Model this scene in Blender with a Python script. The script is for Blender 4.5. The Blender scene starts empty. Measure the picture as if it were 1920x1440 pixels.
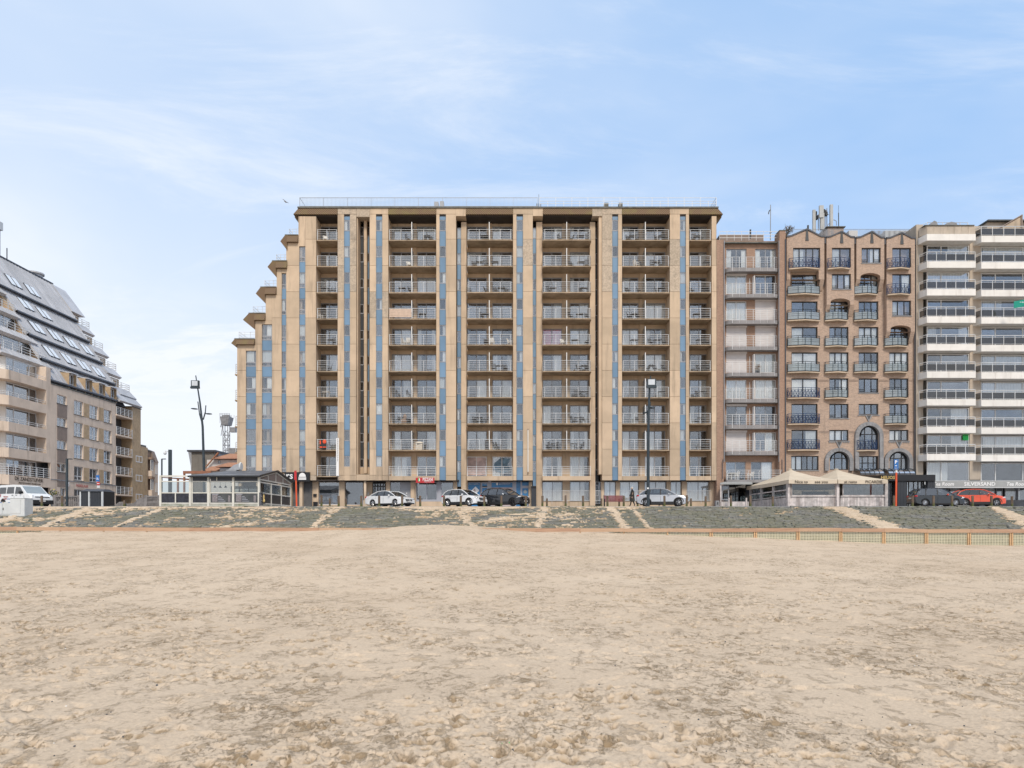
import bpy, bmesh, math, random
import numpy as np
from mathutils import Vector, Matrix
random.seed(7)
R = math.radians
scene = bpy.context.scene
COL = scene.collection

# ------------------------------------------------------------------ camera
F, EYE, HOR = 1280.0, 1.7, 985.0          # focal length (px of 1920), eye height, horizon row
cam_d = bpy.data.cameras.new('camera'); cam = bpy.data.objects.new('camera', cam_d); COL.objects.link(cam)
cam.location = (0, 0, EYE); cam.rotation_euler = (R(90), 0, 0)
cam_d.sensor_width = 36; cam_d.lens = 24; cam_d.shift_y = 265/1920.0
cam_d.clip_start = 0.1; cam_d.clip_end = 6000
scene.camera = cam
# ------------------------------------------------------------------ world: sky with thin cloud
SUN_EL, SUN_AZ = 45, 168                  # azimuth: direction the light comes from, degrees clockwise from +Y
w = bpy.data.worlds.new("World"); scene.world = w; w.use_nodes = True
wn, wl = w.node_tree.nodes, w.node_tree.links
for n in list(wn): wn.remove(n)
def wnode(t, **k):
    n = wn.new(t)
    for a, b in k.items(): setattr(n, a, b)
    return n
sky = wnode('ShaderNodeTexSky', sky_type='NISHITA', sun_disc=False)
sky.sun_elevation = R(SUN_EL); sky.sun_rotation = R(SUN_AZ); sky.air_density = 0.9; sky.dust_density = 0.6; sky.ozone_density = 1.6
tc = wnode('ShaderNodeTexCoord')
sep = wnode('ShaderNodeSeparateXYZ'); wl.new(tc.outputs['Generated'], sep.inputs[0])
zc = wnode('ShaderNodeMath', operation='MAXIMUM'); wl.new(sep.outputs[2], zc.inputs[0]); zc.inputs[1].default_value = 0.0
za = wnode('ShaderNodeMath', operation='ADD'); wl.new(zc.outputs[0], za.inputs[0]); za.inputs[1].default_value = 0.16
dx = wnode('ShaderNodeMath', operation='DIVIDE'); wl.new(sep.outputs[0], dx.inputs[0]); wl.new(za.outputs[0], dx.inputs[1])
dy = wnode('ShaderNodeMath', operation='DIVIDE'); wl.new(sep.outputs[1], dy.inputs[0]); wl.new(za.outputs[0], dy.inputs[1])
cmb = wnode('ShaderNodeCombineXYZ'); wl.new(dx.outputs[0], cmb.inputs[0]); wl.new(dy.outputs[0], cmb.inputs[1])
def cloud(scale, detail, rough, dist, lo, hi, loc, sc=(1, 1, 1), rz=0):
    mp = wnode('ShaderNodeMapping'); wl.new(cmb.outputs[0], mp.inputs[0])
    mp.inputs['Location'].default_value = loc; mp.inputs['Scale'].default_value = sc; mp.inputs['Rotation'].default_value = (0, 0, R(rz))
    n = wnode('ShaderNodeTexNoise'); wl.new(mp.outputs[0], n.inputs['Vector'])
    n.inputs['Scale'].default_value = scale; n.inputs['Detail'].default_value = detail
    n.inputs['Roughness'].default_value = rough; n.inputs['Distortion'].default_value = dist
    m = wnode('ShaderNodeMapRange', interpolation_type='SMOOTHSTEP'); wl.new(n.outputs[0], m.inputs[0])
    m.inputs[1].default_value = lo; m.inputs[2].default_value = hi
    return m.outputs[0]
c1 = cloud(0.42, 6, 0.54, 0.4, 0.36, 0.68, (3.1, 1.2, 0), (1.0, 1.2, 1))        # broad veil
c2 = cloud(0.9, 10, 0.66, 0.8, 0.50, 0.76, (0.4, 7.7, 0), (1.0, 2.6, 1), 24)    # wisps
# veil is denser towards the horizon and on the left, clear blue top right
hz = wnode('ShaderNodeMapRange', interpolation_type='SMOOTHSTEP'); wl.new(sep.outputs[2], hz.inputs[0])
hz.inputs[1].default_value = 0.0; hz.inputs[2].default_value = 0.50; hz.inputs[3].default_value = 0.50; hz.inputs[4].default_value = 0.03
def wm(op, a, b, clamp=False):
    n = wnode('ShaderNodeMath', operation=op, use_clamp=clamp)
    for i, v in enumerate((a, b)):
        if isinstance(v, (int, float)): n.inputs[i].default_value = v
        else: wl.new(v, n.inputs[i])
    return n.outputs[0]
lr = wnode('ShaderNodeMapRange', interpolation_type='SMOOTHSTEP'); wl.new(dx.outputs[0], lr.inputs[0])
lr.inputs[1].default_value = -1.3; lr.inputs[2].default_value = 1.3; lr.inputs[3].default_value = 0.52; lr.inputs[4].default_value = 0.0
c3 = cloud(2.1, 9, 0.62, 0.5, 0.50, 0.72, (5.4, 0.7, 0), (1.0, 1.5, 1))          # small bright puffs low down
low = wnode('ShaderNodeMapRange', interpolation_type='SMOOTHSTEP'); wl.new(sep.outputs[2], low.inputs[0])
low.inputs[1].default_value = 0.02; low.inputs[2].default_value = 0.34; low.inputs[3].default_value = 0.75; low.inputs[4].default_value = 0.0
veil = wm('ADD', wm('MULTIPLY', c1, 0.66), wm('MULTIPLY', c2, 0.34))
veil = wm('ADD', veil, lr.outputs[0]); veil = wm('ADD', veil, wm('MULTIPLY', c3, low.outputs[0]))
veil = wm('ADD', veil, hz.outputs[0], True)
veil = wm('MULTIPLY', veil, 0.93)
CLOUD = (4.75, 4.90, 5.10, 1); HAZE = (1.42, 2.75, 4.8, 1)      # lit cloud, bright thin veil over the blue
mixh = wnode('ShaderNodeMix', data_type='RGBA'); mixh.inputs[0].default_value = 0.80; wl.new(sky.outputs[0], mixh.inputs[6]); mixh.inputs[7].default_value = HAZE
mixc = wnode('ShaderNodeMix', data_type='RGBA'); wl.new(veil, mixc.inputs[0]); wl.new(mixh.outputs[2], mixc.inputs[6]); mixc.inputs[7].default_value = CLOUD
bg = wnode('ShaderNodeBackground'); bg.inputs[1].default_value = 0.115; wl.new(mixc.outputs[2], bg.inputs[0])
wo = wnode('ShaderNodeOutputWorld'); wl.new(bg.outputs[0], wo.inputs[0])
# ------------------------------------------------------------------ sun (veiled)
sd = bpy.data.lights.new('sun', 'SUN'); sd.energy = 1.5; sd.angle = R(14); sd.color = (1.0, 0.90, 0.76)
so = bpy.data.objects.new('sun', sd); COL.objects.link(so)
_a, _e = R(SUN_AZ), R(SUN_EL)
_d = Vector((math.sin(_a)*math.cos(_e), math.cos(_a)*math.cos(_e), math.sin(_e)))   # towards the sun
so.rotation_euler = _d.to_track_quat('Z', 'Y').to_euler(); so.location = _d*150
# ------------------------------------------------------------------ view
scene.view_settings.view_transform = 'Standard'; scene.view_settings.look = 'None'
scene.view_settings.exposure = 0.85; scene.view_settings.gamma = 1.0; scene.view_settings.use_curve_mapping = False

# ------------------------------------------------------------------ helpers
def PX(px, Y): return (px-960.0)*Y/F
def PZ(py, Y): return EYE+(HOR-py)*Y/F
GZ = 3.5                                   # level of the promenade in front of the buildings

def tag(o, label=None, cat=None, group=None, kind=None):
    if label: o['label'] = label
    if cat: o['category'] = cat
    if group: o['group'] = group
    if kind: o['kind'] = kind
    return o

class MB:
    def __init__(s): s.v = []; s.f = []; s.m = []; s.mats = []
    def mi(s, m):
        if m not in s.mats: s.mats.append(m)
        return s.mats.index(m)
    def face(s, pts, m=None):
        b = len(s.v); s.v += [tuple(p) for p in pts]; s.f.append(tuple(range(b, b+len(pts)))); s.m.append(s.mi(m) if m else 0)
    def box(s, x0, x1, y0, y1, z0, z1, m=None):
        b = len(s.v)
        s.v += [(x0,y0,z0),(x1,y0,z0),(x1,y1,z0),(x0,y1,z0),(x0,y0,z1),(x1,y0,z1),(x1,y1,z1),(x0,y1,z1)]
        fs = [(0,3,2,1),(4,5,6,7),(0,1,5,4),(1,2,6,5),(2,3,7,6),(3,0,4,7)]
        s.f += [tuple(b+i for i in f) for f in fs]; s.m += [s.mi(m) if m else 0]*6
    def hexa(s, P, m=None):                 # 8 points, bottom ring then top ring
        b = len(s.v); s.v += [tuple(p) for p in P]
        fs = [(0,3,2,1),(4,5,6,7),(0,1,5,4),(1,2,6,5),(2,3,7,6),(3,0,4,7)]
        s.f += [tuple(b+i for i in f) for f in fs]; s.m += [s.mi(m) if m else 0]*6
    def prism(s, poly, y0, y1, m=None, axis='y'):
        n = len(poly); b = len(s.v)
        def P(p, d):
            if axis == 'y': return (p[0], d, p[1])
            if axis == 'x': return (d, p[0], p[1])
            return (p[0], p[1], d)
        s.v += [P(p, y0) for p in poly]+[P(p, y1) for p in poly]
        k = s.mi(m) if m else 0
        s.f.append(tuple(b+i for i in range(n))); s.f.append(tuple(b+n+i for i in reversed(range(n)))); s.m += [k, k]
        for i in range(n):
            j = (i+1) % n; s.f.append((b+i, b+n+i, b+n+j, b+j)); s.m.append(k)
    def bar(s, p, q, r, m=None, n=6, r2=None):
        p, q = Vector(p), Vector(q); d = q-p
        if d.length < 1e-6: return
        d.normalize(); u = d.orthogonal().normalized(); w_ = d.cross(u); r2 = r if r2 is None else r2
        b = len(s.v)
        for c, rr in ((p, r), (q, r2)):
            for i in range(n):
                a = 2*math.pi*i/n+math.pi/4; s.v.append(tuple(c+u*(rr*math.cos(a))+w_*(rr*math.sin(a))))
        k = s.mi(m) if m else 0
        for i in range(n):
            j = (i+1) % n; s.f.append((b+i, b+j, b+n+j, b+n+i)); s.m.append(k)
        s.f.append(tuple(b+i for i in reversed(range(n)))); s.f.append(tuple(b+n+i for i in range(n))); s.m += [k, k]
    def tube(s, pts, r, m=None, n=6):
        for a, b_ in zip(pts, pts[1:]): s.bar(a, b_, r, m, n)
    def lathe(s, prof, cx=0, cy=0, m=None, n=14, cap=True):     # prof: (radius, z)
        b = len(s.v); k = s.mi(m) if m else 0
        for r, z in prof:
            for i in range(n):
                a = 2*math.pi*i/n; s.v.append((cx+r*math.cos(a), cy+r*math.sin(a), z))
        for j in range(len(prof)-1):
            for i in range(n):
                i2 = (i+1) % n
                s.f.append((b+j*n+i, b+j*n+i2, b+(j+1)*n+i2, b+(j+1)*n+i)); s.m.append(k)
        if cap:
            s.f.append(tuple(b+i for i in reversed(range(n)))); s.m.append(k)
            t = b+(len(prof)-1)*n; s.f.append(tuple(t+i for i in range(n))); s.m.append(k)
    def ell(s, c, rx, ry, rz, m=None, n=10, k_=6):
        b = len(s.v); k = s.mi(m) if m else 0
        for j in range(k_+1):
            t = math.pi*j/k_
            for i in range(n):
                a = 2*math.pi*i/n
                s.v.append((c[0]+rx*math.sin(t)*math.cos(a), c[1]+ry*math.sin(t)*math.sin(a), c[2]-rz*math.cos(t)))
        for j in range(k_):
            for i in range(n):
                i2 = (i+1) % n; s.f.append((b+j*n+i, b+j*n+i2, b+(j+1)*n+i2, b+(j+1)*n+i)); s.m.append(k)
    def mesh(s, name, mat=None, smooth=False):
        me = bpy.data.meshes.new(name)
        me.from_pydata(s.v, [], s.f)
        if s.mats and s.mats != [None]:
            for m in s.mats: me.materials.append(m)
            me.polygons.foreach_set('material_index', s.m)
        elif mat: me.materials.append(mat)
        if smooth:
            me.polygons.foreach_set('use_smooth', [True]*len(me.polygons))
        me.update()
        return me

WP = {}                                    # object -> its world position
def put(name, me, parent=None, loc=(0, 0, 0), rotz=0, local=False):
    """loc is in world metres; with local=True it is in the parent's own frame"""
    o = bpy.data.objects.new(name, me); COL.objects.link(o)
    loc = Vector(loc)
    if parent is not None:
        o.parent = parent
        o.location = loc if local else loc-WP[parent]
        WP[o] = loc+WP[parent] if local else loc
    else:
        o.location = loc; WP[o] = loc
    if rotz: o.rotation_euler = (0, 0, rotz)
    return o
def thing(name, label, cat, loc=(0, 0, 0), group=None, rotz=0):
    o = put(name, None, None, loc, rotz); tag(o, label, cat, group); o.empty_display_size = 0.3
    return o
_cache = {}
def bmesh_box(dx, dy, dz, mat):
    k = ('b', round(dx, 3), round(dy, 3), round(dz, 3), mat.name)
    if k not in _cache:
        b = MB(); b.box(0, dx, 0, dy, 0, dz); _cache[k] = b.mesh('block', mat)
    return _cache[k]
def blk(name, x0, x1, y0, y1, z0, z1, mat, parent, rotz=0):
    return put(name, bmesh_box(x1-x0, y1-y0, z1-z0, mat), parent, (x0, y0, z0), rotz)
def at_origin(b, name, mat, parent, loc, smooth=False, rotz=0):
    return put(name, b.mesh(name, mat, smooth), parent, loc, rotz)
def merged(b, name, mat, parent, smooth=False):
    """mesh built in world coordinates, placed under its parent"""
    me = b.mesh(name, mat, smooth)
    base = Vector(b.v[0]) if b.v else Vector((0, 0, 0))
    me.transform(Matrix.Translation(-base))
    return put(name, me, parent, base)

# ------------------------------------------------------------------ materials
M = {}
def newmat(name):
    m = bpy.data.materials.new(name); m.use_nodes = True; nt = m.node_tree
    for n in list(nt.nodes): nt.nodes.remove(n)
    out = nt.nodes.new('ShaderNodeOutputMaterial'); M[name] = m
    return m, nt, out
class NT:
    def __init__(s, nt): s.nt = nt
    def n(s, t, ins=None, **k):
        x = s.nt.nodes.new(t)
        for a, b in k.items(): setattr(x, a, b)
        for a, b in (ins or {}).items():
            if isinstance(b, bpy.types.NodeSocket): s.nt.links.new(b, x.inputs[a])
            else: x.inputs[a].default_value = b
        return x
    def noise(s, vec, scale, detail=4, rough=0.55, dist=0): return s.n('ShaderNodeTexNoise', {'Vector': vec, 'Scale': scale, 'Detail': detail, 'Roughness': rough, 'Distortion': dist}).outputs[0]
    def rng(s, v, a, b, c=0, d=1): return s.n('ShaderNodeMapRange', {0: v, 1: a, 2: b, 3: c, 4: d}, interpolation_type='SMOOTHSTEP').outputs[0]
    def math(s, op, a, b=0.0, clamp=False): return s.n('ShaderNodeMath', {0: a, 1: b}, operation=op, use_clamp=clamp).outputs[0]
    def mix(s, f, a, b, mode='MIX'): return s.n('ShaderNodeMix', {0: f, 6: a, 7: b}, data_type='RGBA', blend_type=mode).outputs[2]
    def map(s, vec, sc=(1,1,1), rot=(0,0,0), loc=(0,0,0)): return s.n('ShaderNodeMapping', {0: vec, 'Scale': sc, 'Rotation': rot, 'Location': loc}).outputs[0]
def c4(c): return (c[0], c[1], c[2], 1.0)
def plain(name, col, rough=0.6, metal=0.0, var=0.12, vs=1.5, bump=0.0, rand=0.0, spec=0.5, coat=0.0, dirt=None, dirtamt=0.0, streak=False, emit=None):
    m, nt, out = newmat(name); g = NT(nt)
    pos = g.n('ShaderNodeNewGeometry').outputs['Position']
    base = c4(col)
    n1 = g.noise(pos, vs, 5, 0.6)
    dark = c4([c*(1-var) for c in col]); lite = c4([min(1, c*(1+var)) for c in col])
    c = g.mix(g.rng(n1, 0.3, 0.7), dark, lite)
    if rand:
        rnd = g.n('ShaderNodeObjectInfo').outputs['Random']
        c = g.mix(1.0, c, g.n('ShaderNodeCombineColor', {0: g.rng(rnd, 0, 1, 1-rand, 1+rand*0.4), 1: g.rng(rnd, 0, 1, 1-rand, 1+rand*0.3), 2: g.rng(rnd, 0, 1, 1-rand, 1+rand*0.3)}).outputs[0], 'MULTIPLY')
    if dirt:
        sc = (1.6, 1.6, 0.16) if streak else (0.7, 0.7, 0.7)
        d = g.noise(g.map(pos, sc), 1.0, 8, 0.68)
        c = g.mix(g.math('MULTIPLY', g.rng(d, 0.5, 0.72), dirtamt), c, c4(dirt))
    p = g.n('ShaderNodeBsdfPrincipled', {'Base Color': c, 'Roughness': rough, 'Metallic': metal, 'Specular IOR Level': spec, 'Coat Weight': coat})
    if bump:
        bn = g.n('ShaderNodeBump', {'Height': g.noise(pos, vs*14, 6, 0.7), 'Strength': bump, 'Distance': 0.02})
        nt.links.new(bn.outputs[0], p.inputs['Normal'])
    if emit:
        p.inputs['Emission Color'].default_value = c4(emit[0]); p.inputs['Emission Strength'].default_value = emit[1]
    nt.links.new(p.outputs[0], out.inputs[0])
    return m
def brick(name, c_a, c_b, mortar, dirt=(0.12,0.1,0.08), dirtamt=0.35):
    m, nt, out = newmat(name); g = NT(nt)
    pos = g.n('ShaderNodeNewGeometry').outputs['Position']
    s = g.n('ShaderNodeSeparateXYZ', {0: pos})
    v = g.n('ShaderNodeCombineXYZ', {0: g.math('ADD', s.outputs[0], s.outputs[1]), 1: s.outputs[2]}).outputs[0]
    b = g.n('ShaderNodeTexBrick', {'Vector': v, 'Color1': c4(c_a), 'Color2': c4(c_b), 'Mortar': c4(mortar), 'Scale': 1.0, 'Mortar Size': 0.012, 'Mortar Smooth': 0.2, 'Bias': 0.0, 'Brick Width': 0.26, 'Row Height': 0.085})
    c = b.outputs[0]
    n1 = g.noise(pos, 0.5, 6, 0.65)
    c = g.mix(g.rng(n1, 0.35, 0.7, 0.0, 0.35), c, c4([x*0.72 for x in c_a]))
    n2 = g.noise(g.map(pos, (1.5, 1.5, 0.2)), 1.0, 8, 0.7)
    c = g.mix(g.math('MULTIPLY', g.rng(n2, 0.52, 0.75), dirtamt), c, c4(dirt))
    n3 = g.noise(pos, 9, 3, 0.8)
    c = g.mix(g.rng(n3, 0.2, 0.8, 0, 1), g.mix(1.0, c, (0.8, 0.8, 0.8, 1), 'MULTIPLY'), g.mix(1.0, c, (1.18, 1.16, 1.14, 1), 'MULTIPLY'))
    p = g.n('ShaderNodeBsdfPrincipled', {'Base Color': c, 'Roughness': 0.85})
    bn = g.n('ShaderNodeBump', {'Height': b.outputs[1], 'Strength': 0.5, 'Distance': 0.01}); bn.invert = True
    nt.links.new(bn.outputs[0], p.inputs['Normal'])
    nt.links.new(p.outputs[0], out.inputs[0]); return m
def glass(name, tint=(0.75, 0.8, 0.82), refl=0.22, rough=0.02, body=None, bodyamt=0.0):
    m, nt, out = newmat(name); g = NT(nt)
    tr = g.n('ShaderNodeBsdfTransparent', {0: c4(tint)}).outputs[0]
    pos = g.n('ShaderNodeNewGeometry').outputs['Position']
    bmp = g.n('ShaderNodeBump', {'Height': g.noise(pos, 0.7, 2, 0.5), 'Strength': 0.015, 'Distance': 0.1}).outputs[0]
    gl = g.n('ShaderNodeBsdfGlossy', {'Color': (0.86, 0.88, 0.92, 1), 'Roughness': rough, 'Normal': bmp}).outputs[0]
    fr = g.n('ShaderNodeLayerWeight', {'Blend': 0.25}).outputs[0]
    rnd = g.n('ShaderNodeObjectInfo').outputs['Random']
    f = g.math('ADD', g.math('MULTIPLY', fr, 0.7), g.rng(rnd, 0, 1, refl*0.75, refl*1.25), True)
    if body:
        df = g.n('ShaderNodeBsdfDiffuse', {0: c4(body)}).outputs[0]
        tr = g.n('ShaderNodeMixShader', {0: bodyamt, 1: tr, 2: df}).outputs[0]
    mx = g.n('ShaderNodeMixShader', {0: f, 1: tr, 2: gl}).outputs[0]
    nt.links.new(mx, out.inputs[0]); return m

plain('concrete', (0.54, 0.418, 0.298), 0.85, var=0.10, vs=0.5, bump=0.25, rand=0.13, dirt=(0.24, 0.185, 0.14), dirtamt=0.55, streak=True)
plain('concrete_pale', (0.50, 0.40, 0.30), 0.85, var=0.12, vs=0.6, bump=0.2, rand=0.08, dirt=(0.16, 0.14, 0.12), dirtamt=0.5, streak=True)
plain('concrete_worn', (0.45, 0.37, 0.285), 0.9, var=0.18, vs=7.0, bump=0.6, rand=0.08, dirt=(0.20, 0.175, 0.145), dirtamt=0.6, streak=False)
plain('slab', (0.37, 0.285, 0.20), 0.9, var=0.18, vs=1.2, bump=0.2, rand=0.12, dirt=(0.12, 0.10, 0.07), dirtamt=0.55)
plain('cap', (0.12, 0.12, 0.11), 0.8, var=0.25, vs=2)
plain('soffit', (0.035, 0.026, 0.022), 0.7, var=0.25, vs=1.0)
plain('white_metal', (0.62, 0.63, 0.64), 0.4, var=0.05)
plain('grey_metal', (0.30, 0.31, 0.33), 0.45, metal=0.3, var=0.1)
plain('frame_grey', (0.30, 0.31, 0.34), 0.45, var=0.08)
plain('frame_white', (0.68, 0.68, 0.68), 0.45, var=0.05)
plain('frame_black', (0.018, 0.018, 0.02), 0.4, var=0.1)
plain('frame_blue', (0.012, 0.038, 0.115), 0.45, var=0.15)
plain('blue_panel', (0.15, 0.258, 0.39), 0.30, var=0.07, vs=0.6, rand=0.13, spec=0.6)
plain('interior', (0.10, 0.098, 0.10), 0.9, var=0.35, vs=0.7)
plain('curtain', (0.84, 0.83, 0.79), 0.9, var=0.05, vs=2, rand=0.22)
plain('curtain_pink', (0.80, 0.27, 0.40), 0.9, var=0.1, vs=2)
plain('shutter', (0.60, 0.57, 0.57), 0.6, var=0.06, vs=1.0)
plain('grey_slab', (0.23, 0.22, 0.225), 0.6, var=0.12, vs=1.2, dirt=(0.1,0.1,0.1), dirtamt=0.35, streak=True)
plain('stone_grey', (0.25, 0.25, 0.26), 0.8, var=0.16, vs=2.0, bump=0.3, dirt=(0.12,0.12,0.12), dirtamt=0.5, streak=True)
plain('stone_beige', (0.47, 0.405, 0.335), 0.85, var=0.1, vs=1.0, bump=0.2, rand=0.1, dirt=(0.16,0.13,0.1), dirtamt=0.4, streak=True)
plain('render_white', (0.73, 0.71, 0.68), 0.8, var=0.05, vs=1.0, rand=0.04, dirt=(0.34, 0.30, 0.26), dirtamt=0.42, streak=True)
plain('render_pink', (0.66, 0.535, 0.43), 0.85, var=0.08, vs=0.8, bump=0.15, dirt=(0.25, 0.19, 0.14), dirtamt=0.5, streak=True)
plain('brick_yellow', (0.44, 0.32, 0.20), 0.85, var=0.12, vs=2.5, bump=0.3, dirt=(0.2, 0.14, 0.09), dirtamt=0.4)
plain('panel_brown', (0.25, 0.195, 0.165), 0.85, var=0.1, vs=2)
plain('zinc', (0.47, 0.475, 0.495), 0.6, metal=0.1, var=0.10, vs=0.5, rand=0.10, dirt=(0.25,0.26,0.28), dirtamt=0.22, streak=True)
plain('zinc_dark', (0.07, 0.075, 0.09), 0.6, metal=0.2, var=0.15)
plain('skylight', (0.72, 0.76, 0.80), 0.25, var=0.05)
plain('post_dark', (0.035, 0.05, 0.062), 0.45, var=0.12, metal=0.3)
plain('black_paint', (0.012, 0.013, 0.016), 0.4, var=0.15)
plain('anthracite', (0.03, 0.034, 0.042), 0.5, var=0.1)
plain('sign_red', (0.48, 0.022, 0.03), 0.5, var=0.08)
plain('mast_grey', (0.40, 0.41, 0.41), 0.6, var=0.1)
plain('poster_blue', (0.16, 0.27, 0.38), 0.6, var=0.4, vs=1.6)
plain('sign_blue', (0.02, 0.14, 0.42), 0.4, var=0.05)
plain('shop_blue', (0.035, 0.19, 0.42), 0.35, var=0.15, vs=0.6)
plain('shop_tile', (0.04, 0.17, 0.36), 0.3, var=0.2, vs=5)
plain('shop_grey', (0.36, 0.37, 0.42), 0.5, var=0.05)
plain('shop_pink', (0.52, 0.40, 0.38), 0.6, var=0.3, vs=1.4)
plain('paint_white', (0.78, 0.78, 0.78), 0.5, var=0.03)
plain('gold', (0.55, 0.40, 0.16), 0.4, metal=0.4, var=0.05)
plain('text_dark', (0.08, 0.06, 0.045), 0.6, var=0.05)
plain('text_red', (0.42, 0.10, 0.10), 0.6, var=0.05)
plain('orange_post', (0.72, 0.10, 0.03), 0.5, var=0.06)
plain('sign_green', (0.01, 0.55, 0.10), 0.5, var=0.03)
plain('sign_teal', (0.01, 0.33, 0.24), 0.5, var=0.03)
plain('bench_red', (0.20, 0.05, 0.055), 0.6, var=0.15, vs=3)
plain('roof_tile', (0.38, 0.18, 0.105), 0.85, var=0.2, vs=2.0, bump=0.3, dirt=(0.30,0.2,0.06), dirtamt=0.6)
plain('house_white', (0.62, 0.60, 0.58), 0.8, var=0.06)
plain('house_grey', (0.20, 0.185, 0.165), 0.85, var=0.15, vs=0.5, dirt=(0.1,0.09,0.08), dirtamt=0.5, streak=True)
plain('house_brown', (0.27, 0.185, 0.135), 0.85, var=0.15, vs=1)
plain('pergola_wood', (0.28, 0.12, 0.07), 0.7, var=0.15)
plain('terrace_frame', (0.66, 0.64, 0.58), 0.55, var=0.08, dirt=(0.4,0.36,0.28), dirtamt=0.4)
plain('terrace_base', (0.42, 0.42, 0.37), 0.85, var=0.2, vs=1.5, dirt=(0.10, 0.13, 0.04), dirtamt=0.9)
plain('terrace_roof', (0.10, 0.105, 0.12), 0.55, var=0.2, vs=0.6, dirt=(0.3,0.31,0.32), dirtamt=0.5)
plain('menu_panel', (0.022, 0.024, 0.036), 0.4, var=0.5, vs=6)
plain('menu_print', (0.22, 0.20, 0.21), 0.6, var=0.35, vs=12)
plain('old_wood', (0.56, 0.52, 0.505), 0.85, var=0.22, vs=3, rand=0.22, dirt=(0.17, 0.13, 0.12), dirtamt=0.75, streak=True, bump=0.3)
plain('canvas', (0.60, 0.515, 0.405), 0.85, var=0.06, vs=0.8, dirt=(0.45,0.36,0.25), dirtamt=0.4)
plain('awning', (0.33, 0.34, 0.34), 0.8, var=0.06)
plain('chair_dark', (0.02, 0.02, 0.024), 0.5, var=0.1)
plain('chair_white', (0.68, 0.67, 0.64), 0.5, var=0.05)
plain('cloth_orange', (0.75, 0.09, 0.03), 0.7, var=0.1)
plain('cloth_peach', (0.55, 0.415, 0.325), 0.8, var=0.1, vs=4)
plain('cloth_cream', (0.62, 0.56, 0.47), 0.9, var=0.15, vs=6)
plain('balustrade', (0.20, 0.185, 0.18), 0.9, var=0.25, vs=3, bump=0.4)
plain('cabinet', (0.60, 0.62, 0.63), 0.5, var=0.05, dirt=(0.45,0.45,0.43), dirtamt=0.35, streak=True)
plain('kerb', (0.30, 0.31, 0.33), 0.85, var=0.15, vs=2)
plain('paving', (0.27, 0.25, 0.25), 0.85, var=0.15, vs=1.0)
plain('granite', (0.075, 0.08, 0.085), 0.85, var=0.2)
plain('leaf', (0.05, 0.075, 0.035), 0.8, var=0.3, vs=4)
plain('leaf_dry', (0.17, 0.13, 0.09), 0.85, var=0.3, vs=4)
plain('flower_yellow', (0.75, 0.6, 0.03), 0.7, var=0.05)
plain('skin', (0.50, 0.32, 0.24), 0.6, var=0.05)
plain('coat', (0.035, 0.035, 0.03), 0.85, var=0.2, vs=8)
plain('trouser', (0.01, 0.01, 0.013), 0.8, var=0.2)
plain('hair_grey', (0.55, 0.52, 0.48), 0.8, var=0.1)
plain('gull', (0.2, 0.2, 0.22), 0.8, var=0.1)
plain('crane_grey', (0.26, 0.26, 0.27), 0.6, var=0.2, vs=3)
plain('tyre', (0.012, 0.012, 0.013), 0.8, var=0.1)
plain('rim', (0.52, 0.53, 0.55), 0.3, metal=0.8, var=0.05)
plain('rim_dark', (0.03, 0.03, 0.035), 0.35, metal=0.6, var=0.05)
plain('car_plastic', (0.014, 0.014, 0.016), 0.6, var=0.1)
plain('car_white', (0.72, 0.73, 0.74), 0.25, var=0.02, coat=0.6)
plain('car_black', (0.008, 0.008, 0.011), 0.2, var=0.02, coat=0.8)
plain('car_silver', (0.50, 0.51, 0.54), 0.28, metal=0.45, var=0.03, coat=0.6)
plain('car_grey', (0.024, 0.028, 0.034), 0.25, metal=0.2, var=0.03, coat=0.7)
plain('car_red', (0.66, 0.075, 0.025), 0.25, var=0.03, coat=0.7)
plain('lamp_red', (0.45, 0.01, 0.015), 0.2, var=0.05, coat=0.6)
plain('lamp_clear', (0.62, 0.64, 0.66), 0.12, var=0.1, metal=0.4, coat=0.6)
plain('plate', (0.62, 0.60, 0.58), 0.5, var=0.03)
glass('window_glass', (0.93, 0.95, 0.96), 0.15)
glass('dark_glass', (0.35, 0.37, 0.40), 0.15)
glass('smoke_glass', (0.35, 0.34, 0.33), 0.06, 0.05, body=(0.07, 0.066, 0.062), bodyamt=0.6)
glass('frosted_glass', (0.6, 0.66, 0.66), 0.15, 0.25, body=(0.34, 0.39, 0.40), bodyamt=0.55)
glass('clear_glass', (0.80, 0.83, 0.82), 0.10)
glass('car_glass', (0.42, 0.45, 0.45), 0.15, 0.02)
brick('brick_red', (0.40, 0.255, 0.185), (0.32, 0.20, 0.145), (0.25, 0.19, 0.15))
brick('brick_tan', (0.48, 0.342, 0.258), (0.35, 0.25, 0.20), (0.43, 0.36, 0.30), dirtamt=0.30)

# shingled eaves: fine diagonal courses
def shingle():
    m, nt, out = newmat('shingle'); g = NT(nt)
    pos = g.n('ShaderNodeNewGeometry').outputs['Position']
    wv = g.n('ShaderNodeTexWave', {'Vector': g.map(pos, (1, 1, 1.6), (0, R(35), 0)), 'Scale': 1.6, 'Distortion': 0.6, 'Detail': 2.0}, wave_type='BANDS', bands_direction='X').outputs[1]
    c = g.mix(g.rng(wv, 0.2, 0.8), (0.10, 0.062, 0.038, 1), (0.22, 0.145, 0.085, 1))
    c = g.mix(g.rng(g.noise(pos, 0.9, 7, 0.7), 0.45, 0.7, 0, 0.6), c, (0.20, 0.17, 0.06, 1))
    p = g.n('ShaderNodeBsdfPrincipled', {'Base Color': c, 'Roughness': 0.85})
    bn = g.n('ShaderNodeBump', {'Height': wv, 'Strength': 0.5, 'Distance': 0.02}); nt.links.new(bn.outputs[0], p.inputs['Normal'])
    nt.links.new(p.outputs[0], out.inputs[0])
shingle()
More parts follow.
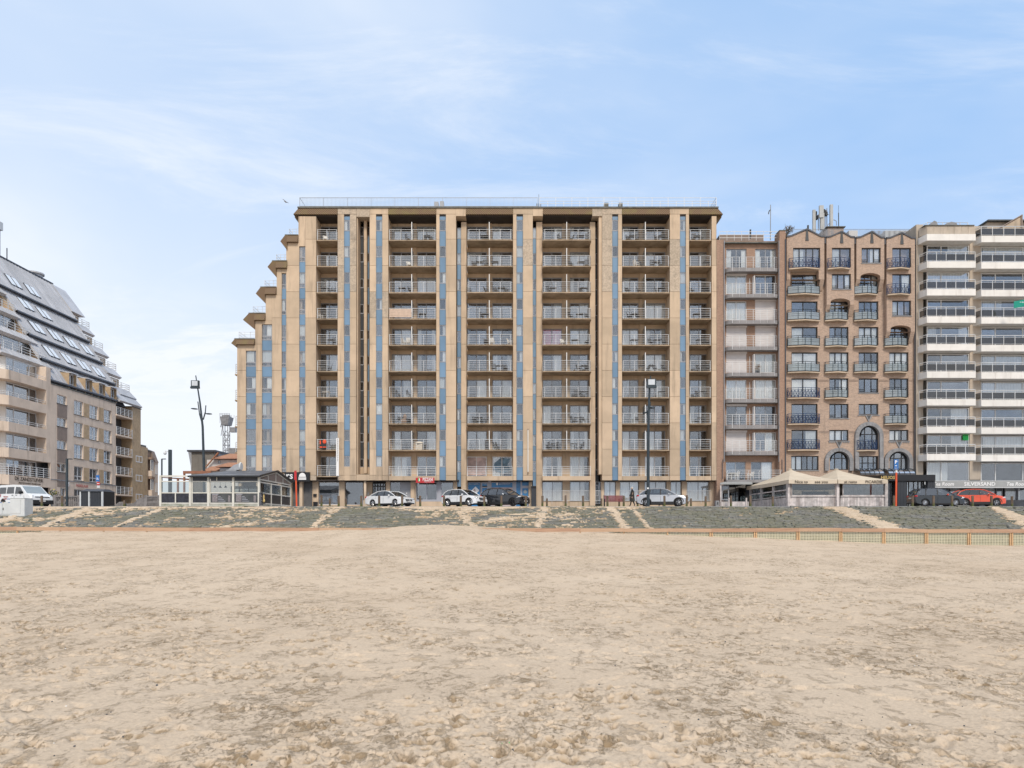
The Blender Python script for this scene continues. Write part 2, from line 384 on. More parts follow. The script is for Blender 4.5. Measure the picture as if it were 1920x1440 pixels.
# beach sand
def sand(name='sand', wet=1.0):
    m, nt, out = newmat(name); g = NT(nt)
    pos = g.n('ShaderNodeNewGeometry').outputs['Position']
    at = g.n('ShaderNodeAttribute', attribute_name='churn').outputs['Fac']
    big = g.noise(pos, 0.16, 5, 0.6)
    mid = g.noise(g.map(pos, (1.2, 1.0, 1)), 1.7, 8, 0.68, 0.4)
    fine = g.noise(pos, 24, 5, 0.75)
    grain = g.noise(pos, 160, 2, 0.8)
    c = g.mix(g.rng(big, 0.3, 0.7), (0.585, 0.462, 0.340, 1), (0.645, 0.520, 0.392, 1))
    cl = g.rng(g.noise(g.map(pos, (0.8, 0.6, 1)), 0.9, 5, 0.65), 0.42, 0.62)
    sp = g.rng(g.noise(g.map(pos, (1.15, 0.85, 1)), 7.5, 6, 0.70, 0.5), 0.535, 0.585)
    sp2 = g.rng(g.noise(g.map(pos, (1.2, 0.85, 1)), 2.8, 9, 0.74, 0.5), 0.55, 0.605)
    dk = g.math('ADD', g.math('MULTIPLY', g.math('MULTIPLY', cl, sp), 0.72), g.math('MULTIPLY', sp2, 0.42), True)
    sp3 = g.rng(g.noise(g.map(pos, (1.1, 0.9, 1)), 22, 5, 0.7, 0.3), 0.56, 0.64)
    dk = g.math('ADD', dk, g.math('MULTIPLY', g.math('MULTIPLY', sp3, g.math('ADD', cl, 0.25)), 0.42), True)
    at2 = g.rng(g.math('ADD', at, g.math('MULTIPLY', fine, 0.45)), 0.48, 0.85)
    dk = g.math('ADD', dk, g.math('MULTIPLY', at2, 0.8), True)
    dk = g.math('MULTIPLY', dk, 0.90)
    c = g.mix(dk, c, (0.315, 0.225, 0.135, 1))
    c = g.mix(g.rng(fine, 0.25, 0.75, 0, 1), g.mix(1.0, c, (0.86, 0.85, 0.84, 1), 'MULTIPLY'), g.mix(1.0, c, (1.08, 1.08, 1.07, 1), 'MULTIPLY'))
    c = g.mix(g.rng(grain, 0.62, 0.80, 0, 0.4), c, (0.16, 0.12, 0.09, 1))
    p = g.n('ShaderNodeBsdfPrincipled', {'Base Color': c, 'Roughness': 0.95, 'Specular IOR Level': 0.15})
    h = g.math('SUBTRACT', g.math('MULTIPLY', mid, 0.3), g.math('MULTIPLY', dk, 0.25)); h = g.math('ADD', h, g.math('ADD', g.math('MULTIPLY', fine, 0.28), g.math('MULTIPLY', grain, 0.05)))
    bn = g.n('ShaderNodeBump', {'Height': h, 'Strength': 1.0, 'Distance': 0.06}); nt.links.new(bn.outputs[0], p.inputs['Normal'])
    nt.links.new(p.outputs[0], out.inputs[0])
sand()
# revetment stone with moss
def revet(name, light=1.0):
    m, nt, out = newmat(name); g = NT(nt)
    pos = g.n('ShaderNodeNewGeometry').outputs['Position']
    n1 = g.noise(g.map(pos, (1.1, 2.2, 2.2)), 1.9, 9, 0.75)
    c = g.mix(g.rng(n1, 0.38, 0.62), c4([0.080*light, 0.081*light, 0.074*light]), c4([0.210*light, 0.207*light, 0.192*light]))
    moss = g.rng(g.noise(g.map(pos, (0.30, 0.6, 1)), 1.0, 8, 0.65), 0.36, 0.56)
    moss = g.math('MULTIPLY', moss, g.rng(g.noise(pos, 4.0, 8, 0.8), 0.36, 0.56))
    c = g.mix(g.math('MULTIPLY', moss, 0.72/light), c, (0.135, 0.135, 0.070, 1))
    sd_ = g.rng(g.noise(g.map(pos, (0.9, 2.2, 2.2)), 3.6, 9, 0.82), 0.51, 0.63)
    c = g.mix(g.math('MULTIPLY', sd_, 0.60/light), c, (0.44, 0.35, 0.255, 1))
    p = g.n('ShaderNodeBsdfPrincipled', {'Base Color': c, 'Roughness': 0.9})
    bn = g.n('ShaderNodeBump', {'Height': g.noise(pos, 9, 8, 0.75), 'Strength': 0.8, 'Distance': 0.05}); nt.links.new(bn.outputs[0], p.inputs['Normal'])
    nt.links.new(p.outputs[0], out.inputs[0])
revet('revetment'); revet('revetment_light', 1.35)
def fence_wood():
    m, nt, out = newmat('fence_wood'); g = NT(nt)
    pos = g.n('ShaderNodeNewGeometry').outputs['Position']
    rnd = g.n('ShaderNodeObjectInfo').outputs['Random']
    gr = g.noise(g.map(pos, (0.8, 6, 14)), 1.5, 5, 0.6)
    c = g.mix(g.rng(gr, 0.3, 0.7), (0.35, 0.205, 0.135, 1), (0.46, 0.295, 0.20, 1))
    c = g.mix(g.rng(rnd, 0, 1, 0, 0.5), c, (0.54, 0.39, 0.26, 1))
    kn = g.n('ShaderNodeTexVoronoi', {'Vector': g.map(pos, (1.4, 1, 4.5)), 'Scale': 1.0}).outputs[0]
    c = g.mix(g.rng(kn, 0.03, 0.08, 0.8, 0), c, (0.14, 0.06, 0.035, 1))
    p = g.n('ShaderNodeBsdfPrincipled', {'Base Color': c, 'Roughness': 0.8}); nt.links.new(p.outputs[0], out.inputs[0])
fence_wood()
plain('fence_post', (0.56, 0.37, 0.21), 0.8, var=0.15, vs=4)
plain('netting', (0.62, 0.59, 0.44), 0.7, var=0.08)
def bollard_mat():
    m, nt, out = newmat('bollard_wood'); g = NT(nt)
    pos = g.n('ShaderNodeNewGeometry').outputs['Position']
    tcn = g.n('ShaderNodeTexCoord').outputs['Generated']
    z = g.n('ShaderNodeSeparateXYZ', {0: tcn}).outputs[2]
    rnd = g.n('ShaderNodeObjectInfo').outputs['Random']
    c = g.mix(g.rng(g.noise(g.map(pos, (8, 8, 0.8)), 1.5, 5, 0.6), 0.3, 0.7), (0.085, 0.058, 0.04, 1), (0.20, 0.145, 0.105, 1))
    ms = g.math('MULTIPLY', g.rng(g.math('ADD', z, g.math('MULTIPLY', g.noise(pos, 6, 4, 0.6), 0.5)), 0.5, 0.85, 1, 0), 0.85)
    c = g.mix(ms, c, (0.075, 0.095, 0.022, 1))
    p = g.n('ShaderNodeBsdfPrincipled', {'Base Color': c, 'Roughness': 0.9}); nt.links.new(p.outputs[0], out.inputs[0])
bollard_mat()

# ------------------------------------------------------------------ windows, text
def frame_mesh(w_, h, cols, rows, t, d, mat, tm=None):
    k = ('f', round(w_, 2), round(h, 2), cols, rows, t, d, mat.name)
    if k in _cache: return _cache[k]
    b = MB(); tm = tm or t
    b.box(0, w_, 0, d, 0, t); b.box(0, w_, 0, d, h-t, h); b.box(0, t, 0.001, d-0.001, t, h-t); b.box(w_-t, w_, 0.001, d-0.001, t, h-t)
    for c in cols: b.box(w_*c-tm/2, w_*c+tm/2, 0.002, d-0.002, t, h-t)
    for r in rows: b.box(t, w_-t, 0.003, d-0.003, h*r-tm/2, h*r+tm/2)
    _cache[k] = b.mesh('window', mat); return _cache[k]
def pane_mesh(w_, h, mat):
    k = ('p', round(w_, 2), round(h, 2), mat.name)
    if k not in _cache:
        b = MB(); b.box(0, round(w_, 2), 0, 0.012, 0, round(h, 2)); _cache[k] = b.mesh('pane', mat)
    return _cache[k]
def curtain_mesh(w_, h, mat):
    k = ('c', round(w_, 1), round(h, 1), mat.name)
    if k not in _cache:
        b = MB(); n = max(4, int(w_/0.15)); W_ = round(w_, 1); H_ = round(h, 1)
        for i in range(n):
            a, c = W_*i/n, W_*(i+1)/n; ya, yc = (0.03 if i % 2 else 0), (0 if i % 2 else 0.03)
            b.face([(a, ya, 0), (c, yc, 0), (c, yc, H_), (a, ya, H_)])
        _cache[k] = b.mesh('curtain', mat)
    return _cache[k]
def window(parent, x0, x1, z0, z1, y, mat='frame_grey', cols=(), rows=(), t=0.05, d=0.07, cur=None, name='window', rot=0, gl='window_glass', panes=True, curm='curtain'):
    """a window as a part: frame mesh, panes and a curtain as its sub-parts; x0..x1 runs along the facade"""
    w_, h = x1-x0, z1-z0
    if rot: loc = (y, x0, z0)              # facade facing +X: x0,x1 are Y values, y is the X of the face
    else: loc = (x0, y, z0)
    o = put(name, frame_mesh(w_, h, tuple(cols), tuple(rows), t, d, M[mat]), parent, loc, R(90) if rot else 0)
    xs = [0]+[c*w_ for c in cols]+[w_]; zs = [0]+[r*h for r in rows]+[h]
    if panes:
        for i in range(len(xs)-1):
            for j in range(len(zs)-1):
                a, b_ = xs[i]+t/2, xs[i+1]-t/2; c, e = zs[j]+t/2, zs[j+1]-t/2
                put('pane', pane_mesh(b_-a, e-c, M[gl]), o, (a, d*0.45, c), local=True)
    if cur and h > 0.5:
        H_ = h-0.05
        spans = {'full': [(0.03, 0.97)], 'l': [(0.03, 0.42)], 'r': [(0.58, 0.97)], 'lr': [(0.03, 0.24), (0.76, 0.97)], 'half': [(0.5, 0.97)], 'halfl': [(0.03, 0.5)], 'most': [(0.03, 0.75)], 'blind': [(0.03, 0.97)]}[cur]
        for a, b_ in spans:
            if (b_-a)*w_ < 0.15: continue
            if cur == 'blind': put('blind', pane_mesh((b_-a)*w_, H_*0.6, M[curm]), o, (a*w_, d+0.03, H_*0.4), local=True)
            else: put('curtain', curtain_mesh((b_-a)*w_, H_, M[curm]), o, (a*w_, d+0.04, 0.02), local=True)
    return o
def text(parent, s, loc, size, mat, face='y', name='lettering', depth=0.02, align='CENTER', spacing=1.0, sx=1.0, shear=0.0, bold=0.0):
    cu = bpy.data.curves.new('lettering', 'FONT'); cu.body = s; cu.size = size; cu.extrude = depth/2; cu.align_x = align; cu.align_y = 'CENTER'
    cu.space_character = spacing; cu.shear = shear; cu.offset = bold; cu.resolution_u = 2
    tmp = bpy.data.objects.new('tmp', cu)
    me = bpy.data.meshes.new_from_object(tmp); bpy.data.objects.remove(tmp); me.materials.clear(); me.materials.append(M[mat])
    me.transform(Matrix.Scale(sx, 4, (1, 0, 0)))
    me.transform(Matrix.Rotation(R(90), 4, 'X'))
    if face == 'x': me.transform(Matrix.Rotation(R(90), 4, 'Z'))
    return put(name, me, parent, loc)
def wall_open(b, x0, x1, z0, z1, ops, y0, y1, m=None, rev=None):
    """wall slab facing -Y with rectangular openings ops = [(x0,x1,z0,z1)], reveals included"""
    rev = rev if rev is not None else y1
    ops = [(max(a, x0), min(c, x1), max(e, z0), min(f, z1)) for a, c, e, f in ops]
    ops = [o for o in ops if o[1]-o[0] > 1e-4 and o[3]-o[2] > 1e-4]
    zs = sorted(set([z0, z1]+[o[2] for o in ops]+[o[3] for o in ops]))
    for za, zb in zip(zs, zs[1:]):
        zm = (za+zb)/2; cuts = sorted((o[0], o[1]) for o in ops if o[2] < zm < o[3]); x = x0
        for a, c in cuts+[(x1, x1)]:
            if a > x+1e-5: b.face([(x, y0, za), (a, y0, za), (a, y0, zb), (x, y0, zb)], m)
            x = max(x, c)
    for a, c, e, f in ops:
        b.face([(a, y0, e), (a, rev, e), (a, rev, f), (a, y0, f)], m); b.face([(c, y0, e), (c, y0, f), (c, rev, f), (c, rev, e)], m)
        b.face([(a, y0, f), (a, rev, f), (c, rev, f), (c, y0, f)], m); b.face([(a, y0, e), (c, y0, e), (c, rev, e), (a, rev, e)], m)
    b.face([(x0, y0, z0), (x0, y0, z1), (x0, y1, z1), (x0, y1, z0)], m); b.face([(x1, y0, z0), (x1, y1, z0), (x1, y1, z1), (x1, y0, z1)], m)
    b.face([(x0, y0, z1), (x1, y0, z1), (x1, y1, z1), (x0, y1, z1)], m)
ORD = ['top', 'second', 'third', 'fourth', 'fifth', 'sixth', 'seventh', 'eighth', 'ninth', 'tenth']
# ================================================================== GROUND
rng = np.random.default_rng(11)
def vnoise(x, y, scale, seed, octaves=1, gain=0.5):
    out = np.zeros_like(x); amp = 1.0; tot = 0
    for o in range(octaves):
        r = np.random.default_rng(seed+o); N = 256; g_ = r.random((N, N))
        u = x/scale+13.7*o; v = y/scale+7.3*o
        iu = np.floor(u).astype(int); iv = np.floor(v).astype(int); fu = u-iu; fv = v-iv
        fu = fu*fu*(3-2*fu); fv = fv*fv*(3-2*fv)
        a = g_[iu % N, iv % N]; b = g_[(iu+1) % N, iv % N]; c = g_[iu % N, (iv+1) % N]; d = g_[(iu+1) % N, (iv+1) % N]
        out += amp*((a*(1-fu)+b*fu)*(1-fv)+(c*(1-fu)+d*fu)*fv); tot += amp
        amp *= gain; scale /= 2.0
    return out/tot-0.5
YFEN = 44.0
_fx = [-90, 0, 60, 500, 700, 760, 820, 880, 960, 1060, 1190, 1330, 1500, 1658, 1900, 2200]
_fy = [1003, 1001.5, 997, 996, 993, 989, 987.5, 989, 995, 998, 1000.5, 1006, 1013, 1018, 1022, 1024]
FENX = np.array([PX(p, YFEN) for p in _fx]); FENZ = np.array([PZ(p, YFEN) for p in _fy])
def slope_z(Y): return 3.23-0.19*(56.0-Y)
def sand_base(x, y):
    zf = np.interp(x, FENX, FENZ)+vnoise(x, y, 1.7, 91, 3)*0.10
    s = np.clip(y/YFEN, 0, 1)**1.7
    z = zf*s
    bank = np.clip((y-YFEN-0.15)/1.3, 0, 1); bank = bank*bank*(3-2*bank)
    z = z*(1-bank)+np.maximum(zf, zf+(y-YFEN)*0.05)*bank
    sink = np.clip((y-46.2)/2.0, 0, 1)
    z = z-sink*1.2
    far = np.clip((-y)/60.0, 0, 1)
    return z-far*1.6
def sand_h(x, y):
    near = np.clip(y/2.0, 0.3, 1)
    z = sand_base(x, y)
    z += vnoise(x, y, 6.0, 1, 2)*0.14+vnoise(x+y*0.25, y*1.3, 1.3, 5, 2)*0.040+vnoise(x*1.2, y*0.8, 0.30, 9, 3)*0.012
    return z
# fan-shaped tessellation, finest near the water's edge where one walks
rows_y = np.concatenate([np.linspace(-400, -20, 8), np.linspace(-12, 2.2, 12), np.geomspace(2.5, 48.0, 620)])
tt = np.concatenate([[-14, -6, -3, -1.6], np.linspace(-1.06, 1.06, 1150), [1.6, 3, 6, 14]])
wid = np.maximum(rows_y, 2.2)
XX = tt[None, :]*np.where(rows_y > 2.3, wid, 12)[:, None]; YY = np.repeat(rows_y[:, None], len(tt), 1)
ZZ = sand_h(XX, YY); CH = np.zeros_like(ZZ)
i0 = 20                                    # first fine row
ry = rows_y
def stamp(cx, cy, ang, L, W, dep, rim, ch):
    rad = max(L, W)*2.0
    a = np.searchsorted(ry, cy-rad); b = np.searchsorted(ry, cy+rad)
    a = max(a, i0)
    if b <= a: return
    ymid = max(cy, 2.5)
    ca = np.searchsorted(tt, (cx-rad)/ymid-0.02); cb = np.searchsorted(tt, (cx+rad)/ymid+0.02)
    if cb <= ca: return
    x = XX[a:b, ca:cb]-cx; y = YY[a:b, ca:cb]-cy
    u = (x*math.cos(ang)+y*math.sin(ang))/L; v = (-x*math.sin(ang)+y*math.cos(ang))/W
    r2 = u*u+v*v
    core = np.exp(-r2*2.2); ring = np.exp(-((np.sqrt(r2)-1.15)**2)*7)
    ZZ[a:b, ca:cb] += -dep*core+rim*ring*(0.6+0.4*np.sin(5*np.arctan2(v, u)+cx*9))
    CH[a:b, ca:cb] = np.maximum(CH[a:b, ca:cb], ch*np.clip(core*1.1+ring*0.35, 0, 1))
pyr = random.Random(5)
trails = []
# walking trails and clustered prints, some clumps churned deeper
n_done = 0
for k in range(230):
    y = 3.5+38*pyr.random()**1.25; x = (pyr.random()*2-1)*0.95*y; a = pyr.random()*math.pi*2
    a = a if pyr.random() < 0.35 else (pyr.choice([0.0, math.pi])+pyr.gauss(0, 0.35))
    for i in range(pyr.randint(5, 26)):
        a += pyr.gauss(0, 0.07); x += math.cos(a)*0.66; y += math.sin(a)*0.66
        s = 1 if i % 2 else -1
        if not (3 < y < 43.5) or abs(x) > 1.0*y: continue
        stamp(x-s*math.sin(a)*0.13, y+s*math.cos(a)*0.13, a+pyr.gauss(0, .15), 0.15, 0.065, pyr.uniform(0.015, 0.045), 0.012, pyr.uniform(0.2, 0.6)); n_done += 1
for k in range(2600):                      # clumps of trodden sand
    y = 3.3+40*pyr.random()**1.1; x = (pyr.random()*2-1)*1.0*y
    dens = float(vnoise(np.array([x]), np.array([y]), 5.0, 77, 2)[0])
    if dens < -0.04 and pyr.random() < 0.8: continue
    for i in range(pyr.randint(4, 14)):
        q = pyr.uniform(0.018, 0.075)
        stamp(x+pyr.gauss(0, 0.24), y+pyr.gauss(0, 0.12), pyr.gauss(0, 0.6), q*1.5, q*0.7, q*pyr.uniform(0.25, 0.75), q*pyr.uniform(0.1, 0.3), pyr.uniform(0.3, 1.0))
lump = vnoise(XX, YY, 0.10, 40, 2)*0.014*np.clip(CH*2.5, 0.1, 1)
ZZ += lump*np.clip((12-YY)/6+1, 0.4, 1)
nr, nc = XX.shape
co = np.stack([XX, YY, ZZ], -1).reshape(-1, 3).astype(np.float32)
idx = np.arange(nr*nc).reshape(nr, nc)
quads = np.stack([idx[:-1, :-1], idx[:-1, 1:], idx[1:, 1:], idx[1:, :-1]], -1).reshape(-1, 4)
def grid_mesh(name, co, quads, mat, smooth=True, attr=None):
    me = bpy.data.meshes.new(name); me.vertices.add(len(co)); me.vertices.foreach_set('co', co.ravel())
    me.loops.add(quads.size); me.loops.foreach_set('vertex_index', quads.ravel().astype(np.int32))
    me.polygons.add(len(quads)); me.polygons.foreach_set('loop_start', np.arange(0, quads.size, 4, dtype=np.int32))
    me.polygons.foreach_set('use_smooth', np.full(len(quads), smooth))
    me.materials.append(mat); me.update(calc_edges=True)
    if attr is not None:
        at = me.attributes.new(attr[0], 'FLOAT', 'POINT'); at.data.foreach_set('value', attr[1].astype(np.float32).ravel())
    return me
beach = put('beach_sand', grid_mesh('beach_sand', co, quads, M['sand'], True, ('churn', CH)))
tag(beach, 'pale trodden beach sand with footprints in front of the promenade', kind='structure')
def sand_z(x, y): return float(sand_h(np.array([float(x)]), np.array([float(y)]))[0])

# town ground behind and around, one sheet to the horizon
b = MB(); b.box(-3000, 3000, 57.0, 3200, -2.0, 3.20)
g0 = at_origin(b, 'town_ground', M['paving'], None, (0, 0, 0)); tag(g0, 'paved ground under the town behind the promenade', kind='structure')
b = MB(); b.face([(-3000, -3000, -2.2), (3000, -3000, -2.2), (3000, 3000, -2.2), (-3000, 3000, -2.2)])
g1 = at_origin(b, 'ground', M['sand'], None, (0, 0, 0)); tag(g1, 'sandy ground reaching to the horizon', kind='structure')
# promenade: kerb strip, then paving that rises to the building line
b = MB(); b.hexa([(-110, 56.35, 2.2), (110, 56.35, 2.2), (110, 66, 2.2), (-110, 66, 2.2), (-110, 56.35, 3.245), (110, 56.35, 3.245), (110, 66, 3.5), (-110, 66, 3.5)])
b.box(-110, 110, 66.0, 140, 2.2, 3.5)
pr = at_origin(b, 'promenade', M['paving'], None, (0, 0, 0)); tag(pr, 'paved sea promenade in front of the apartment buildings', kind='structure')
kroot = thing('promenade_kerb', 'grey stone kerb strip along the top of the dike slope', 'kerb', (0, 56, 3.2)); kroot['kind'] = 'structure'; del kroot['category']
for i in range(84):
    x0 = -84+i*2.0
    blk('kerb_stone', x0, x0+1.985, 56.0, 56.35, 2.9, 3.262, M['kerb'], kroot)
def prom_z(Y): return 3.245+(min(Y, 66)-56.35)*0.02642 if Y < 66 else 3.5

# revetment slope: base, laid stones, sand drifts on it
SL = 0.19
def slope_pt(x, s, h=0):                   # s = horizontal distance down from the top edge
    return (x, 56.0-s, 3.22-SL*s+h)
b = MB(); b.face([slope_pt(-90, 0), slope_pt(-90, 11.3), slope_pt(90, 11.3), slope_pt(90, 0)])
b.face([slope_pt(-90, 11.3), (-90, 44.6, -0.5), (90, 44.6, -0.5), slope_pt(90, 11.3)])
rev = at_origin(b, 'dike_slope', M['revetment'], None, (0, 0, 0)); tag(rev, 'sloping sea dike faced with mossy grey stones', kind='structure')
b = MB(); sr = random.Random(3); big = []
s = 0.05
while s < 10.9:
    rh = sr.uniform(0.22, 0.36); x = -62-sr.random()
    while x < 62:
        w_ = sr.uniform(0.35, 1.15); h = sr.uniform(0.0, 0.035)
        if sr.random() < 0.16: h += 0.05
        a, c = x+0.02, x+w_-0.02; e, f = s+0.015, s+rh-0.015
        if abs(x) < 47 and sr.random() < 0.085 and w_ > 0.55 and len(big) < 290: big.append((a, c, e, f, h+0.03))
        else:
            t = sr.uniform(-0.02, 0.02)
            b.hexa([slope_pt(a, f, -0.1), slope_pt(c, f, -0.1), slope_pt(c, e, -0.1), slope_pt(a, e, -0.1), slope_pt(a, f, h+t), slope_pt(c, f, h-t), slope_pt(c, e, h+0.01), slope_pt(a, e, h+0.02)])
        x += w_
    s += rh
st = at_origin(b, 'dike_stones', M['revetment'], None, (0, 0, 0)); tag(st, 'rows of small mossy stones laid on the dike slope', kind='stuff')
_stc = []
for v in range(12):
    m_ = MB(); L = 0.5+0.055*v; d = sr.uniform(0.25, 0.36); h = 0.07
    m_.hexa([(0, 0, -SL*-0.0-0.05), (L, 0, -0.05), (L, d, -0.05+SL*d), (0, d, -0.05+SL*d), (0.02, 0.01, h), (L-0.03, 0.02, h-0.01), (L-0.02, d-0.02, h+SL*d-0.01), (0.02, d-0.01, h+SL*d)])
    _stc.append(m_.mesh('stone', M['revetment_light']))
for a, c, e, f, h in big:
    v = min(11, max(0, int(((c-a)-0.5)/0.055)))
    p = slope_pt(a, f, h-0.05)
    put('stone', _stc[v], rev, p)
# sand blown on to the slope
nx, ns = 2000, 120
X1, S1 = np.meshgrid(np.linspace(-62, 62, nx), np.linspace(0.02, 10.6, ns), indexing='ij')
pxs = X1*F/(56-S1)+960
d1 = vnoise(X1+S1*0.9, S1*0.55, 2.4, 200, 4, 0.55)      # diagonal drifts
d2 = vnoise(X1, S1*2.2, 0.7, 210, 3, 0.6)
d3 = vnoise(X1, S1*2.0, 0.30, 230, 3, 0.7)
mask = d1*0.55+d2*0.50+d3*0.60-0.17
mask += 0.16*np.exp(-(S1/1.3)**2)*(np.interp(pxs, [0, 700, 1000, 1300, 1500, 1920], [1.3, 1.4, 1.2, 1.0, 0.1, -0.3]))
mask += np.interp(pxs, [-100, 0, 60, 200, 330, 520, 700, 830, 900, 1000, 1180, 1250, 1330, 1900], [.17, .15, .11, .09, .03, .05, -.02, .10, .14, .09, .06, -.05, -.11, -.14])
def streak(p0, p1, w0, w1, amp=0.35):      # from the top at px p0 to the bottom at px p1
    global mask
    c_ = p0+(p1-p0)*S1/9.0; wv = w0+(w1-w0)*S1/9.0
    e_ = np.exp(-((pxs-c_)/wv)**2); mask = np.maximum(mask, amp*0.72*e_-0.07-0.35*(1-e_)+0.55*d2+0.75*d3+0.2*d1)
streak(1560, 1665, 30, 34, .45); streak(1860, 1940, 14, 40, .42); streak(1140, 1172, 14, 15); streak(1020, 1010, 18, 14, .26); streak(640, 585, 22, 10, .25); streak(320, 215, 16, 9, .28); streak(180, 80, 26, 12, .3); streak(80, -20, 24, 18, .3); streak(850, 885, 14, 22, .24); streak(1180, 1215, 10, 8, .25)
hgt = np.clip(mask, -0.2, 0.12)*0.9*np.clip(S1/0.8+0.25, 0.2, 1)
Zs = 3.22-SL*S1+hgt
co2 = np.stack([X1, 56-S1, Zs], -1).reshape(-1, 3).astype(np.float32)
id2 = np.arange(nx*ns).reshape(nx, ns); q2 = np.stack([id2[:-1, 1:], id2[1:, 1:], id2[1:, :-1], id2[:-1, :-1]], -1).reshape(-1, 4)
# keep only the faces that rise above the stones
keep = hgt.reshape(-1)[q2].max(1) > -0.01
print('drift cover', [round(float((mask[int(a*2000):int(b_*2000)] > 0).mean()), 2) for a, b_ in ((.1, .3), (.3, .5), (.5, .7), (.7, .9))])
dr = put('sand_drift', grid_mesh('sand_drift', co2, q2[keep], M['sand'], True, ('churn', np.clip(0.75-mask*4+d2*1.2, 0.1, 0.85)*0.85)))
tag(dr, 'pale sand blown over the stones of the dike slope', kind='structure')

# ------------------------------------------------------------------ sand fence
fr = thing('sand_fence', 'low timber rail fence with cream netting at the foot of the dike', 'fence', (0, YFEN, 1.0))
post_px = [1004-81*k for k in range(13, 0, -1)]+[1004, 1088, 1170, 1252, 1334, 1417, 1497, 1577, 1658, 1738, 1818, 1897, 1977]
tops = [(-90, 988.5), (0, 988), (60, 988.4), (300, 989), (500, 989.5), (700, 990), (900, 991), (1004, 990.2), (1334, 991), (1500, 990), (1660, 990.5), (1738, 992), (1897, 992.5), (2000, 993)]
def fz(p): return PZ(np.interp(p, [t[0] for t in tops], [t[1] for t in tops]), YFEN)
wob = random.Random(8)
for a, c in zip(post_px, post_px[1:]):
    xa, xc = PX(a, YFEN), PX(c, YFEN); za, zc_ = fz(a)+wob.gauss(0, .008), fz(c)+wob.gauss(0, .008)
    m_ = MB(); H = 0.235; L = xc-xa-0.006
    m_.hexa([(0, 0, -H), (L, 0, zc_-za-H), (L, 0.045, zc_-za-H), (0, 0.045, -H), (0, 0, 0), (L, 0, zc_-za), (L, 0.045, zc_-za), (0, 0.045, 0)])
    at_origin(m_, 'rail_board', M['fence_wood'], fr, (xa+0.003, YFEN-0.06, za))
for p in post_px:
    x = PX(p, YFEN); z = fz(p)
    for dx_ in ((0,) if p < 1300 else (-0.07, 0.055)):
        zb = sand_z(x, YFEN)-0.3
        blk('post', x+dx_-0.045, x+dx_+0.035, YFEN-0.012, YFEN+0.07, min(zb, z-0.3), z-0.01, M['fence_post'], fr)
for (pa, pb, nm) in ((1150, 2000, 0), (-60, 75, 1)):
    b = MB(); xa, xb = PX(pa, YFEN), PX(pb, YFEN); yy = YFEN+0.085; n = int((xb-xa)/0.1)
    for i in range(n+1):
        x = xa+i*0.1; zt = fz(x*F/YFEN+960)-0.2; b.box(x-0.017, x+0.017, yy, yy+0.012, sand_z(x, YFEN)-0.05, zt)
    for j in range(12):
        for i in range(0, n, 8):
            x = xa+i*0.1; x2 = min(xb, x+0.8); zt = fz(x*F/YFEN+960)-0.2-0.1*j; zt2 = fz(x2*F/YFEN+960)-0.2-0.1*j
            if zt < sand_z(x, YFEN)-0.06: continue
            b.hexa([(x, yy+.001, zt-.016), (x2, yy+.001, zt2-.016), (x2, yy+.011, zt2-.016), (x, yy+.011, zt-.016), (x, yy+.001, zt+.016), (x2, yy+.001, zt2+.016), (x2, yy+.011, zt2+.016), (x, yy+.011, zt+.016)])
    o = merged(b, 'netting', M['netting'], fr); o['kind'] = 'stuff'

# ================================================================== MAIN BUILDING
YF, YP, YR, YW = 71.5, 72.3, 72.95, 73.4
MBD = thing('apartment_building', 'long ten-storey beige concrete apartment building with blue window strips and stepped left side', 'apartment building', (0, 72, GZ))
def J(k): return 448.4+49.2*k
def worn(x0, k):  return 'concrete_worn' if (x0, k) in WORN else 'concrete'
WORN = {(633, 0), (633, 1), (656, 0), (656, 1), (1129, 0), (1129, 1), (1256, 0), (1256, 1), (693, 2), (980, 0), (716, 2), (572, 9), (1129, -1), (656, -1)}
def seg(x0, x1, ytop, ybot=900.8, Yf=YF, back=YW, mats=None, cut=()):
    """a concrete pier cut into storey-high panels, with the joints recessed"""
    a, c = PX(x0, Yf), PX(x1, Yf)
    bs = [ytop]+[J(k) for k in range(10) if ytop+4 < J(k) < ybot-4]+[ybot]
    for i, (t, bt) in enumerate(zip(bs, bs[1:])):
        k = int(round((t-448.4)/49.2))
        mt = M['concrete_worn'] if (int(x0), k) in WORN else M['concrete']
        blk('concrete_panel', a+0.008, c-0.008, Yf, Yf+0.12, PZ(bt, Yf)+0.014, PZ(t, Yf)-0.014, mt, MBD)
    blk('pier', a+0.02, c-0.02, Yf+0.10, back, PZ(ybot, Yf)+0.02, PZ(ytop, Yf)-0.02, M['concrete'], MBD)
def panel(x0, x1, yt, yb, Yf=YF, d=0.12, mat='concrete', name='concrete_panel'):
    return blk(name, PX(x0, Yf)+0.006, PX(x1, Yf)-0.006, Yf, Yf+d, PZ(yb, Yf)+0.006, PZ(yt, Yf)-0.006, M[mat], MBD)
cur_r = random.Random(21)
def rc(p=0.5): return cur_r.choice(['full', 'l', 'r', 'lr', 'half', 'most', 'halfl']) if cur_r.random() < p else None
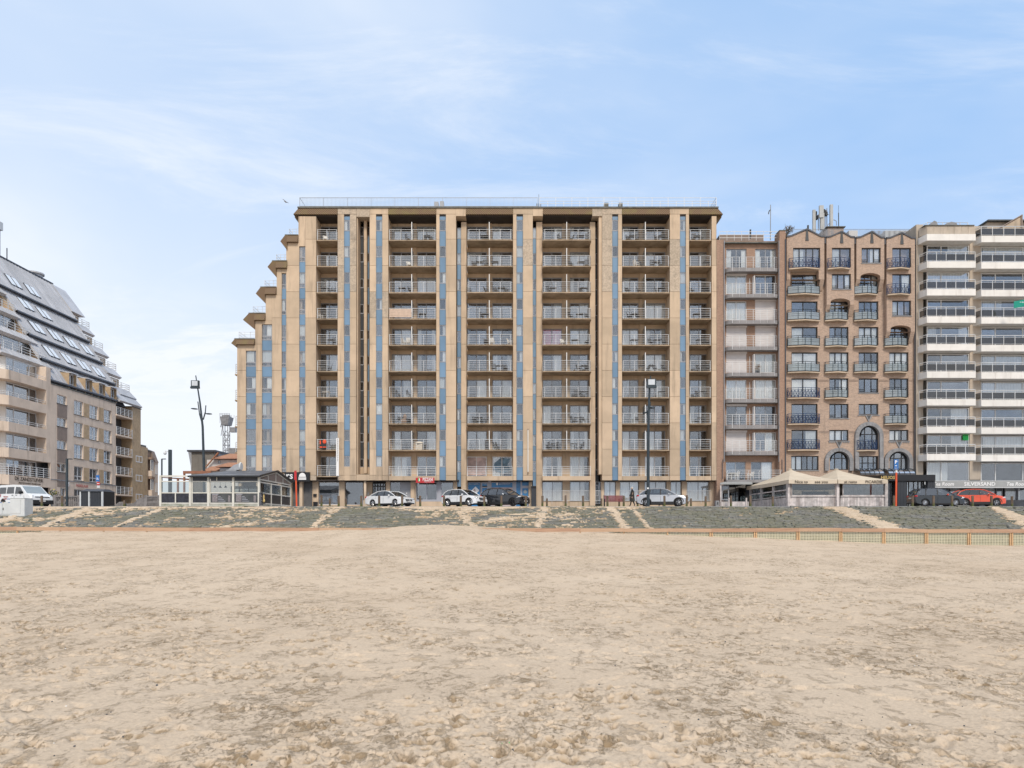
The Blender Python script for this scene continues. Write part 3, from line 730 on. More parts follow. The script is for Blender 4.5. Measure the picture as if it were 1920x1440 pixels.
def strip(x0, x1, Yg, y0, per, gl_h, tr_h, n, ytop, ybot, glm='window_glass', first_blue=False, last_glass=False, darkblue=False, pc=0.5):
    """window strip: glass, optional transom light, blue panel, repeated"""
    a, c = PX(x0, Yg), PX(x1, Yg)
    for k in range(n):
        t = y0+per*k
        if t > ybot-8: break
        window(MBD, a, c, PZ(min(t+gl_h, ybot), Yg), PZ(t, Yg), Yg, 'frame_grey', cols=(), t=0.055, cur=rc(pc), gl=glm)
        if tr_h and t+gl_h+tr_h < ybot: window(MBD, a, c, PZ(t+gl_h+tr_h, Yg), PZ(t+gl_h, Yg), Yg, 'frame_grey', t=0.055, gl=glm)
        bt = t+gl_h+tr_h; bb = min(t+per, ybot)
        if bb-bt > 3 and not (last_glass and k == n-1):
            blk('blue_panel', a+0.01, c-0.01, Yg+0.02, Yg+0.06, PZ(bb, Yg)+0.035, PZ(bt, Yg)-0.035, M['anthracite' if darkblue else 'blue_panel'], MBD)
            blk('panel_rail', a, c, Yg, Yg+0.08, PZ(bt, Yg)-0.034, PZ(bt, Yg)+0.001, M['frame_grey'], MBD)
    if ytop and y0-ytop > 3:
        blk('blue_panel', a+0.01, c-0.01, Yg+0.02, Yg+0.06, PZ(y0, Yg)+0.03, PZ(ytop, Yg)-0.02, M['blue_panel'], MBD)
YS = YF+0.13
# stepped left part
seg(444.5, 461, 647); seg(480, 491, 601.5); seg(510, 528, 553); seg(536.5, 561, 455.5); seg(572.5, 592.7, 405.5)
panel(461, 480, 647, 657.5, d=0.5); panel(491, 510, 601.5, 608, d=0.5); panel(528, 536.5, 504, 512, d=0.5); panel(561, 572.5, 405.5, 461.5, d=0.5)
panel(518.6, 528, 504, 553); panel(498, 510, 553, 601.5); panel(478.2, 480, 601.5, 647)
blk('pier', PX(518.6, YF)+.02, PX(528, YF), YF+.1, YW, PZ(553, YF), PZ(504.2, YF), M['concrete'], MBD)
blk('pier', PX(498, YF)+.02, PX(510, YF), YF+.1, YW, PZ(601.5, YF), PZ(553.2, YF), M['concrete'], MBD)
panel(559.5, 561, 405.5, 455.5)
strip(461, 480, YS, 657.6, 49.2, 22, 7, 5, None, 886); strip(491, 510, YS, 608.4, 49.2, 22, 7, 6, None, 886)
strip(528, 536.5, YS, 512, 49.2, 22, 6.5, 8, None, 886); strip(561, 572.5, YS, 462, 49.2, 20.5, 8, 9, None, 886)
panel(444.5, 592.7, 886, 900.6, Yf=YF+0.3, d=0.3)
# piers with strips
for x0, xs0, xs1, x1, low in ((633, 645, 656, 668, True), (693, 705, 716.7, 728, True), (818, 824, 836, 855, False), (962, 968.5, 980.5, 999, False), (1129, 1148, 1159, 1166.3, False), (1256, 1275, 1286, 1292, False)):
    seg(x0, xs0, 401.5); seg(xs1, x1, 401.5)
    if low:
        panel(xs0, xs1, 874.8, J(9)); panel(xs0, xs1, J(9), 900.8)
        strip(xs0, xs1, YS, 412.7, 49.2, 20, 0, 10, 402, 875, last_glass=True)
    else:
        strip(xs0, xs1, YS, 412.7, 49.2, 20, 0, 10, 402, 900.8)
    panel(x0, x1, 390.8, 401.3, Yf=YF, d=1.2, mat='concrete_worn' if x0 in (633, 1129) else 'concrete', name='frieze_panel')
seg(1334.5, 1343.5, 405, back=YW+0.6)
# deep recess between the first two piers
panel(668.2, 693, 390.8, 406.5, d=1.2, mat='concrete_worn', name='frieze_panel')
panel(668.2, 693, 889.5, 900.8, d=1.0)
X_ = lambda p: PX(p, YR)
seg(682.2, 687.8, 408, 888, Yf=72.4, back=YR+0.3)
strip(675, 682, YR, 426, 48.25, 17, 0, 10, None, 876, pc=0.7, darkblue=True, glm='dark_glass'); strip(688, 692.5, YR, 426, 48.25, 17, 0, 10, None, 876, darkblue=False, glm='dark_glass')
panel(669, 694, 876, 889, Yf=YR-0.05, d=0.3)
# recess strips beside the set-back bays, and the set-back piers
for x0, x1 in ((857.3, 864.6), (999.0, 1005.4)):
    strip(x0, x1, YR-0.5, 427, 48.6, 20, 0, 10, None, 951, first_blue=True)
strip(1116.3, 1122.5, YR, 427, 48.25, 20, 0, 11, None, 945, darkblue=True, glm='dark_glass')
for x0, x1 in ((864.6, 874.6), (1005.4, 1016.8), (1106, 1116.2)):
    seg(x0, x1, 416, 950.5, Yf=YP, back=YW+0.05)
# frieze pieces that step forward over the recesses
panel(855, 873.5, 390.8, 405, d=1.2, name='frieze_panel'); panel(999, 1018, 390.8, 405, d=1.2, name='frieze_panel'); panel(1110.5, 1129, 390.8, 405, d=1.2, mat='concrete_worn', name='frieze_panel')
# shingled eaves above the balcony stacks, soffit behind
def eave(x0, x1, yt, yb, tipL=0, tipR=0, proj=0.35):
    b = MB(); Y0, Y1 = YF-proj, YF+0.35
    xa, xc = PX(x0, YF), PX(x1, YF); zt, zb = PZ(yt, YF), PZ(yb, YF)
    tl, tr = tipL*YF/F, tipR*YF/F
    b.hexa([(xa-tl, Y0, zb), (xc+tr, Y0, zb), (xc+tr, Y1+0.6, zb), (xa-tl, Y1+0.6, zb), (xa, YF-0.02, zt), (xc, YF-0.02, zt), (xc, Y1+0.6, zt), (xa, Y1+0.6, zt)])
    return merged(b, 'eave', M['shingle'], MBD)
for x0, x1, tl, tr in ((559.5, 632.8, 9, 0), (728.2, 817.8, 0, 0), (873.6, 961.8, 0, 0), (1018.1, 1110.3, 0, 0), (1166.5, 1255.8, 0, 0), (1292.2, 1346, 0, 9)):
    eave(x0, x1, 390.8, 402.5, tl, tr, 0.12)
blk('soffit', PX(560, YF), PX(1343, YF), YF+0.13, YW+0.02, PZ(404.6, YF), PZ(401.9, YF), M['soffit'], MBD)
blk('parapet', PX(558, YF), PX(1347, YF), YF-0.10, YF+1.1, PZ(390.7, YF), PZ(387.9, YF), M['cap'], MBD)
# side overhangs of the top roof
for sgn, xw, xt in ((-1, 559.5, 550.4), (1, 1343.5, 1355)):
    b = MB(); zt, zb = PZ(390.8, YF), PZ(402.5, YF); zl = PZ(415, YF)
    xwv, xtv = PX(xw, YF), PX(xt, YF)
    b.prism([(xwv, zt), (xtv, zb), (xtv, zb-0.12), (xwv, zl)], YF+0.4, YF+13.0)
    merged(b, 'side_eave', M['shingle'], MBD)
# roofs of the steps: shingled eave, cap and soffit wedge
for xw, xc_, xt, ycap, ytip, ybot, ytri, xr in ((539, 535, 526, 441.5, 453, 455.5, 470, 559.5), (518.5, 511, 502, 490, 501, 504, 520, 539), (498, 489, 480, 539, 551, 553, 569, 518.5), (478, 467, 456, 588, 600, 601.5, 618, 498), (444.5, 440.5, 434, 636, 644, 647, 652, 478)):
    b = MB(); P = lambda p, q: (PX(p, YF), PZ(q, YF))
    b.prism([P(xc_, ycap), P(xt, ytip), P(xw, ytri), P(xw, ybot), P(xw+2, ycap)], YF-0.10, YF+12.5)
    merged(b, 'side_eave', M['shingle'], MBD)
    b = MB(); xa, xb = PX(xw, YF), PX(xr, YF)-0.01; zt, zb = PZ(ycap, YF), PZ(ybot, YF)
    b.hexa([(xa, YF-0.34, zb), (xb, YF-0.34, zb), (xb, YF+12.4, zb), (xa, YF+12.4, zb), (xa, YF-0.06, zt), (xb, YF-0.06, zt), (xb, YF+12.4, zt), (xa, YF+12.4, zt)])
    merged(b, 'eave', M['shingle'], MBD)
    blk('roof_cap', PX(xc_, YF)-0.03, PX(xr, YF)-0.02, YF-0.12, YF+12.5, zt+0.004, zt+0.07, M['cap'], MBD)
    b = MB(); zr = zt+0.05; x0r, x1r = PX(xc_+4, YF), PX(xr, YF)-0.03
    for i in range(3): b.box(x0r, x1r, YF+0.5, YF+0.53, zr+0.28*(i+1)-0.012, zr+0.28*(i+1)+0.012)
    for i in range(4):
        x = x0r+(x1r-x0r)*i/3; b.box(x-0.015, x+0.015, YF+0.49, YF+0.52, zr, zr+0.86)
    for i in range(3): b.box(x0r-0.015, x0r+0.012, YF+0.53, YF+9, zr+0.28*(i+1)-0.012, zr+0.28*(i+1)+0.012)
    merged(b, 'step_railing', M['white_metal'], MBD)
# side walls, hidden core (room depth behind the glass)
for xl, yt, xr in ((444.5, 640, 478), (478, 592, 498), (498, 543, 518.5), (518.5, 494, 539), (539, 446, 559.5), (559.5, 392, 575)):
    xa = PX(xl, YF)
    blk('side_wall', xa, xa+0.3, YF+0.35, YF+12, GZ-0.3, PZ(yt, YF), M['concrete'], MBD)
    blk('room_core', xa+0.31, PX(xr, YF)+0.3, YF+0.85, YF+11.9, GZ-0.3, PZ(yt, YF)-0.05, M['interior'], MBD)
blk('room_core', PX(576, YF), PX(1342, YF)-0.1, YW+1.3, YF+13.5, GZ-0.3, PZ(392, YF), M['interior'], MBD)
for x0, x1 in ((633, 668), (693, 728), (818, 855), (962, 999), (1129, 1166), (1256, 1292)):
    blk('room_core', PX(x0, YF)+.1, PX(x1, YF)-.1, YF+0.9, YW+1.31, GZ+3.2, PZ(401, YF)-.1, M['interior'], MBD)
blk('side_wall', PX(1343.5, YF)-0.3, PX(1343.5, YF), YW+0.6, YF+13, GZ-0.3, PZ(392, YF), M['concrete'], MBD)
blk('rear_wall', PX(540, YF), PX(1343.5, YF), YF+13.5, YF+13.8, GZ-0.3, PZ(450, YF), M['concrete'], MBD)
blk('roof_deck', PX(559, YF), PX(1344, YF), YF+1.1, YF+13.8, PZ(391, YF), PZ(390, YF), M['cap'], MBD)
for xa, xb, ya in ((668, 669.5, YF+.13), (1122.6, 1129, YF+.13)):     # side faces of the recesses
    blk('recess_cheek', PX(xa, YF)+0.03, PX(xb, YF)-0.01 if xb > 1100 else PX(xa, YF)+0.12, YF+.13, YW, PZ(889, YF), PZ(402, YF), M['concrete'], MBD)

# balcony bays ----------------------------------------------------------
BAYS = [  # x0,x1 px at front, openings at rear plane px, projects beyond piers?, divider px, first-floor variant
    ('first stack from the left', 592.7, 633, [(600.5, 634.5)], False, None),
    ('second stack from the left', 728, 818, [(734.5, 771.5), (782, 818)], False, 772.5),
    ('third stack, beside the white car', 874.8, 962, [(875.5, 913), (923, 960.5)], True, 917.5),
    ('fourth stack, right of the middle', 1017, 1109, [(1017.3, 1054), (1068.4, 1105)], True, 1062.3),
    ('fifth stack, behind the right lamp post', 1166.3, 1256, [(1166.2, 1197.3), (1209, 1247.8)], False, 1209.3),
    ('sixth stack, at the right end', 1292, 1334.3, [(1293, 1330.4)], False, None)]
def slab_top(k): return PZ(449.6+49.2*k, YF)
def balcony_mesh(w_, d, proj, key):
    k = ('bal', round(w_, 2), round(d, 2), proj)
    if k not in _cache:
        c = 0.22 if proj else 0.12
        pl = [(0, c*1.2), (c*0.35, c*0.35), (c*1.2, 0), (w_-c*1.2, 0), (w_-c*0.35, c*0.35), (w_, c*1.2), (w_, d), (0, d)]
        b = MB(); b.prism(pl, -0.11, 0.0, axis='z'); m1 = b.mesh('balcony', M['slab'])
        b = MB(); i = 0.05
        x0, x1, y0 = i, w_-i, i
        path = [(x0, c+0.35 if not proj else d*0.42, 0), (x0, c*1.3, 0), (c*1.1, y0, 0), (x1-c, y0, 0), (x1, c*1.3, 0), (x1, c+0.35 if not proj else d*0.42, 0)]
        for z, r in ((1.07, 0.027), (0.86, 0.014), (0.68, 0.014), (0.50, 0.014), (0.32, 0.014), (0.13, 0.014)):
            b.tube([(p[0], p[1], z) for p in path], r, n=5)
        n = max(2, int(round(w_/1.25)))
        for j in range(n+1):
            x = c*1.1+(w_-2.2*c)*j/n; b.box(x-0.018, x+0.018, y0-0.018, y0+0.018, -0.02, 1.06)
        for p in (path[0], path[-1]): b.box(p[0]-0.018, p[0]+0.018, p[1]-0.018, p[1]+0.018, -0.02, 1.06)
        m2 = b.mesh('railing', M['white_metal']); _cache[k] = (m1, m2)
    return _cache[k]
SPECIAL_CUR = {(3, 4, 0): ('full', 'curtain_pink')}
for bi, (bname, x0, x1, ops, proj, dv) in enumerate(BAYS):
    a, c = PX(x0, YF), PX(x1, YF); yb0 = YF-0.02 if not proj else YF-0.10
    # rear wall with the door openings
    ol = []
    for k in range(10):
        zf = slab_top(k)
        zt = PZ(424.4+47.93*k, YW)
        for o0, o1 in ops: ol.append((PX(o0, YW), PX(o1, YW), zf, zt))
    b = MB(); wx0, wx1 = a-0.1, c+0.05
    if proj: wx0, wx1 = PX(ops[0][0], YW)-0.3, PX(ops[-1][1], YW)+0.3
    wall_open(b, wx0, wx1, GZ+3.1, PZ(401, YF), ol, YW, YW+0.15, rev=YW+0.2)
    merged(b, 'bay_wall', M['concrete'], MBD)
    if dv:                                 # pillar between the two flats
        p0, p1 = ops[0][1]+1.2, ops[1][0]-1.2
        blk('pillar', PX(p0, YW), PX(p1, YW), YW-0.12, YW-0.003, GZ+3.2, PZ(404.7, YF), M['concrete'], MBD)
    for k in range(10):
        zf = slab_top(k); last = k == 9
        if not last or bi == 0:
            m1, m2 = balcony_mesh(c-a, YW-yb0, proj, bi)
            bo = put('balcony', m1, MBD, (a, yb0, zf)); put('railing', m2, bo, (0, 0, 0), local=True)
        else:                              # first floor: straight parapet beam with a railing on it
            yb = YF+0.05
            bo = blk('beam', a+0.02, c-0.02, yb, YW, PZ(900.5, YF), zf-0.01, M['concrete'], MBD)
            rb = MB(); W_ = c-a-0.1
            for z in (1.0, 0.80, 0.62, 0.44, 0.26): rb.box(0.05, W_, 0.02, 0.045, z-0.016, z+0.016)
            n = max(3, int(W_/0.95))
            for j in range(n+1): rb.box(0.05+(W_-.05)*j/n-0.016, 0.05+(W_-.05)*j/n+0.016, 0.0, 0.02, 0, 1.02)
            put('railing', rb.mesh('railing', M['white_metal']), bo, (0, 0.05, zf-PZ(900.5, YF)-0.01), local=True)
        for oi, (o0, o1) in enumerate(ops):
            xa, xb = PX(o0, YW), PX(o1, YW); zt = PZ(424.4+47.93*k, YW)
            cu, cm = rc(0.62), 'curtain'
            if (bi, k, oi) in SPECIAL_CUR: cu, cm = SPECIAL_CUR[(bi, k, oi)]
            window(MBD, xa, xb, zf+0.01, zt, YW+0.08, 'frame_grey' if not last else 'frame_white', cols=(0.48,), t=0.08, d=0.08, cur=cu, name='sliding_door', curm=cm, gl='window_glass')
        if dv and not last:
            x = PX(dv, YF+0.6); z1 = zf+2.02
            do = blk('divider', x-0.025, x+0.025, YF+0.45, YW-0.13, zf+0.01, z1, M['frosted_glass'], MBD)
            blk('divider_post', x-0.035, x+0.035, YF+0.38, YF+0.449, zf+0.01, z1+0.02, M['paint_white'], MBD)
# side balconies on the left end
for k, (yr, ys) in enumerate(((682, 701), (730.5, 749.5), (779, 799), (828, 847.5))):
    xa = PX(444.5, YF); zf = PZ(ys, YF+1.2)
    b = MB(); b.prism([(xa, YF+1.2), (xa-0.72, YF+1.2), (xa-0.72, YF+4.6), (xa, YF+4.6)], zf-0.14, zf, axis='z')
    bo = merged(b, 'balcony', M['slab'], MBD)
    b = MB()
    for z in (1.05, 0.8, 0.6, 0.4, 0.2): b.tube([(xa, YF+1.25, zf+z), (xa-0.66, YF+1.25, zf+z), (xa-0.66, YF+4.5, zf+z), (xa, YF+4.5, zf+z)], 0.018, n=4)
    for p in ((xa-0.66, YF+1.25), (xa-0.66, YF+2.9), (xa-0.66, YF+4.5)): b.box(p[0]-.02, p[0]+.02, p[1]-.02, p[1]+.02, zf, zf+1.05)
    merged(b, 'railing', M['white_metal'], bo)
# roof railings and vents
zr = PZ(388, YF+1.0)
b = MB(); x0, x1 = PX(562, YF+1), PX(1008, YF+1); n = 180
for i in range(n+1): b.box(x0+(x1-x0)*i/n-0.008, x0+(x1-x0)*i/n+0.008, YF+1, YF+1.02, zr, zr+0.98)
b.box(x0, x1, YF+0.99, YF+1.03, zr+0.96, zr+1.0); b.box(x0, x1, YF+0.99, YF+1.03, zr+0.06, zr+0.09)
for i in range(11): b.box(x0+(x1-x0)*i/10-0.02, x0+(x1-x0)*i/10+0.02, YF+0.98, YF+1.04, zr, zr+1.0)
b.box(x0-0.01, x0+0.01, YF+1.03, YF+12, zr+0.96, zr+1.0)
o = merged(b, 'roof_railing', M['grey_metal'], MBD)
b = MB(); x0, x1 = PX(1012, YF+1), PX(1343, YF+1)
for z in (0.35, 0.62, 0.98): b.box(x0, x1, YF+1, YF+1.03, zr+z-0.02, zr+z+0.02)
for i in range(23): b.box(x0+(x1-x0)*i/22-0.022, x0+(x1-x0)*i/22+0.022, YF+0.98, YF+1.0, zr, zr+(1.0 if i % 2 == 0 else 0.62))
for z in (0.35, 0.62, 0.98): b.box(x1-0.02, x1+0.02, YF+1.03, YF+12, zr+z-0.02, zr+z+0.02)
merged(b, 'roof_railing', M['white_metal'], MBD)
for px0, px1, yt, mt in ((814, 822, 378, 'grey_metal'), (824.5, 832, 377, 'grey_metal'), (1133, 1141, 380, 'cap'), (1160.5, 1167.5, 380, 'cap')):
    blk('roof_vent', PX(px0, YF+2), PX(px1, YF+2), YF+2, YF+2.6, zr-0.1, PZ(yt, YF+2), M[mt], MBD)
for i in range(5): blk('roof_pipe', PX(1006+1.9*i, YF+2), PX(1007+1.9*i, YF+2), YF+2, YF+2.1, zr-0.1, PZ(381.5, YF+2), M['frame_black'], MBD)
b = MB(); b.bar((PX(1010.5, YF+2), YF+2.3, zr), (PX(1010.5, YF+2), YF+2.3, PZ(362, YF+2)), 0.03); merged(b, 'mast', M['grey_metal'], MBD)

# ground floor ----------------------------------------------------------
YG = 72.75
def gp(x0, x1, yt=901, yb=951, Yf=YG, d=0.3, mat='concrete', name='pier', z0=None):
    return blk(name, PX(x0, Yf), PX(x1, Yf), Yf, Yf+d, (GZ-0.05 if yb >= 950 else PZ(yb, Yf)), PZ(yt, Yf), M[mat], MBD)
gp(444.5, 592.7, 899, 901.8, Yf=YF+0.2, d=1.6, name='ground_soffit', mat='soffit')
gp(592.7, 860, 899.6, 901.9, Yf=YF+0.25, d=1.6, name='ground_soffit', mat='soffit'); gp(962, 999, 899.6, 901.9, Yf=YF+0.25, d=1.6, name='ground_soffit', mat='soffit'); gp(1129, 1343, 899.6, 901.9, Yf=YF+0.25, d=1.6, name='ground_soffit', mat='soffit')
for x0, x1 in ((546, 552), (585.5, 596.7), (636, 646), (723.5, 731), (770, 778), (850, 857), (991.5, 997.5), (1127.3, 1132.8), (1155, 1162.5), (1198.5, 1208.5), (1250.5, 1257.5), (1279, 1288), (1331, 1343.5)):
    gp(x0, x1, Yf=YG-0.25, d=0.6)
gp(1055, 1068.5, Yf=YG-0.1, d=0.5); gp(1106, 1116, Yf=YG-0.1, d=0.5); gp(874.5, 877, Yf=YG-0.1, d=0.5)
b = MB(); b.lathe([(0.14, 0), (0.14, 3.0)], 0, 0); at_origin(b, 'column', M['concrete_pale'], MBD, (PX(684.5, 71.9), 71.9, GZ), smooth=True)
gp(681, 689, 938, 951, Yf=71.75, d=0.4, mat='concrete_pale', name='column_base')
for x0, x1, cu, nc_ in ((1016.8, 1055, 'full', 1), (1068.5, 1106, 'most', 1), (1132.8, 1155, 'full', 1), (1162.5, 1198.5, 'full', 1), (1208.5, 1250.5, 'full', 1), (1257.5, 1279, 'full', 1), (1288, 1331, 'full', 1)):
    window(MBD, PX(x0, YG), PX(x1, YG), PZ(939.5, YG), PZ(903, YG), YG+0.1, 'frame_grey', cols=(0.5,), t=0.06, cur=cu, name='window')
    gp(x0, x1, 939.8, 951, Yf=YG-0.2, d=0.5, name='plinth')
    gp(x0, x1, 939.0, 939.8, Yf=YG-0.22, d=0.5, name='sill', mat='stone_grey')
def bar_fence(x0, x1, name='window_guard'):
    b = MB(); xa, xb = PX(x0, YG-0.3), PX(x1, YG-0.3); z0, z1 = PZ(939, YG-.3), PZ(919.5, YG-.3); n = int((xb-xa)/0.13)
    b.box(xa, xb, YG-0.32, YG-0.29, z1-0.03, z1); b.box(xa, xb, YG-0.32, YG-0.29, z0+0.02, z0+0.05)
    for i in range(n+1): x = xa+(xb-xa)*i/n; b.box(x-0.012, x+0.012, YG-0.315, YG-0.295, z0-(0.3 if i % 12 == 0 else 0), z1)
    merged(b, name, M['white_metal'], MBD)
bar_fence(1007, 1126); bar_fence(1162, 1207); bar_fence(1287, 1333)
window(MBD, PX(1116.5, YG), PX(1127, YG), PZ(945, YG), PZ(903, YG), YG+0.2, 'frame_grey', t=0.06, gl='dark_glass')
# left restaurant front under the black fascia
blk('fascia', PX(535, YF), PX(582, YF), YF-0.28, YF-0.02, PZ(903, YF), PZ(885.6, YF), M['black_paint'], MBD)
text(MBD, 'burgers', (PX(524.5, YF), YF-0.30, PZ(892.5, YF)), 1.02, 'paint_white', bold=0.012, sx=0.95)
b = MB(); cx, z0 = PX(568.5, YF), PZ(896.5, YF)
b.prism([(cx-0.36, z0+0.12)]+[(cx-0.36*math.cos(math.pi*i/10), z0+0.12+0.42*math.sin(math.pi*i/10)) for i in range(1, 10)]+[(cx+0.36, z0+0.12)], YF-0.31, YF-0.281)
merged(b, 'emblem', M['paint_white'], MBD)
blk('emblem', cx-0.4, cx+0.4, YF-0.31, YF-0.281, z0+0.02, z0+0.09, M['paint_white'], MBD); blk('emblem', cx-0.4, cx+0.4, YF-0.31, YF-0.281, z0-0.19, z0-0.03, M['paint_white'], MBD)
window(MBD, PX(552, YG), PX(585.5, YG), GZ, PZ(904, YG), YG, 'shop_grey', cols=(0.52,), rows=(0.78,), t=0.09, name='entrance_door', gl='dark_glass')
window(MBD, PX(596.7, YG), PX(636, YG), PZ(946.5, YG), PZ(904, YG), YG, 'frame_white', t=0.06, gl='window_glass', cur='blind', curm='anthracite')
blk('window_film', PX(598, YG), PX(635, YG), YG+0.075, YG+0.085, PZ(946, YG), PZ(925, YG), M['shop_grey'], MBD)
gp(596.7, 636, 946.5, 951, name='plinth', Yf=YG-0.1, d=0.4); gp(646, 681, 946.5, 951, name='plinth', Yf=YG-0.1, d=0.4)
window(MBD, PX(646, YG), PX(681, YG), PZ(946.5, YG), PZ(904, YG), YG, 'frame_grey', t=0.06, gl='window_glass')
blk('mailbox', PX(587.5, 72.4), PX(593.5, 72.4), 72.35, 72.49, PZ(931, 72.4), PZ(926, 72.4), M['black_paint'], MBD)
blk('intercom', PX(689.5, 72.9), PX(691, 72.9), 72.9, 72.95, PZ(929, 72.9), PZ(923, 72.9), M['shop_grey'], MBD)
gp(687, 698, name='entrance_cheek', Yf=73.3, d=0.4)
window(MBD, PX(698, 73.4), PX(723.5, 73.4), GZ, PZ(905, 73.4), 73.4, 'frame_black', cols=(.2, .4, .6, .8), rows=(.86,), t=0.12, name='entrance_door', gl='dark_glass')
window(MBD, PX(731, YG), PX(751, YG), PZ(951, YG), PZ(904, YG), YG, 'frame_grey', t=0.06, gl='window_glass')
gp(751, 770, 904, 951, Yf=YG+0.02, d=0.1, mat='frame_grey', name='closed_shutter')
blk('door_disc', PX(761.5, YG), PX(763.5, YG), YG-0.02, YG+0.01, PZ(926, YG), PZ(923.5, YG), M['paint_white'], MBD)
b = MB(); b.bar((0, 0, 0), (0, 0, 3.1), 0.05); at_origin(b, 'downpipe', M['concrete_pale'], MBD, (PX(779.5, 72.3), 72.3, GZ))
# pizza shop
window(MBD, PX(780.5, YG), PX(820, YG), PZ(938, YG), PZ(904, YG), YG, 'shop_grey', cols=(0.5,), t=0.08); window(MBD, PX(826.5, YG), PX(850, YG), PZ(938, YG), PZ(904, YG), YG, 'shop_grey', t=0.08)
gp(820, 826.5, 903, 939, Yf=YG-0.05, d=0.2, mat='shop_grey', name='mullion_panel')
gp(780, 850, 938, 940.3, Yf=YG-0.1, d=0.3, mat='shop_grey', name='sill'); gp(780, 850, 940.4, 951, name='plinth', Yf=YG-0.2, d=0.4)
blk('fascia_sign', PX(780, YF), PX(814.5, YF), YF-0.12, YF-0.005, PZ(905.5, YF), PZ(895.8, YF), M['sign_red'], MBD)
text(MBD, 'PIZZANI', (PX(802.5, YF), YF-0.14, PZ(899.3, YF)), 0.47, 'paint_white', sx=0.62, bold=0.008)
text(MBD, 'PIZZA & PASTA', (PX(802.5, YF), YF-0.14, PZ(903.6, YF)), 0.13, 'paint_white', sx=0.9)
for i, mt in enumerate(('sign_green', 'paint_white', 'sign_red')): blk('emblem', PX(784.5+1.6*i, YF), PX(786.1+1.6*i, YF), YF-0.135, YF-0.121, PZ(902.5, YF), PZ(897, YF), M[mt], MBD)
# letting agency with blue windows
window(MBD, PX(877, YG), PX(901, YG), PZ(950, YG), PZ(904, YG), YG, 'shop_grey', t=0.06, panes=False)
blk('window_film', PX(877.6, YG), PX(900.4, YG), YG+0.05, YG+0.09, PZ(949, YG), PZ(904.6, YG), M['shop_blue'], MBD)
text(MBD, 'Expert in makelaardij', (PX(888, YG), YG-0.01, PZ(907.4, YG)), 0.17, 'paint_white', sx=0.7)
b = MB(); cx, cz = PX(891.5, YG), PZ(919.5, YG); b.prism([(cx-0.42, cz), (cx, cz+0.42), (cx+0.42, cz), (cx, cz-0.42)], YG+0.02, YG+0.045); merged(b, 'emblem', M['paint_white'], MBD)
b = MB(); b.prism([(cx-0.25, cz-.06), (cx-0.1, cz+0.2), (cx+0.05, cz-.02), (cx-0.08, cz-0.25)], YG+0.01, YG+0.019); merged(b, 'emblem', M['shop_pink'], MBD)
window(MBD, PX(902, YG), PX(915.5, YG), GZ, PZ(904, YG), YG, 'shop_grey', rows=(0.80,), t=0.12, name='shop_door', panes=False)
blk('window_film', PX(904, YG), PX(914, YG), YG+0.03, YG+0.05, PZ(911, YG), PZ(904.6, YG), M['shop_blue'], MBD); blk('window_film', PX(904, YG), PX(914, YG), YG+0.03, YG+0.05, PZ(948, YG), PZ(915.5, YG), M['shop_blue'], MBD)
text(MBD, 'makelaar', (PX(909.8, YG), YG+0.01, PZ(907.3, YG)), 0.13, 'paint_white', sx=0.8)
window(MBD, PX(920.5, YG), PX(962, YG), PZ(949, YG), PZ(904, YG), YG, 'shop_grey', t=0.06, panes=False)
blk('window_film', PX(921.3, YG), PX(961.2, YG), YG+0.05, YG+0.09, PZ(914, YG), PZ(904.6, YG), M['shop_blue'], MBD); blk('window_film', PX(921.3, YG), PX(961.2, YG), YG+0.05, YG+0.09, PZ(949, YG), PZ(914.1, YG), M['shop_pink'], MBD)
text(MBD, 'vastgoed AGENTSCHAP', (PX(944.5, YG), YG-0.01, PZ(907.2, YG)), 0.19, 'paint_white', sx=0.72)
b = MB(); cx, cz = PX(932, YG), PZ(907.2, YG); b.prism([(cx-.12, cz), (cx, cz+.17), (cx+.12, cz), (cx, cz-.17)], YG-0.01, YG+0.015); merged(b, 'emblem', M['paint_white'], MBD)
gp(915.5, 920.5, mat='shop_grey', name='mullion_panel'); gp(962, 968, mat='shop_grey', name='mullion_panel'); gp(968, 976, mat='shop_tile', name='tiled_pier'); gp(976, 979, mat='shop_grey', name='mullion_panel')
gp(979, 991.5, 904, 910.5, mat='shop_blue', name='window_film'); gp(979, 991.5, 910.6, 951, mat='shop_grey', name='shop_door', Yf=YG+0.02)
blk('door_poster', PX(979.5, YG), PX(990, YG), YG-0.01, YG+0.018, PZ(946, YG), PZ(915.5, YG), M['shop_blue'], MBD)
b = MB(); b.prism([(PX(984.7, YG)+0.2*math.cos(t*math.pi/5), PZ(922, YG)+0.2*math.sin(t*math.pi/5)) for t in range(10)], YG-0.02, YG-0.011); merged(b, 'emblem', M['frosted_glass'], MBD)
blk('window_poster', PX(876.5, YW), PX(911, YW), YW+0.11, YW+0.12, PZ(891, YW), PZ(857.5, YW), M['shop_pink'], MBD)
b = MB(); cx, cz = PX(941, YW), PZ(873, YW); b.prism([(cx-.95, cz-.5), (cx-.8, cz+.3), (cx-.1, cz+.85), (cx+.95, cz+.75), (cx+.6, cz+.1), (cx+.95, cz-.5), (cx+.1, cz-.85)], YW+0.11, YW+0.12); merged(b, 'window_poster', M['poster_blue'], MBD)
blk('display_board', PX(996.7, 72), PX(1005.2, 72), 72.0, 72.4, GZ, PZ(914, 72), M['anthracite'], MBD)
blk('display_board', PX(996, 72), PX(1005.6, 72), 71.9, 72.45, PZ(914, 72), PZ(911.3, 72), M['black_paint'], MBD)
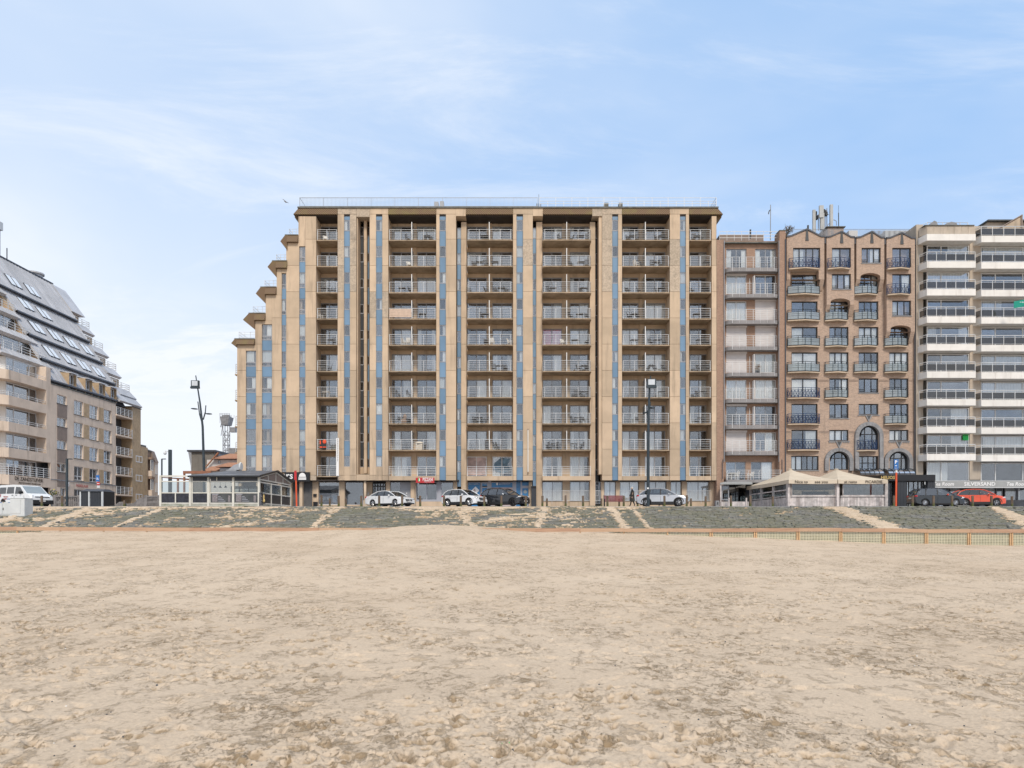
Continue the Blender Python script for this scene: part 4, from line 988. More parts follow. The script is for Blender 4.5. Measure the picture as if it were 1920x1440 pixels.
# vertical banners fixed to the front
def banner(px_, y0, y1, w_=0.28, label=''):
    t = thing('wall_banner', label, 'banner', (PX(px_, YF-0.6), YF-0.55, PZ(y1, YF)))
    b = MB(); b.box(-w_/2, w_/2, -0.01, 0.01, 0, (y1-y0)*YF/F); at_origin(b, 'banner_cloth', M['paint_white'], t, WP[t])
    b = MB(); zt = (y1-y0)*YF/F; b.bar((-w_/2-.02, 0, zt+.02), (w_/2+0.1, 0.45, zt+.02), 0.02); b.bar((-w_/2-.02, 0, -.02), (w_/2+0.1, 0.45, -.02), 0.02); at_origin(b, 'bracket', M['grey_metal'], t, WP[t])
    return t
t = banner(632.6, 822.5, 893, label='narrow white vertical banner hanging beside the lowest left balconies of the beige building')
b = MB()
for i in range(30): b.box(-0.02, 0.02+0.02*(i % 3), -0.016, -0.011, 1.5+i*0.08, 1.5+i*0.08+0.045)
b.lathe([(0.09, 0), (0.09, 0.01)], 0, 0); at_origin(b, 'banner_print', M['text_dark'], t, WP[t]+Vector((0, 0, 0)))
t = thing('wall_banner', 'thin faded white banner strip on the pier right of the blue shop', 'banner', (PX(990, YF), YF-0.12, PZ(885, YF)))
b = MB(); b.box(-0.045, 0.045, -0.01, 0.01, 0, 4.4); at_origin(b, 'banner_cloth', M['chair_white'], t, WP[t]); b = MB(); b.box(-.06, .06, -.03, .1, -.15, .0); b.box(-.06, .06, -.03, .1, 4.4, 4.5); at_origin(b, 'bracket', M['house_brown'], t, WP[t])
# ================================================================== RED BRICK BUILDING WITH GREY BALCONIES
Y1f, Y1w = 71.5, 72.2
T = thing('brick_apartment_building', 'narrow red brick apartment building with curved grey balconies, right beside the long beige building', 'apartment building', (PX(1410, 71.5), 71.5, GZ))
blk('pier', PX(1343.8, Y1f), PX(1357.3, Y1f), Y1f, Y1w+0.5, GZ-.1, PZ(450, Y1f), M['brick_red'], T)
blk('pier', PX(1460.5, Y1f), PX(1472, Y1f), Y1f-0.15, Y1w+0.5, GZ-.1, PZ(434, Y1f), M['brick_red'], T)
def b1y(k): return 505.5+49.15*k          # slab bottom rows
ops = []
for k in range(8):
    zf = PZ(b1y(k)-3.5, Y1w); zt = zf+2.0
    for a, c in ((1361.7, 1399.8), (1415.8, 1455)): ops.append((PX(a, Y1w), PX(c, Y1w), zf, zt))
ops.append((PX(1361, Y1w), PX(1398, Y1w), PZ(901, Y1w), PZ(866, Y1w))); ops.append((PX(1408, Y1w), PX(1448, Y1w), PZ(901, Y1w), PZ(866, Y1w)))
b = MB(); wall_open(b, PX(1357.3, Y1f), PX(1460.5, Y1f), PZ(901, Y1w), PZ(452, Y1w), ops, Y1w, Y1w+0.12, rev=Y1w+0.2); merged(b, 'front_wall', M['brick_red'], T)
blk('parapet', PX(1348, Y1f), PX(1460.5, Y1f), Y1f+0.3, Y1f+1, PZ(453, Y1f), PZ(451, Y1f), M['cap'], T)
blk('parapet', PX(1460, Y1f), PX(1472.5, Y1f), Y1f-0.2, Y1f+1, PZ(434, Y1f), PZ(432.5, Y1f), M['cap'], T)
blk('room_core', PX(1344, Y1f)+.1, PX(1472, Y1f)-.1, Y1w+0.9, Y1w+12, GZ-.1, PZ(454, Y1w), M['interior'], T)
blk('side_wall', PX(1344, Y1f), PX(1344, Y1f)+.1, Y1w+.5, Y1w+12, GZ-.1, PZ(452, Y1w), M['brick_red'], T)
blk('roof_structure', PX(1349, 76), PX(1432, 76), 76, 80, PZ(455, 76), PZ(440, 76), M['panel_brown'], T)
shut = {(2, 1): 'shutter', (3, 0): 'shutter', (3, 1): 'shutter', (4, 0): 'shutter', (7, 0): 'shutter'}
for k in range(8):
    zf = PZ(b1y(k)-3.5, Y1w); zt = zf+2.0
    for i, (a, c) in enumerate(((1361.7, 1399.8), (1415.8, 1455))):
        xa, xb = PX(a, Y1w), PX(c, Y1w)
        if (k, i) in shut:
            sb = MB(); n = 20
            for j in range(n): sb.box(0, xb-xa, 0.0 if j % 2 else 0.012, 0.05, j*(zt-zf)/n, (j+1)*(zt-zf)/n-0.004)
            sb.box((xb-xa)/2-.03, (xb-xa)/2+.03, -0.02, 0, 0, zt-zf)
            at_origin(sb, 'roller_shutter', M['shutter'], T, (xa, Y1w+0.05, zf))
        else: window(T, xa, xb, zf, zt, Y1w+0.08, 'frame_white' if k % 3 else 'frame_grey', cols=(.5,), t=0.07, cur=cur_r.choice(['full', 'lr', 'half', None, 'full']), name='sliding_door')
        if (k, i) in shut or (k, i) in ((1, 0), (6, 0)): blk('shutter_box', xa-.03, xb+.03, Y1w-0.10, Y1w-.003, zt-0.02, zt+0.2, M['shutter'], T)
    x0, x1 = PX(1360, Y1f), PX(1460, Y1f); w_ = x1-x0
    key = 'b1bal'
    if key not in _cache:
        pts = [(0, 0.6)]+[(0.9-0.9*math.cos(t*math.pi/12), 0.62-0.72*math.sin(t*math.pi/12)) for t in range(1, 7)]+[(w_-0.5, -0.10), (w_-0.12, 0.02), (w_, 0.35), (w_, 0.85), (0, 0.85)]
        mb = MB(); mb.prism(pts, -0.38, -0.0, axis='z'); m1 = mb.mesh('balcony', M['grey_slab'])
        mb = MB(); path = [(p[0]*0.985+.04, p[1]+.03) for p in pts[:-2]]
        for z, r in ((1.12, .026), (.92, .013), (.74, .013), (.56, .013), (.38, .013), (.2, .013)): mb.tube([(p[0], p[1], z) for p in path], r, n=4)
        for j in range(7): x = 0.7+(w_-1.2)*j/6; mb.box(x-.02, x+.02, -0.1, -0.06, -0.3, 1.12)
        for p in (path[0], path[2], path[-1]): mb.box(p[0]-.02, p[0]+.02, p[1]-.02, p[1]+.02, -.1, 1.12)
        _cache[key] = (m1, mb.mesh('railing', M['white_metal']))
    zs = PZ(b1y(k)-3, Y1f)
    bo = put('balcony', _cache[key][0], T, (x0, Y1f, zs)); put('railing', _cache[key][1], bo, (0, 0, 0), local=True)
    if k in (1, 4, 5, 6, 7): blk('divider', PX(1414.5, Y1f), PX(1415.5, Y1f), Y1f+0.1, Y1w, zs, zs+2.0, M['paint_white'], T)
    if k in (1, 4, 5, 6, 7): blk('divider_post', PX(1409.2, Y1f), PX(1409.8, Y1f), Y1w-.1, Y1w-.02, zs, zs+1.9, M['paint_white'], T)
# first floor terrace
zs = PZ(900, Y1f); x0 = PX(1360, Y1f)
for a, c in ((1361, 1398), (1408, 1448)): window(T, PX(a, Y1w), PX(c, Y1w), PZ(901, Y1w)+.01, PZ(866, Y1w), Y1w+.08, 'frame_grey', cols=(.5,), t=.07, cur='half' if a > 1400 else None, name='sliding_door')
b = MB(); L = PX(1460, Y1f)-x0
b.box(0, L, -0.5, 0.85, -0.3, 0); at_origin(b, 'balcony', M['grey_slab'], T, (x0, Y1f, zs))
b = MB()
for z in (1.0, .8, .62, .44, .26): b.box(0, L, -.48, -.455, z-.015, z+.015)
for j in range(6): x = L*j/5; b.tube([(x+.01, -.46, -.1), (x+.01, -.46, .75), (x+.12, -.42, 1.02)], .025, n=4)
at_origin(b, 'railing', M['white_metal'], T, (x0, Y1f, zs))
b = MB()
for z in (.95, .62, .3): b.box(0, PX(1459, 72)-PX(1349, 72), 0, .03, z-.02, z+.02)
for j in range(9): x = (PX(1459, 72)-PX(1349, 72))*j/8; b.box(x, x+.03, -.01, .02, 0, .95)
at_origin(b, 'roof_railing', M['white_metal'], T, (PX(1349, 72), 72, PZ(451, 72)))
for a in (1357.6, 1460.4):
    b = MB(); b.bar((0, 0, 0), (0, 0, PZ(452, Y1f)-PZ(866, Y1f)), .045); at_origin(b, 'downpipe', M['grey_metal'], T, (PX(a, Y1f-.05), Y1f-.1, PZ(866, Y1f)))
for a in (1354, 1465):
    b = MB(); b.tube([(PX(a, Y1f), Y1f-.2, PZ(862, Y1f)), (PX(a, Y1f), Y1f-.2, PZ(898, Y1f))], .04); merged(b, 'downpipe', M['zinc_dark'], T)
# ground floor shop
blk('ground_wall', PX(1357, 72.3), PX(1472, 72.3), 72.3, 72.5, GZ, PZ(901, 72.3), M['anthracite'], T)
window(T, PX(1360, 72), PX(1400, 72), PZ(941, 72), PZ(906, 72), 72.1, 'frame_black', cols=(.5,), t=.08, gl='dark_glass')
gp_ = blk('plinth', PX(1357, 72), PX(1402, 72), 71.7, 72.25, GZ, PZ(940, 72), M['paving'], T)
b = MB(); b.hexa([(PX(1347, 70), 69.4, PZ(909, 70)), (PX(1407, 70), 69.4, PZ(909, 70)), (PX(1407, 72), 71.6, PZ(905.5, 72)), (PX(1357, 72), 71.6, PZ(905.5, 72)), (PX(1347, 70), 69.4, PZ(906, 70)), (PX(1407, 70), 69.4, PZ(906, 70)), (PX(1407, 72), 71.6, PZ(903.5, 72)), (PX(1357, 72), 71.6, PZ(903.5, 72))])
merged(b, 'shop_canopy', M['awning'], T)
blk('canopy_post', PX(1350, 69.6), PX(1352, 69.6), 69.5, 69.6, prom_z(70), PZ(907, 69.6), M['old_wood'], T)
window(T, PX(1353, 70), PX(1367, 70), PZ(938, 70), PZ(910, 70), 70.0, 'frame_grey', t=.1, gl='dark_glass', name='wind_screen')
# ================================================================== TAN BRICK BUILDING WITH GABLES
Yo, Y2 = 71.85, 72.4
T = thing('gabled_brick_building', 'tan brick apartment building with four small gables, blue lattice balconies and grey stone arches', 'apartment building', (PX(1597, 72), 72, GZ))
rowt = [466, 515, 565, 613, 660.5, 709.4, 757.2, 806]
bays = [(1473.7, 1547.2, 1513, 431, 444, 1484, 1533, 1487, 1538), (1548.5, 1603.3, 1578, 435.6, 445, 1555, 1591, 1560, 1595.6), (1604.5, 1659.6, 1634.6, 435.6, 446, 1610, 1647, 1615.6, 1651.5), (1661, 1717, 1691, 437.7, 447, 1667.5, 1703.5, 1673, 1708.5)]
kinds = [['B','G','G','G','G','B','B','B'], ['B','W','G','G','G','G','W','V'], ['W','G','G','G','G','W','V','A'], ['B','B','W','G','G','G','G','V']]
orn = [1, 2, 1, 3]                         # storeys of the projecting upper part
def fl(r): return 551+48.7*(r-1)           # floor row of storey r
wops = []
for bi, (xa, xb, gx, gy, gv, wl, wr, ol_, orr) in enumerate(bays):
    for r in range(8):
        if r < orn[bi]: continue
        kd = kinds[bi][r]; t = rowt[r]
        bt = {'B': fl(r)-1, 'G': fl(r)-1, 'W': t+27, 'V': t+20.5, 'A': 843}[kd]
        if kd == 'A': continue
        wops.append((PX(wl, Y2), PX(wr, Y2), PZ(bt, Y2), PZ(t, Y2)))
wops.append((PX(1483.5, Y2), PX(1535, Y2), PZ(881.5, Y2), PZ(854.8, Y2)))
wops.append((PX(1556, Y2), PX(1591, Y2), PZ(881, Y2), PZ(847, Y2)))
wops.append((PX(1611, Y2), PX(1647, Y2), PZ(843, Y2), PZ(797, Y2))); wops.append((PX(1611, Y2), PX(1647, Y2), PZ(881, Y2), PZ(855, Y2)))
wops.append((PX(1668, Y2), PX(1703, Y2), PZ(881, Y2), PZ(847, Y2)))
b = MB(); wall_open(b, PX(1472, Y2), PX(1718, Y2), GZ-.1, PZ(452, Y2), wops, Y2, Y2+0.3, rev=Y2+0.3); merged(b, 'front_wall', M['brick_tan'], T)
blk('room_core', PX(1472, Y2)+.1, PX(1718, Y2)-.1, Y2+1.1, Y2+12, GZ-.1, PZ(454, Y2), M['interior'], T)
blk('side_wall', PX(1472, Y2), PX(1472, Y2)+.1, Y2+.31, Y2+12, GZ-.1, PZ(452, Y2), M['brick_tan'], T)
blk('roof_deck', PX(1472, Y2), PX(1718, Y2), Y2+.3, Y2+12, PZ(452, Y2), PZ(451, Y2), M['cap'], T)
for y_ in (712.3, 713.9, 808.5, 810.2): blk('string_course', PX(1473, Y2), PX(1717, Y2), Y2-0.03, Y2-.001, PZ(y_+.7, Y2), PZ(y_, Y2), M['panel_brown'], T) if False else None
def blue_bal(w_):
    k = ('bb', round(w_, 2))
    if k in _cache: return _cache[k]
    d0, d1 = 0.28, 0.85; pl = [(0, d1), (0, d1-d0), (w_*.3, d1-.52), (w_/2, d1-.66), (w_*.7, d1-.52), (w_, d1-d0), (w_, d1)]
    b = MB(); b.prism(pl, -0.12, 0, axis='z'); m1 = b.mesh('balcony', M['concrete_pale'])
    path = [(p[0]+(.04 if p[0] < .1 else (-.04 if p[0] > w_-.1 else 0)), p[1]+.04) for p in pl]
    def rail(mat, lattice):
        b = MB()
        for z, r in ((1.05, .028), (.85, .018), (.08, .022)): b.tube([(p[0], p[1], z) for p in path], r, n=4)
        for p in path: b.box(p[0]-.02, p[0]+.02, p[1]-.02, p[1]+.02, 0, 1.05)
        if lattice:
            for p, q in zip(path, path[1:]):
                L = math.hypot(q[0]-p[0], q[1]-p[1]); n = max(1, int(round(L/0.38)))
                for i in range(n):
                    u0, u1 = i/n, (i+1)/n; P = lambda u, z: (p[0]+(q[0]-p[0])*u, p[1]+(q[1]-p[1])*u, z)
                    b.bar(P(u0, .1), P(u1, .83), .018, n=4); b.bar(P(u1, .1), P(u0, .83), .018, n=4); b.bar(P(u0, .1), P(u0, .83), .016, n=4)
                    for z in (.28, .46, .64): b.bar(P(u0, z), P(u1, z), .012, n=4)
        else:
            for z in (.45, .65): b.tube([(p[0], p[1], z) for p in path], .010, n=4)
        return b.mesh('railing', mat)
    g = MB()
    for p, q in zip(path, path[1:]): g.face([(p[0], p[1]+.03, .1), (q[0], q[1]+.03, .1), (q[0], q[1]+.03, .83), (p[0], p[1]+.03, .83)])
    _cache[k] = (m1, rail(M['frame_blue'], True), rail(M['post_dark'], False), g.mesh('glass_panel', M['frosted_glass']))
    return _cache[k]
def bal2(kind, xl, xr, floor_row, Yw):
    a, c = PX(xl, Yw-.8), PX(xr, Yw-.8); m = blue_bal(c-a); z = PZ(floor_row, Yw-.4)
    bo = put('balcony', m[0], T, (a, Yw-.86, z)); put('railing', m[1] if kind == 'B' else m[2], bo, (0, 0, 0), local=True)
    if kind != 'B': put('glass_panel', m[3], bo, (0, 0, 0), local=True)
def arch_fill(b, xa, xb, zs, ztop, zbox, y0, y1, n=10):
    """masonry left over above an arched opening: between the arch curve and the rectangle up to zbox"""
    cx = (xa+xb)/2; rx = (xb-xa)/2; rz = ztop-zs
    for i in range(n):
        t0, t1 = math.pi*i/n, math.pi*(i+1)/n
        p0 = (cx-rx*math.cos(t0), zs+rz*math.sin(t0)); p1 = (cx-rx*math.cos(t1), zs+rz*math.sin(t1))
        b.hexa([(p0[0], y0, p0[1]), (p1[0], y0, p1[1]), (p1[0], y1, p1[1]), (p0[0], y1, p0[1]), (p0[0], y0, zbox), (p1[0], y0, zbox), (p1[0], y1, zbox), (p0[0], y1, zbox)])
for bi, (xa, xb, gx, gy, gv, wl, wr, ol_, orr) in enumerate(bays):
    n = orn[bi]; zt = PZ(gv+8, Yo)
    xL, xR = PX(xa+1.5, Yo), PX(xb-1.5, Yo)
    botrow = {1: 524, 2: 571.5, 3: 622}[n]
    arch = bi > 0
    zb = PZ(botrow, Yo)
    ops = []
    for r in range(n):
        kd = kinds[bi][r]; ops.append((PX(ol_, Yo), PX(orr, Yo), PZ(fl(r)-1 if kd == 'B' else rowt[r]+27, Yo), PZ(rowt[r]-1.5, Yo)))
    lowop = None
    if arch:                               # arched recess at the foot of the projecting part
        lowop = (PX(xa+9, Yo), PX(xb-9, Yo), zb, PZ(botrow-10-3, Yo)); ops.append(lowop)
    else: ops.append((PX(xa+8, Yo), PX(xb-12, Yo), zb, PZ(508, Yo)))
    b = MB(); wall_open(b, xL, xR, zb, zt, ops, Yo, Y2, rev=Y2-0.002)
    if arch: arch_fill(b, lowop[0], lowop[1], zb+.3, lowop[3]-.05, lowop[3]+.002, Yo+.002, Y2-.01)
    b.face([(xL, Yo, zb), (xR, Yo, zb), (xR, Y2, zb-0.9), (xL, Y2, zb-0.9)]) if False else None
    # gable
    b.prism([(xL, zt), (xR, zt), (xR, PZ(gv, Yo)), (PX(gx, Yo), PZ(gy+1.5, Yo)), (xL, PZ(gv, Yo))], Yo, Y2+1.5)
    merged(b, 'projecting_bay', M['brick_tan'], T)
    # cheeks sloping back under the projecting part
    for s0, s1 in ((xL, PX(xa+9, Yo)), (PX(xb-9, Yo), xR)):
        b = MB(); b.hexa([(s0, Y2-.05, zb-1.05), (s1, Y2-.05, zb-1.05), (s1, Y2-.003, zb-1.05), (s0, Y2-.003, zb-1.05), (s0, Yo+.01, zb-.003), (s1, Yo+.01, zb-.003), (s1, Y2-.003, zb-.003), (s0, Y2-.003, zb-.003)])
        merged(b, 'corbel', M['brick_tan'], T)
    b = MB(); lx, rx_, cx, zc_, zp = PX(xa+.5, Yo), PX(xb-.3, Yo), PX(gx, Yo), PZ(gv, Yo), PZ(gy, Yo); t = .16
    for p, q in (((lx, zc_-.05), (lx+.45, zc_)), ((lx+.45, zc_), (cx, zp)), ((cx, zp), (rx_-.45, zc_-.03)), ((rx_-.45, zc_-.03), (rx_, zc_-.06))):
        b.hexa([(p[0], Yo-.08, p[1]), (q[0], Yo-.08, q[1]), (q[0], Y2+1.6, q[1]), (p[0], Y2+1.6, p[1]), (p[0], Yo-.08, p[1]+t), (q[0], Yo-.08, q[1]+t), (q[0], Y2+1.6, q[1]+t), (p[0], Y2+1.6, p[1]+t)])
    merged(b, 'gable_coping', M['zinc_dark'], T)
    b = MB(); b.prism([(cx-.09, zp-.02), (cx+.09, zp-.02), (cx+.17, zp-1.15), (cx-.17, zp-1.15)], Yo-.05, Yo-.002); merged(b, 'stone_ornament', M['granite'], T)
    blk('valley_gutter', PX(xb-.6, Yo), PX(xb+1.5, Yo), Yo+.05, Y2, PZ(gv+12, Yo), PZ(gv+1, Yo), M['zinc_dark'], T)
    b = MB(); b.bar((0, 0, 0), (0, 0, 4.5-.5*bi), .05); at_origin(b, 'downpipe', M['zinc_dark'], T, (PX(xb+.5, Yo), Y2-.15, PZ(gv+10, Yo)-(4.5-.5*bi)))
    for r in range(8):
        kd = kinds[bi][r]; t = rowt[r]; up = r < n; Yw = Yo if up else Y2
        wl_, wr_ = (ol_, orr) if up else (wl, wr)
        tt_ = t-1.5 if up else t
        bt = {'B': fl(r)-1, 'G': fl(r)-1, 'W': t+27, 'V': t+20.5, 'A': 843}[kd]
        if kd != 'A':
            three = not (bi == 0 and r > 0) and not (kd == 'B' and bi in (1, 3))
            cols = (.25, .5, .75) if (bi == 0 and r == 0) else ((1/3, 2/3) if three else (.46,))
            o = window(T, PX(wl_, Yw), PX(wr_, Yw), PZ(bt, Yw), PZ(tt_, Yw), Yw+.14, 'frame_black', cols=cols, t=.10, d=.08, cur=rc(.5))
            if kd == 'W':
                blk('sill', PX(wl_-1, Yw), PX(wr_+1, Yw), Yw-.06, Yw+.14, PZ(bt+1.6, Yw), PZ(bt, Yw)-.003, M['stone_grey'], T)
                if r != 6 or True:
                    b = MB(); W_ = PX(wr_, Yw)-PX(wl_, Yw)
                    for x in (0.0, W_*.67):
                        for z in (.18, .34): b.box(x, x+W_*.32, 0, .03, z, z+.035)
                    at_origin(b, 'window_bar', M['frame_black'], T, (PX(wl_, Yw), Yw+.05, PZ(bt, Yw)))
            if kd == 'V':
                cx2 = (PX(wl_, Yw)+PX(wr_, Yw))/2; zc2 = PZ(bt, Yw)
                b = MB(); hw = (PX(wr_+2, Yw)-PX(wl_-2, Yw))/2
                for s in (-1, 1):
                    b.hexa([(cx2+s*hw, Yw-.08, zc2-.1), (cx2+s*.33, Yw-.08, zc2-.1), (cx2+s*.33, Yw-.003, zc2-.1), (cx2+s*hw, Yw-.003, zc2-.1), (cx2+s*hw, Yw-.08, zc2), (cx2+s*.33, Yw-.08, zc2), (cx2+s*.33, Yw-.003, zc2), (cx2+s*hw, Yw-.003, zc2)])
                    b.hexa([(cx2+s*.36, Yw-.09, zc2-.09), (cx2, Yw-.09, zc2-.78), (cx2, Yw-.003, zc2-.78), (cx2+s*.36, Yw-.003, zc2-.09), (cx2+s*.28, Yw-.09, zc2+.01), (cx2, Yw-.09, zc2-.56), (cx2, Yw-.003, zc2-.56), (cx2+s*.28, Yw-.003, zc2+.01)])
                merged(b, 'carved_sill', M['stone_grey'], T)
                b = MB(); b.prism([(cx2-.25, zc2-.05), (cx2+.25, zc2-.05), (cx2, zc2-.53)], Yw-.04, Yw-.002); merged(b, 'stone_ornament', M['granite'], T)
                if r == 7:
                    for j in range(3):
                        for s in (-1, 1): blk('dentil', cx2+s*(.52+.24*j)-.07, cx2+s*(.52+.24*j)+.07, Yw-.05, Yw-.003, zc2-.24, zc2-.103, M['stone_grey'], T)
        if kd in 'BG':
            hw = 3.4
            bal2(kd, wl_-hw, wr_+hw+ (5.5 if bi == 0 and not up else 0), fl(r), Yw)
# arches
def stone_arch(cxp, wo, wi, ztop, zspr, zbot, left_short=False):
    """stone surround from zbot up, round-headed; wo/wi half widths in px"""
    cx = PX(cxp, Y2-.2); ro, ri = wo*Y2/F, wi*Y2/F; zt, zs, zb = PZ(ztop, Y2), PZ(zspr, Y2), PZ(zbot, Y2)
    n = 12
    for i in range(n):                     # voussoirs
        t0, t1 = math.pi*i/n+.006, math.pi*(i+1)/n-.006; b = MB()
        P = lambda r, t, f=1.0: (cx-r*math.cos(t), zs+(zt-zs)*(r/ro)*math.sin(t))
        a0, a1, c0, c1_ = P(ro, t0), P(ro, t1), P(ri, t0), P(ri, t1)
        b.hexa([(c0[0], Y2-.25, c0[1]), (c1_[0], Y2-.25, c1_[1]), (c1_[0], Y2+.1, c1_[1]), (c0[0], Y2+.1, c0[1]), (a0[0], Y2-.25, a0[1]), (a1[0], Y2-.25, a1[1]), (a1[0], Y2-.003, a1[1]), (a0[0], Y2-.003, a0[1])])
        merged(b, 'stone', M['stone_grey'], T)
    m = 5
    for s in (-1, 1):
        for i in range(m):
            za, zb_ = zb+(zs-zb)*i/m+.006, zb+(zs-zb)*(i+1)/m-.006
            xa_, xb_ = sorted((cx+s*ri, cx+s*ro)); blk('stone', xa_, xb_, Y2-.25, Y2+.1, za, zb_, M['stone_grey'], T)
    return cx, ri
for cxp, zt, zi, zs, rows_ in ((1573.5, 840.2, 847, 864, 1), (1630, 791.5, 798, 818, 2), (1685.5, 840.6, 847, 864, 1)):
    cx, ri = stone_arch(cxp, 26.5, 19.5, zt, zs, 883 if rows_ == 1 else 883)
    xa, xb = cx-ri, cx+ri; bt = 881 if rows_ == 1 else 843
    b = MB(); arch_fill(b, xa-.02, xb+.02, PZ(zs, Y2), PZ(zi, Y2), PZ(zi, Y2)+.25, Y2+.05, Y2+.12); merged(b, 'arch_reveal', M['stone_grey'], T)
    o = window(T, xa+.02, xb-.02, PZ(bt, Y2), PZ(zi, Y2), Y2+.16, 'frame_black', cols=(.36, .72), rows=(.64,) , t=.09, d=.08)
    b = MB(); n = 14; rz = PZ(zi, Y2)-PZ(zs, Y2); rr = ri-.03; cy = Y2+.13; pts = [(cx+.15-rr*.85*math.cos(math.pi*i/n), cy, PZ(zs, Y2)+rz*.92*math.sin(math.pi*i/n)) for i in range(n+1)]
    b.tube(pts, .05, n=4); b.tube([pts[-1], (pts[-1][0], cy, PZ(bt, Y2))], .05, n=4); merged(b, 'window_bar', M['frame_black'], T)
    if rows_ == 2:
        bal2('B', 1611, 1650, 844, Y2)
        window(T, PX(1611, Y2), PX(1647, Y2), PZ(881, Y2), PZ(855, Y2), Y2+.14, 'frame_black', cols=(.2, .5, .78), rows=(.5,), t=.09, d=.08)
window(T, PX(1483.5, Y2), PX(1535, Y2), PZ(881.5, Y2), PZ(854.8, Y2), Y2+.14, 'frame_black', cols=(.19, .4, .6, .8), rows=(), t=.09, d=.08, cur='l')
blk('sill', PX(1483, Y2), PX(1536, Y2), Y2-.06, Y2+.14, PZ(883.2, Y2), PZ(881.6, Y2), M['stone_grey'], T)
for y_ in (712.0, 808.8):
    for xa, xb in ((1473.5, 1483), (1534.5, 1554), (1592, 1604), (1655, 1666.5), (1704.5, 1716)) if y_ > 800 else ((1473.5, 1483), (1534.5, 1554), (1592, 1609), (1648, 1666.5), (1704.5, 1716)):
        for dy_ in (0, 2.2): blk('string_course', PX(xa, Y2), PX(xb, Y2), Y2-.03, Y2-.002, PZ(y_+dy_+.8, Y2), PZ(y_+dy_, Y2), M['panel_brown'], T)
b = MB(); b.bar((0, 0, 0), (0, 0, PZ(460, Y2)-GZ), .06); at_origin(b, 'downpipe', M['sign_teal'] if False else M['zinc_dark'], T, (PX(1717.5, 72), 72.2, GZ))
b = MB(); b.bar((0, 0, 0), (0, 0, PZ(450, Y1f)-GZ), .06); at_origin(b, 'downpipe', M['zinc_dark'], T, (PX(1472.8, 71.3), 71.3, GZ))
# rounded glass canopy above the entrance
for x0, x1 in ((1612, 1657), (1665, 1715)):
    b = MB(); n = 6
    for i in range(n):
        t0, t1 = math.pi/2*i/n, math.pi/2*(i+1)/n; r = 1.3
        b.face([(PX(x0, 71.2), 72.3-r*math.sin(t0)*1.0, PZ(891, 71.5)-0+r*.55*math.cos(t0)), (PX(x1, 71.2), 72.3-r*math.sin(t0), PZ(891, 71.5)+r*.55*math.cos(t0)), (PX(x1, 71.2), 72.3-r*math.sin(t1), PZ(891, 71.5)+r*.55*math.cos(t1)), (PX(x0, 71.2), 72.3-r*math.sin(t1), PZ(891, 71.5)+r*.55*math.cos(t1))])
    merged(b, 'glass_canopy', M['smoke_glass'], T)
    for j in range(6):
        x = PX(x0+(x1-x0)*j/5, 71.2); b = MB(); b.tube([(x, 72.3-1.32*math.sin(math.pi/2*i/n), PZ(891, 71.5)+.74*math.cos(math.pi/2*i/n)) for i in range(n+1)], .03, n=4); merged(b, 'canopy_rib', M['post_dark'], T)
# roof: railing, stair house
b = MB(); x0, x1 = PX(1474, 74), PX(1723, 74); z = PZ(452, 74); n = 150
for i in range(n+1): b.box(x0+(x1-x0)*i/n-.008, x0+(x1-x0)*i/n+.008, 74, 74.02, z, PZ(429.5, 74))
b.box(x0, x1, 73.99, 74.03, PZ(429.5, 74)-.03, PZ(429.5, 74)); merged(b, 'roof_railing', M['grey_metal'], T)
blk('stair_house', PX(1552, 77), PX(1582, 77), 77, 80, PZ(455, 77), PZ(427, 77), M['brick_tan'], T); blk('stair_house_cap', PX(1549, 77), PX(1584, 77), 76.8, 80.2, PZ(427, 77), PZ(425.3, 77), M['cap'], T)
blk('stair_house', PX(1592, 77), PX(1608, 77), 77, 80, PZ(455, 77), PZ(432, 77), M['house_white'], T)
blk('stair_house', PX(1660, 77), PX(1712, 77), 77, 80, PZ(455, 77), PZ(432, 77), M['cabinet'], T)
for i in range(40): blk('fence_bar', PX(1635+2*i, 75), PX(1635.8+2*i, 75), 75, 75.03, PZ(455, 75), PZ(432.5, 75), M['stone_grey'], T)
for i in range(14): blk('fence_bar', PX(1537+2*i, 75), PX(1537.8+2*i, 75), 75, 75.03, PZ(455, 75), PZ(431.5, 75), M['stone_grey'], T)
b = MB(); b.bar((PX(1515, 75), 75, PZ(440, 75)), (PX(1515, 75), 75, PZ(422.5, 75)), .1); merged(b, 'flue', M['granite'], T)

# ================================================================== WHITE BANDED BUILDING
Y3 = 70.9
T = thing('white_banded_building', 'apartment building with white bands, wide picture windows and smoked glass balconies, far right', 'apartment building', (PX(1820, Y3), Y3, GZ))
def b3(k): return 438.7+51.5*k if k else 438.7
xL, xM, xR = 1723, 1830.5, 2010
blk('side_pier', PX(1718, 72.1), PX(1731, 72.1), 72.1, 83, GZ-.1, PZ(421, 72.1), M['stone_beige'], T)
blk('stone_pier', PX(1818.5, 71.9), PX(1838.5, 71.9), 71.9, 72.5, GZ+3, PZ(424, 71.9), M['stone_beige'], T)
blk('room_core', PX(1731, 73.3), PX(2005, 70.3), 73.3, 83, GZ-.1, PZ(440, 70), M['interior'], T)
blk('roof_deck', PX(1733, 72.3), PX(2005, 70.3), 71.7, 83, PZ(440, 71.9), PZ(438.8, 71.9), M['cap'], T)
bands = [438.7, 489.8, 541.8, 593, 645, 696.2, 748, 799.6, 851]
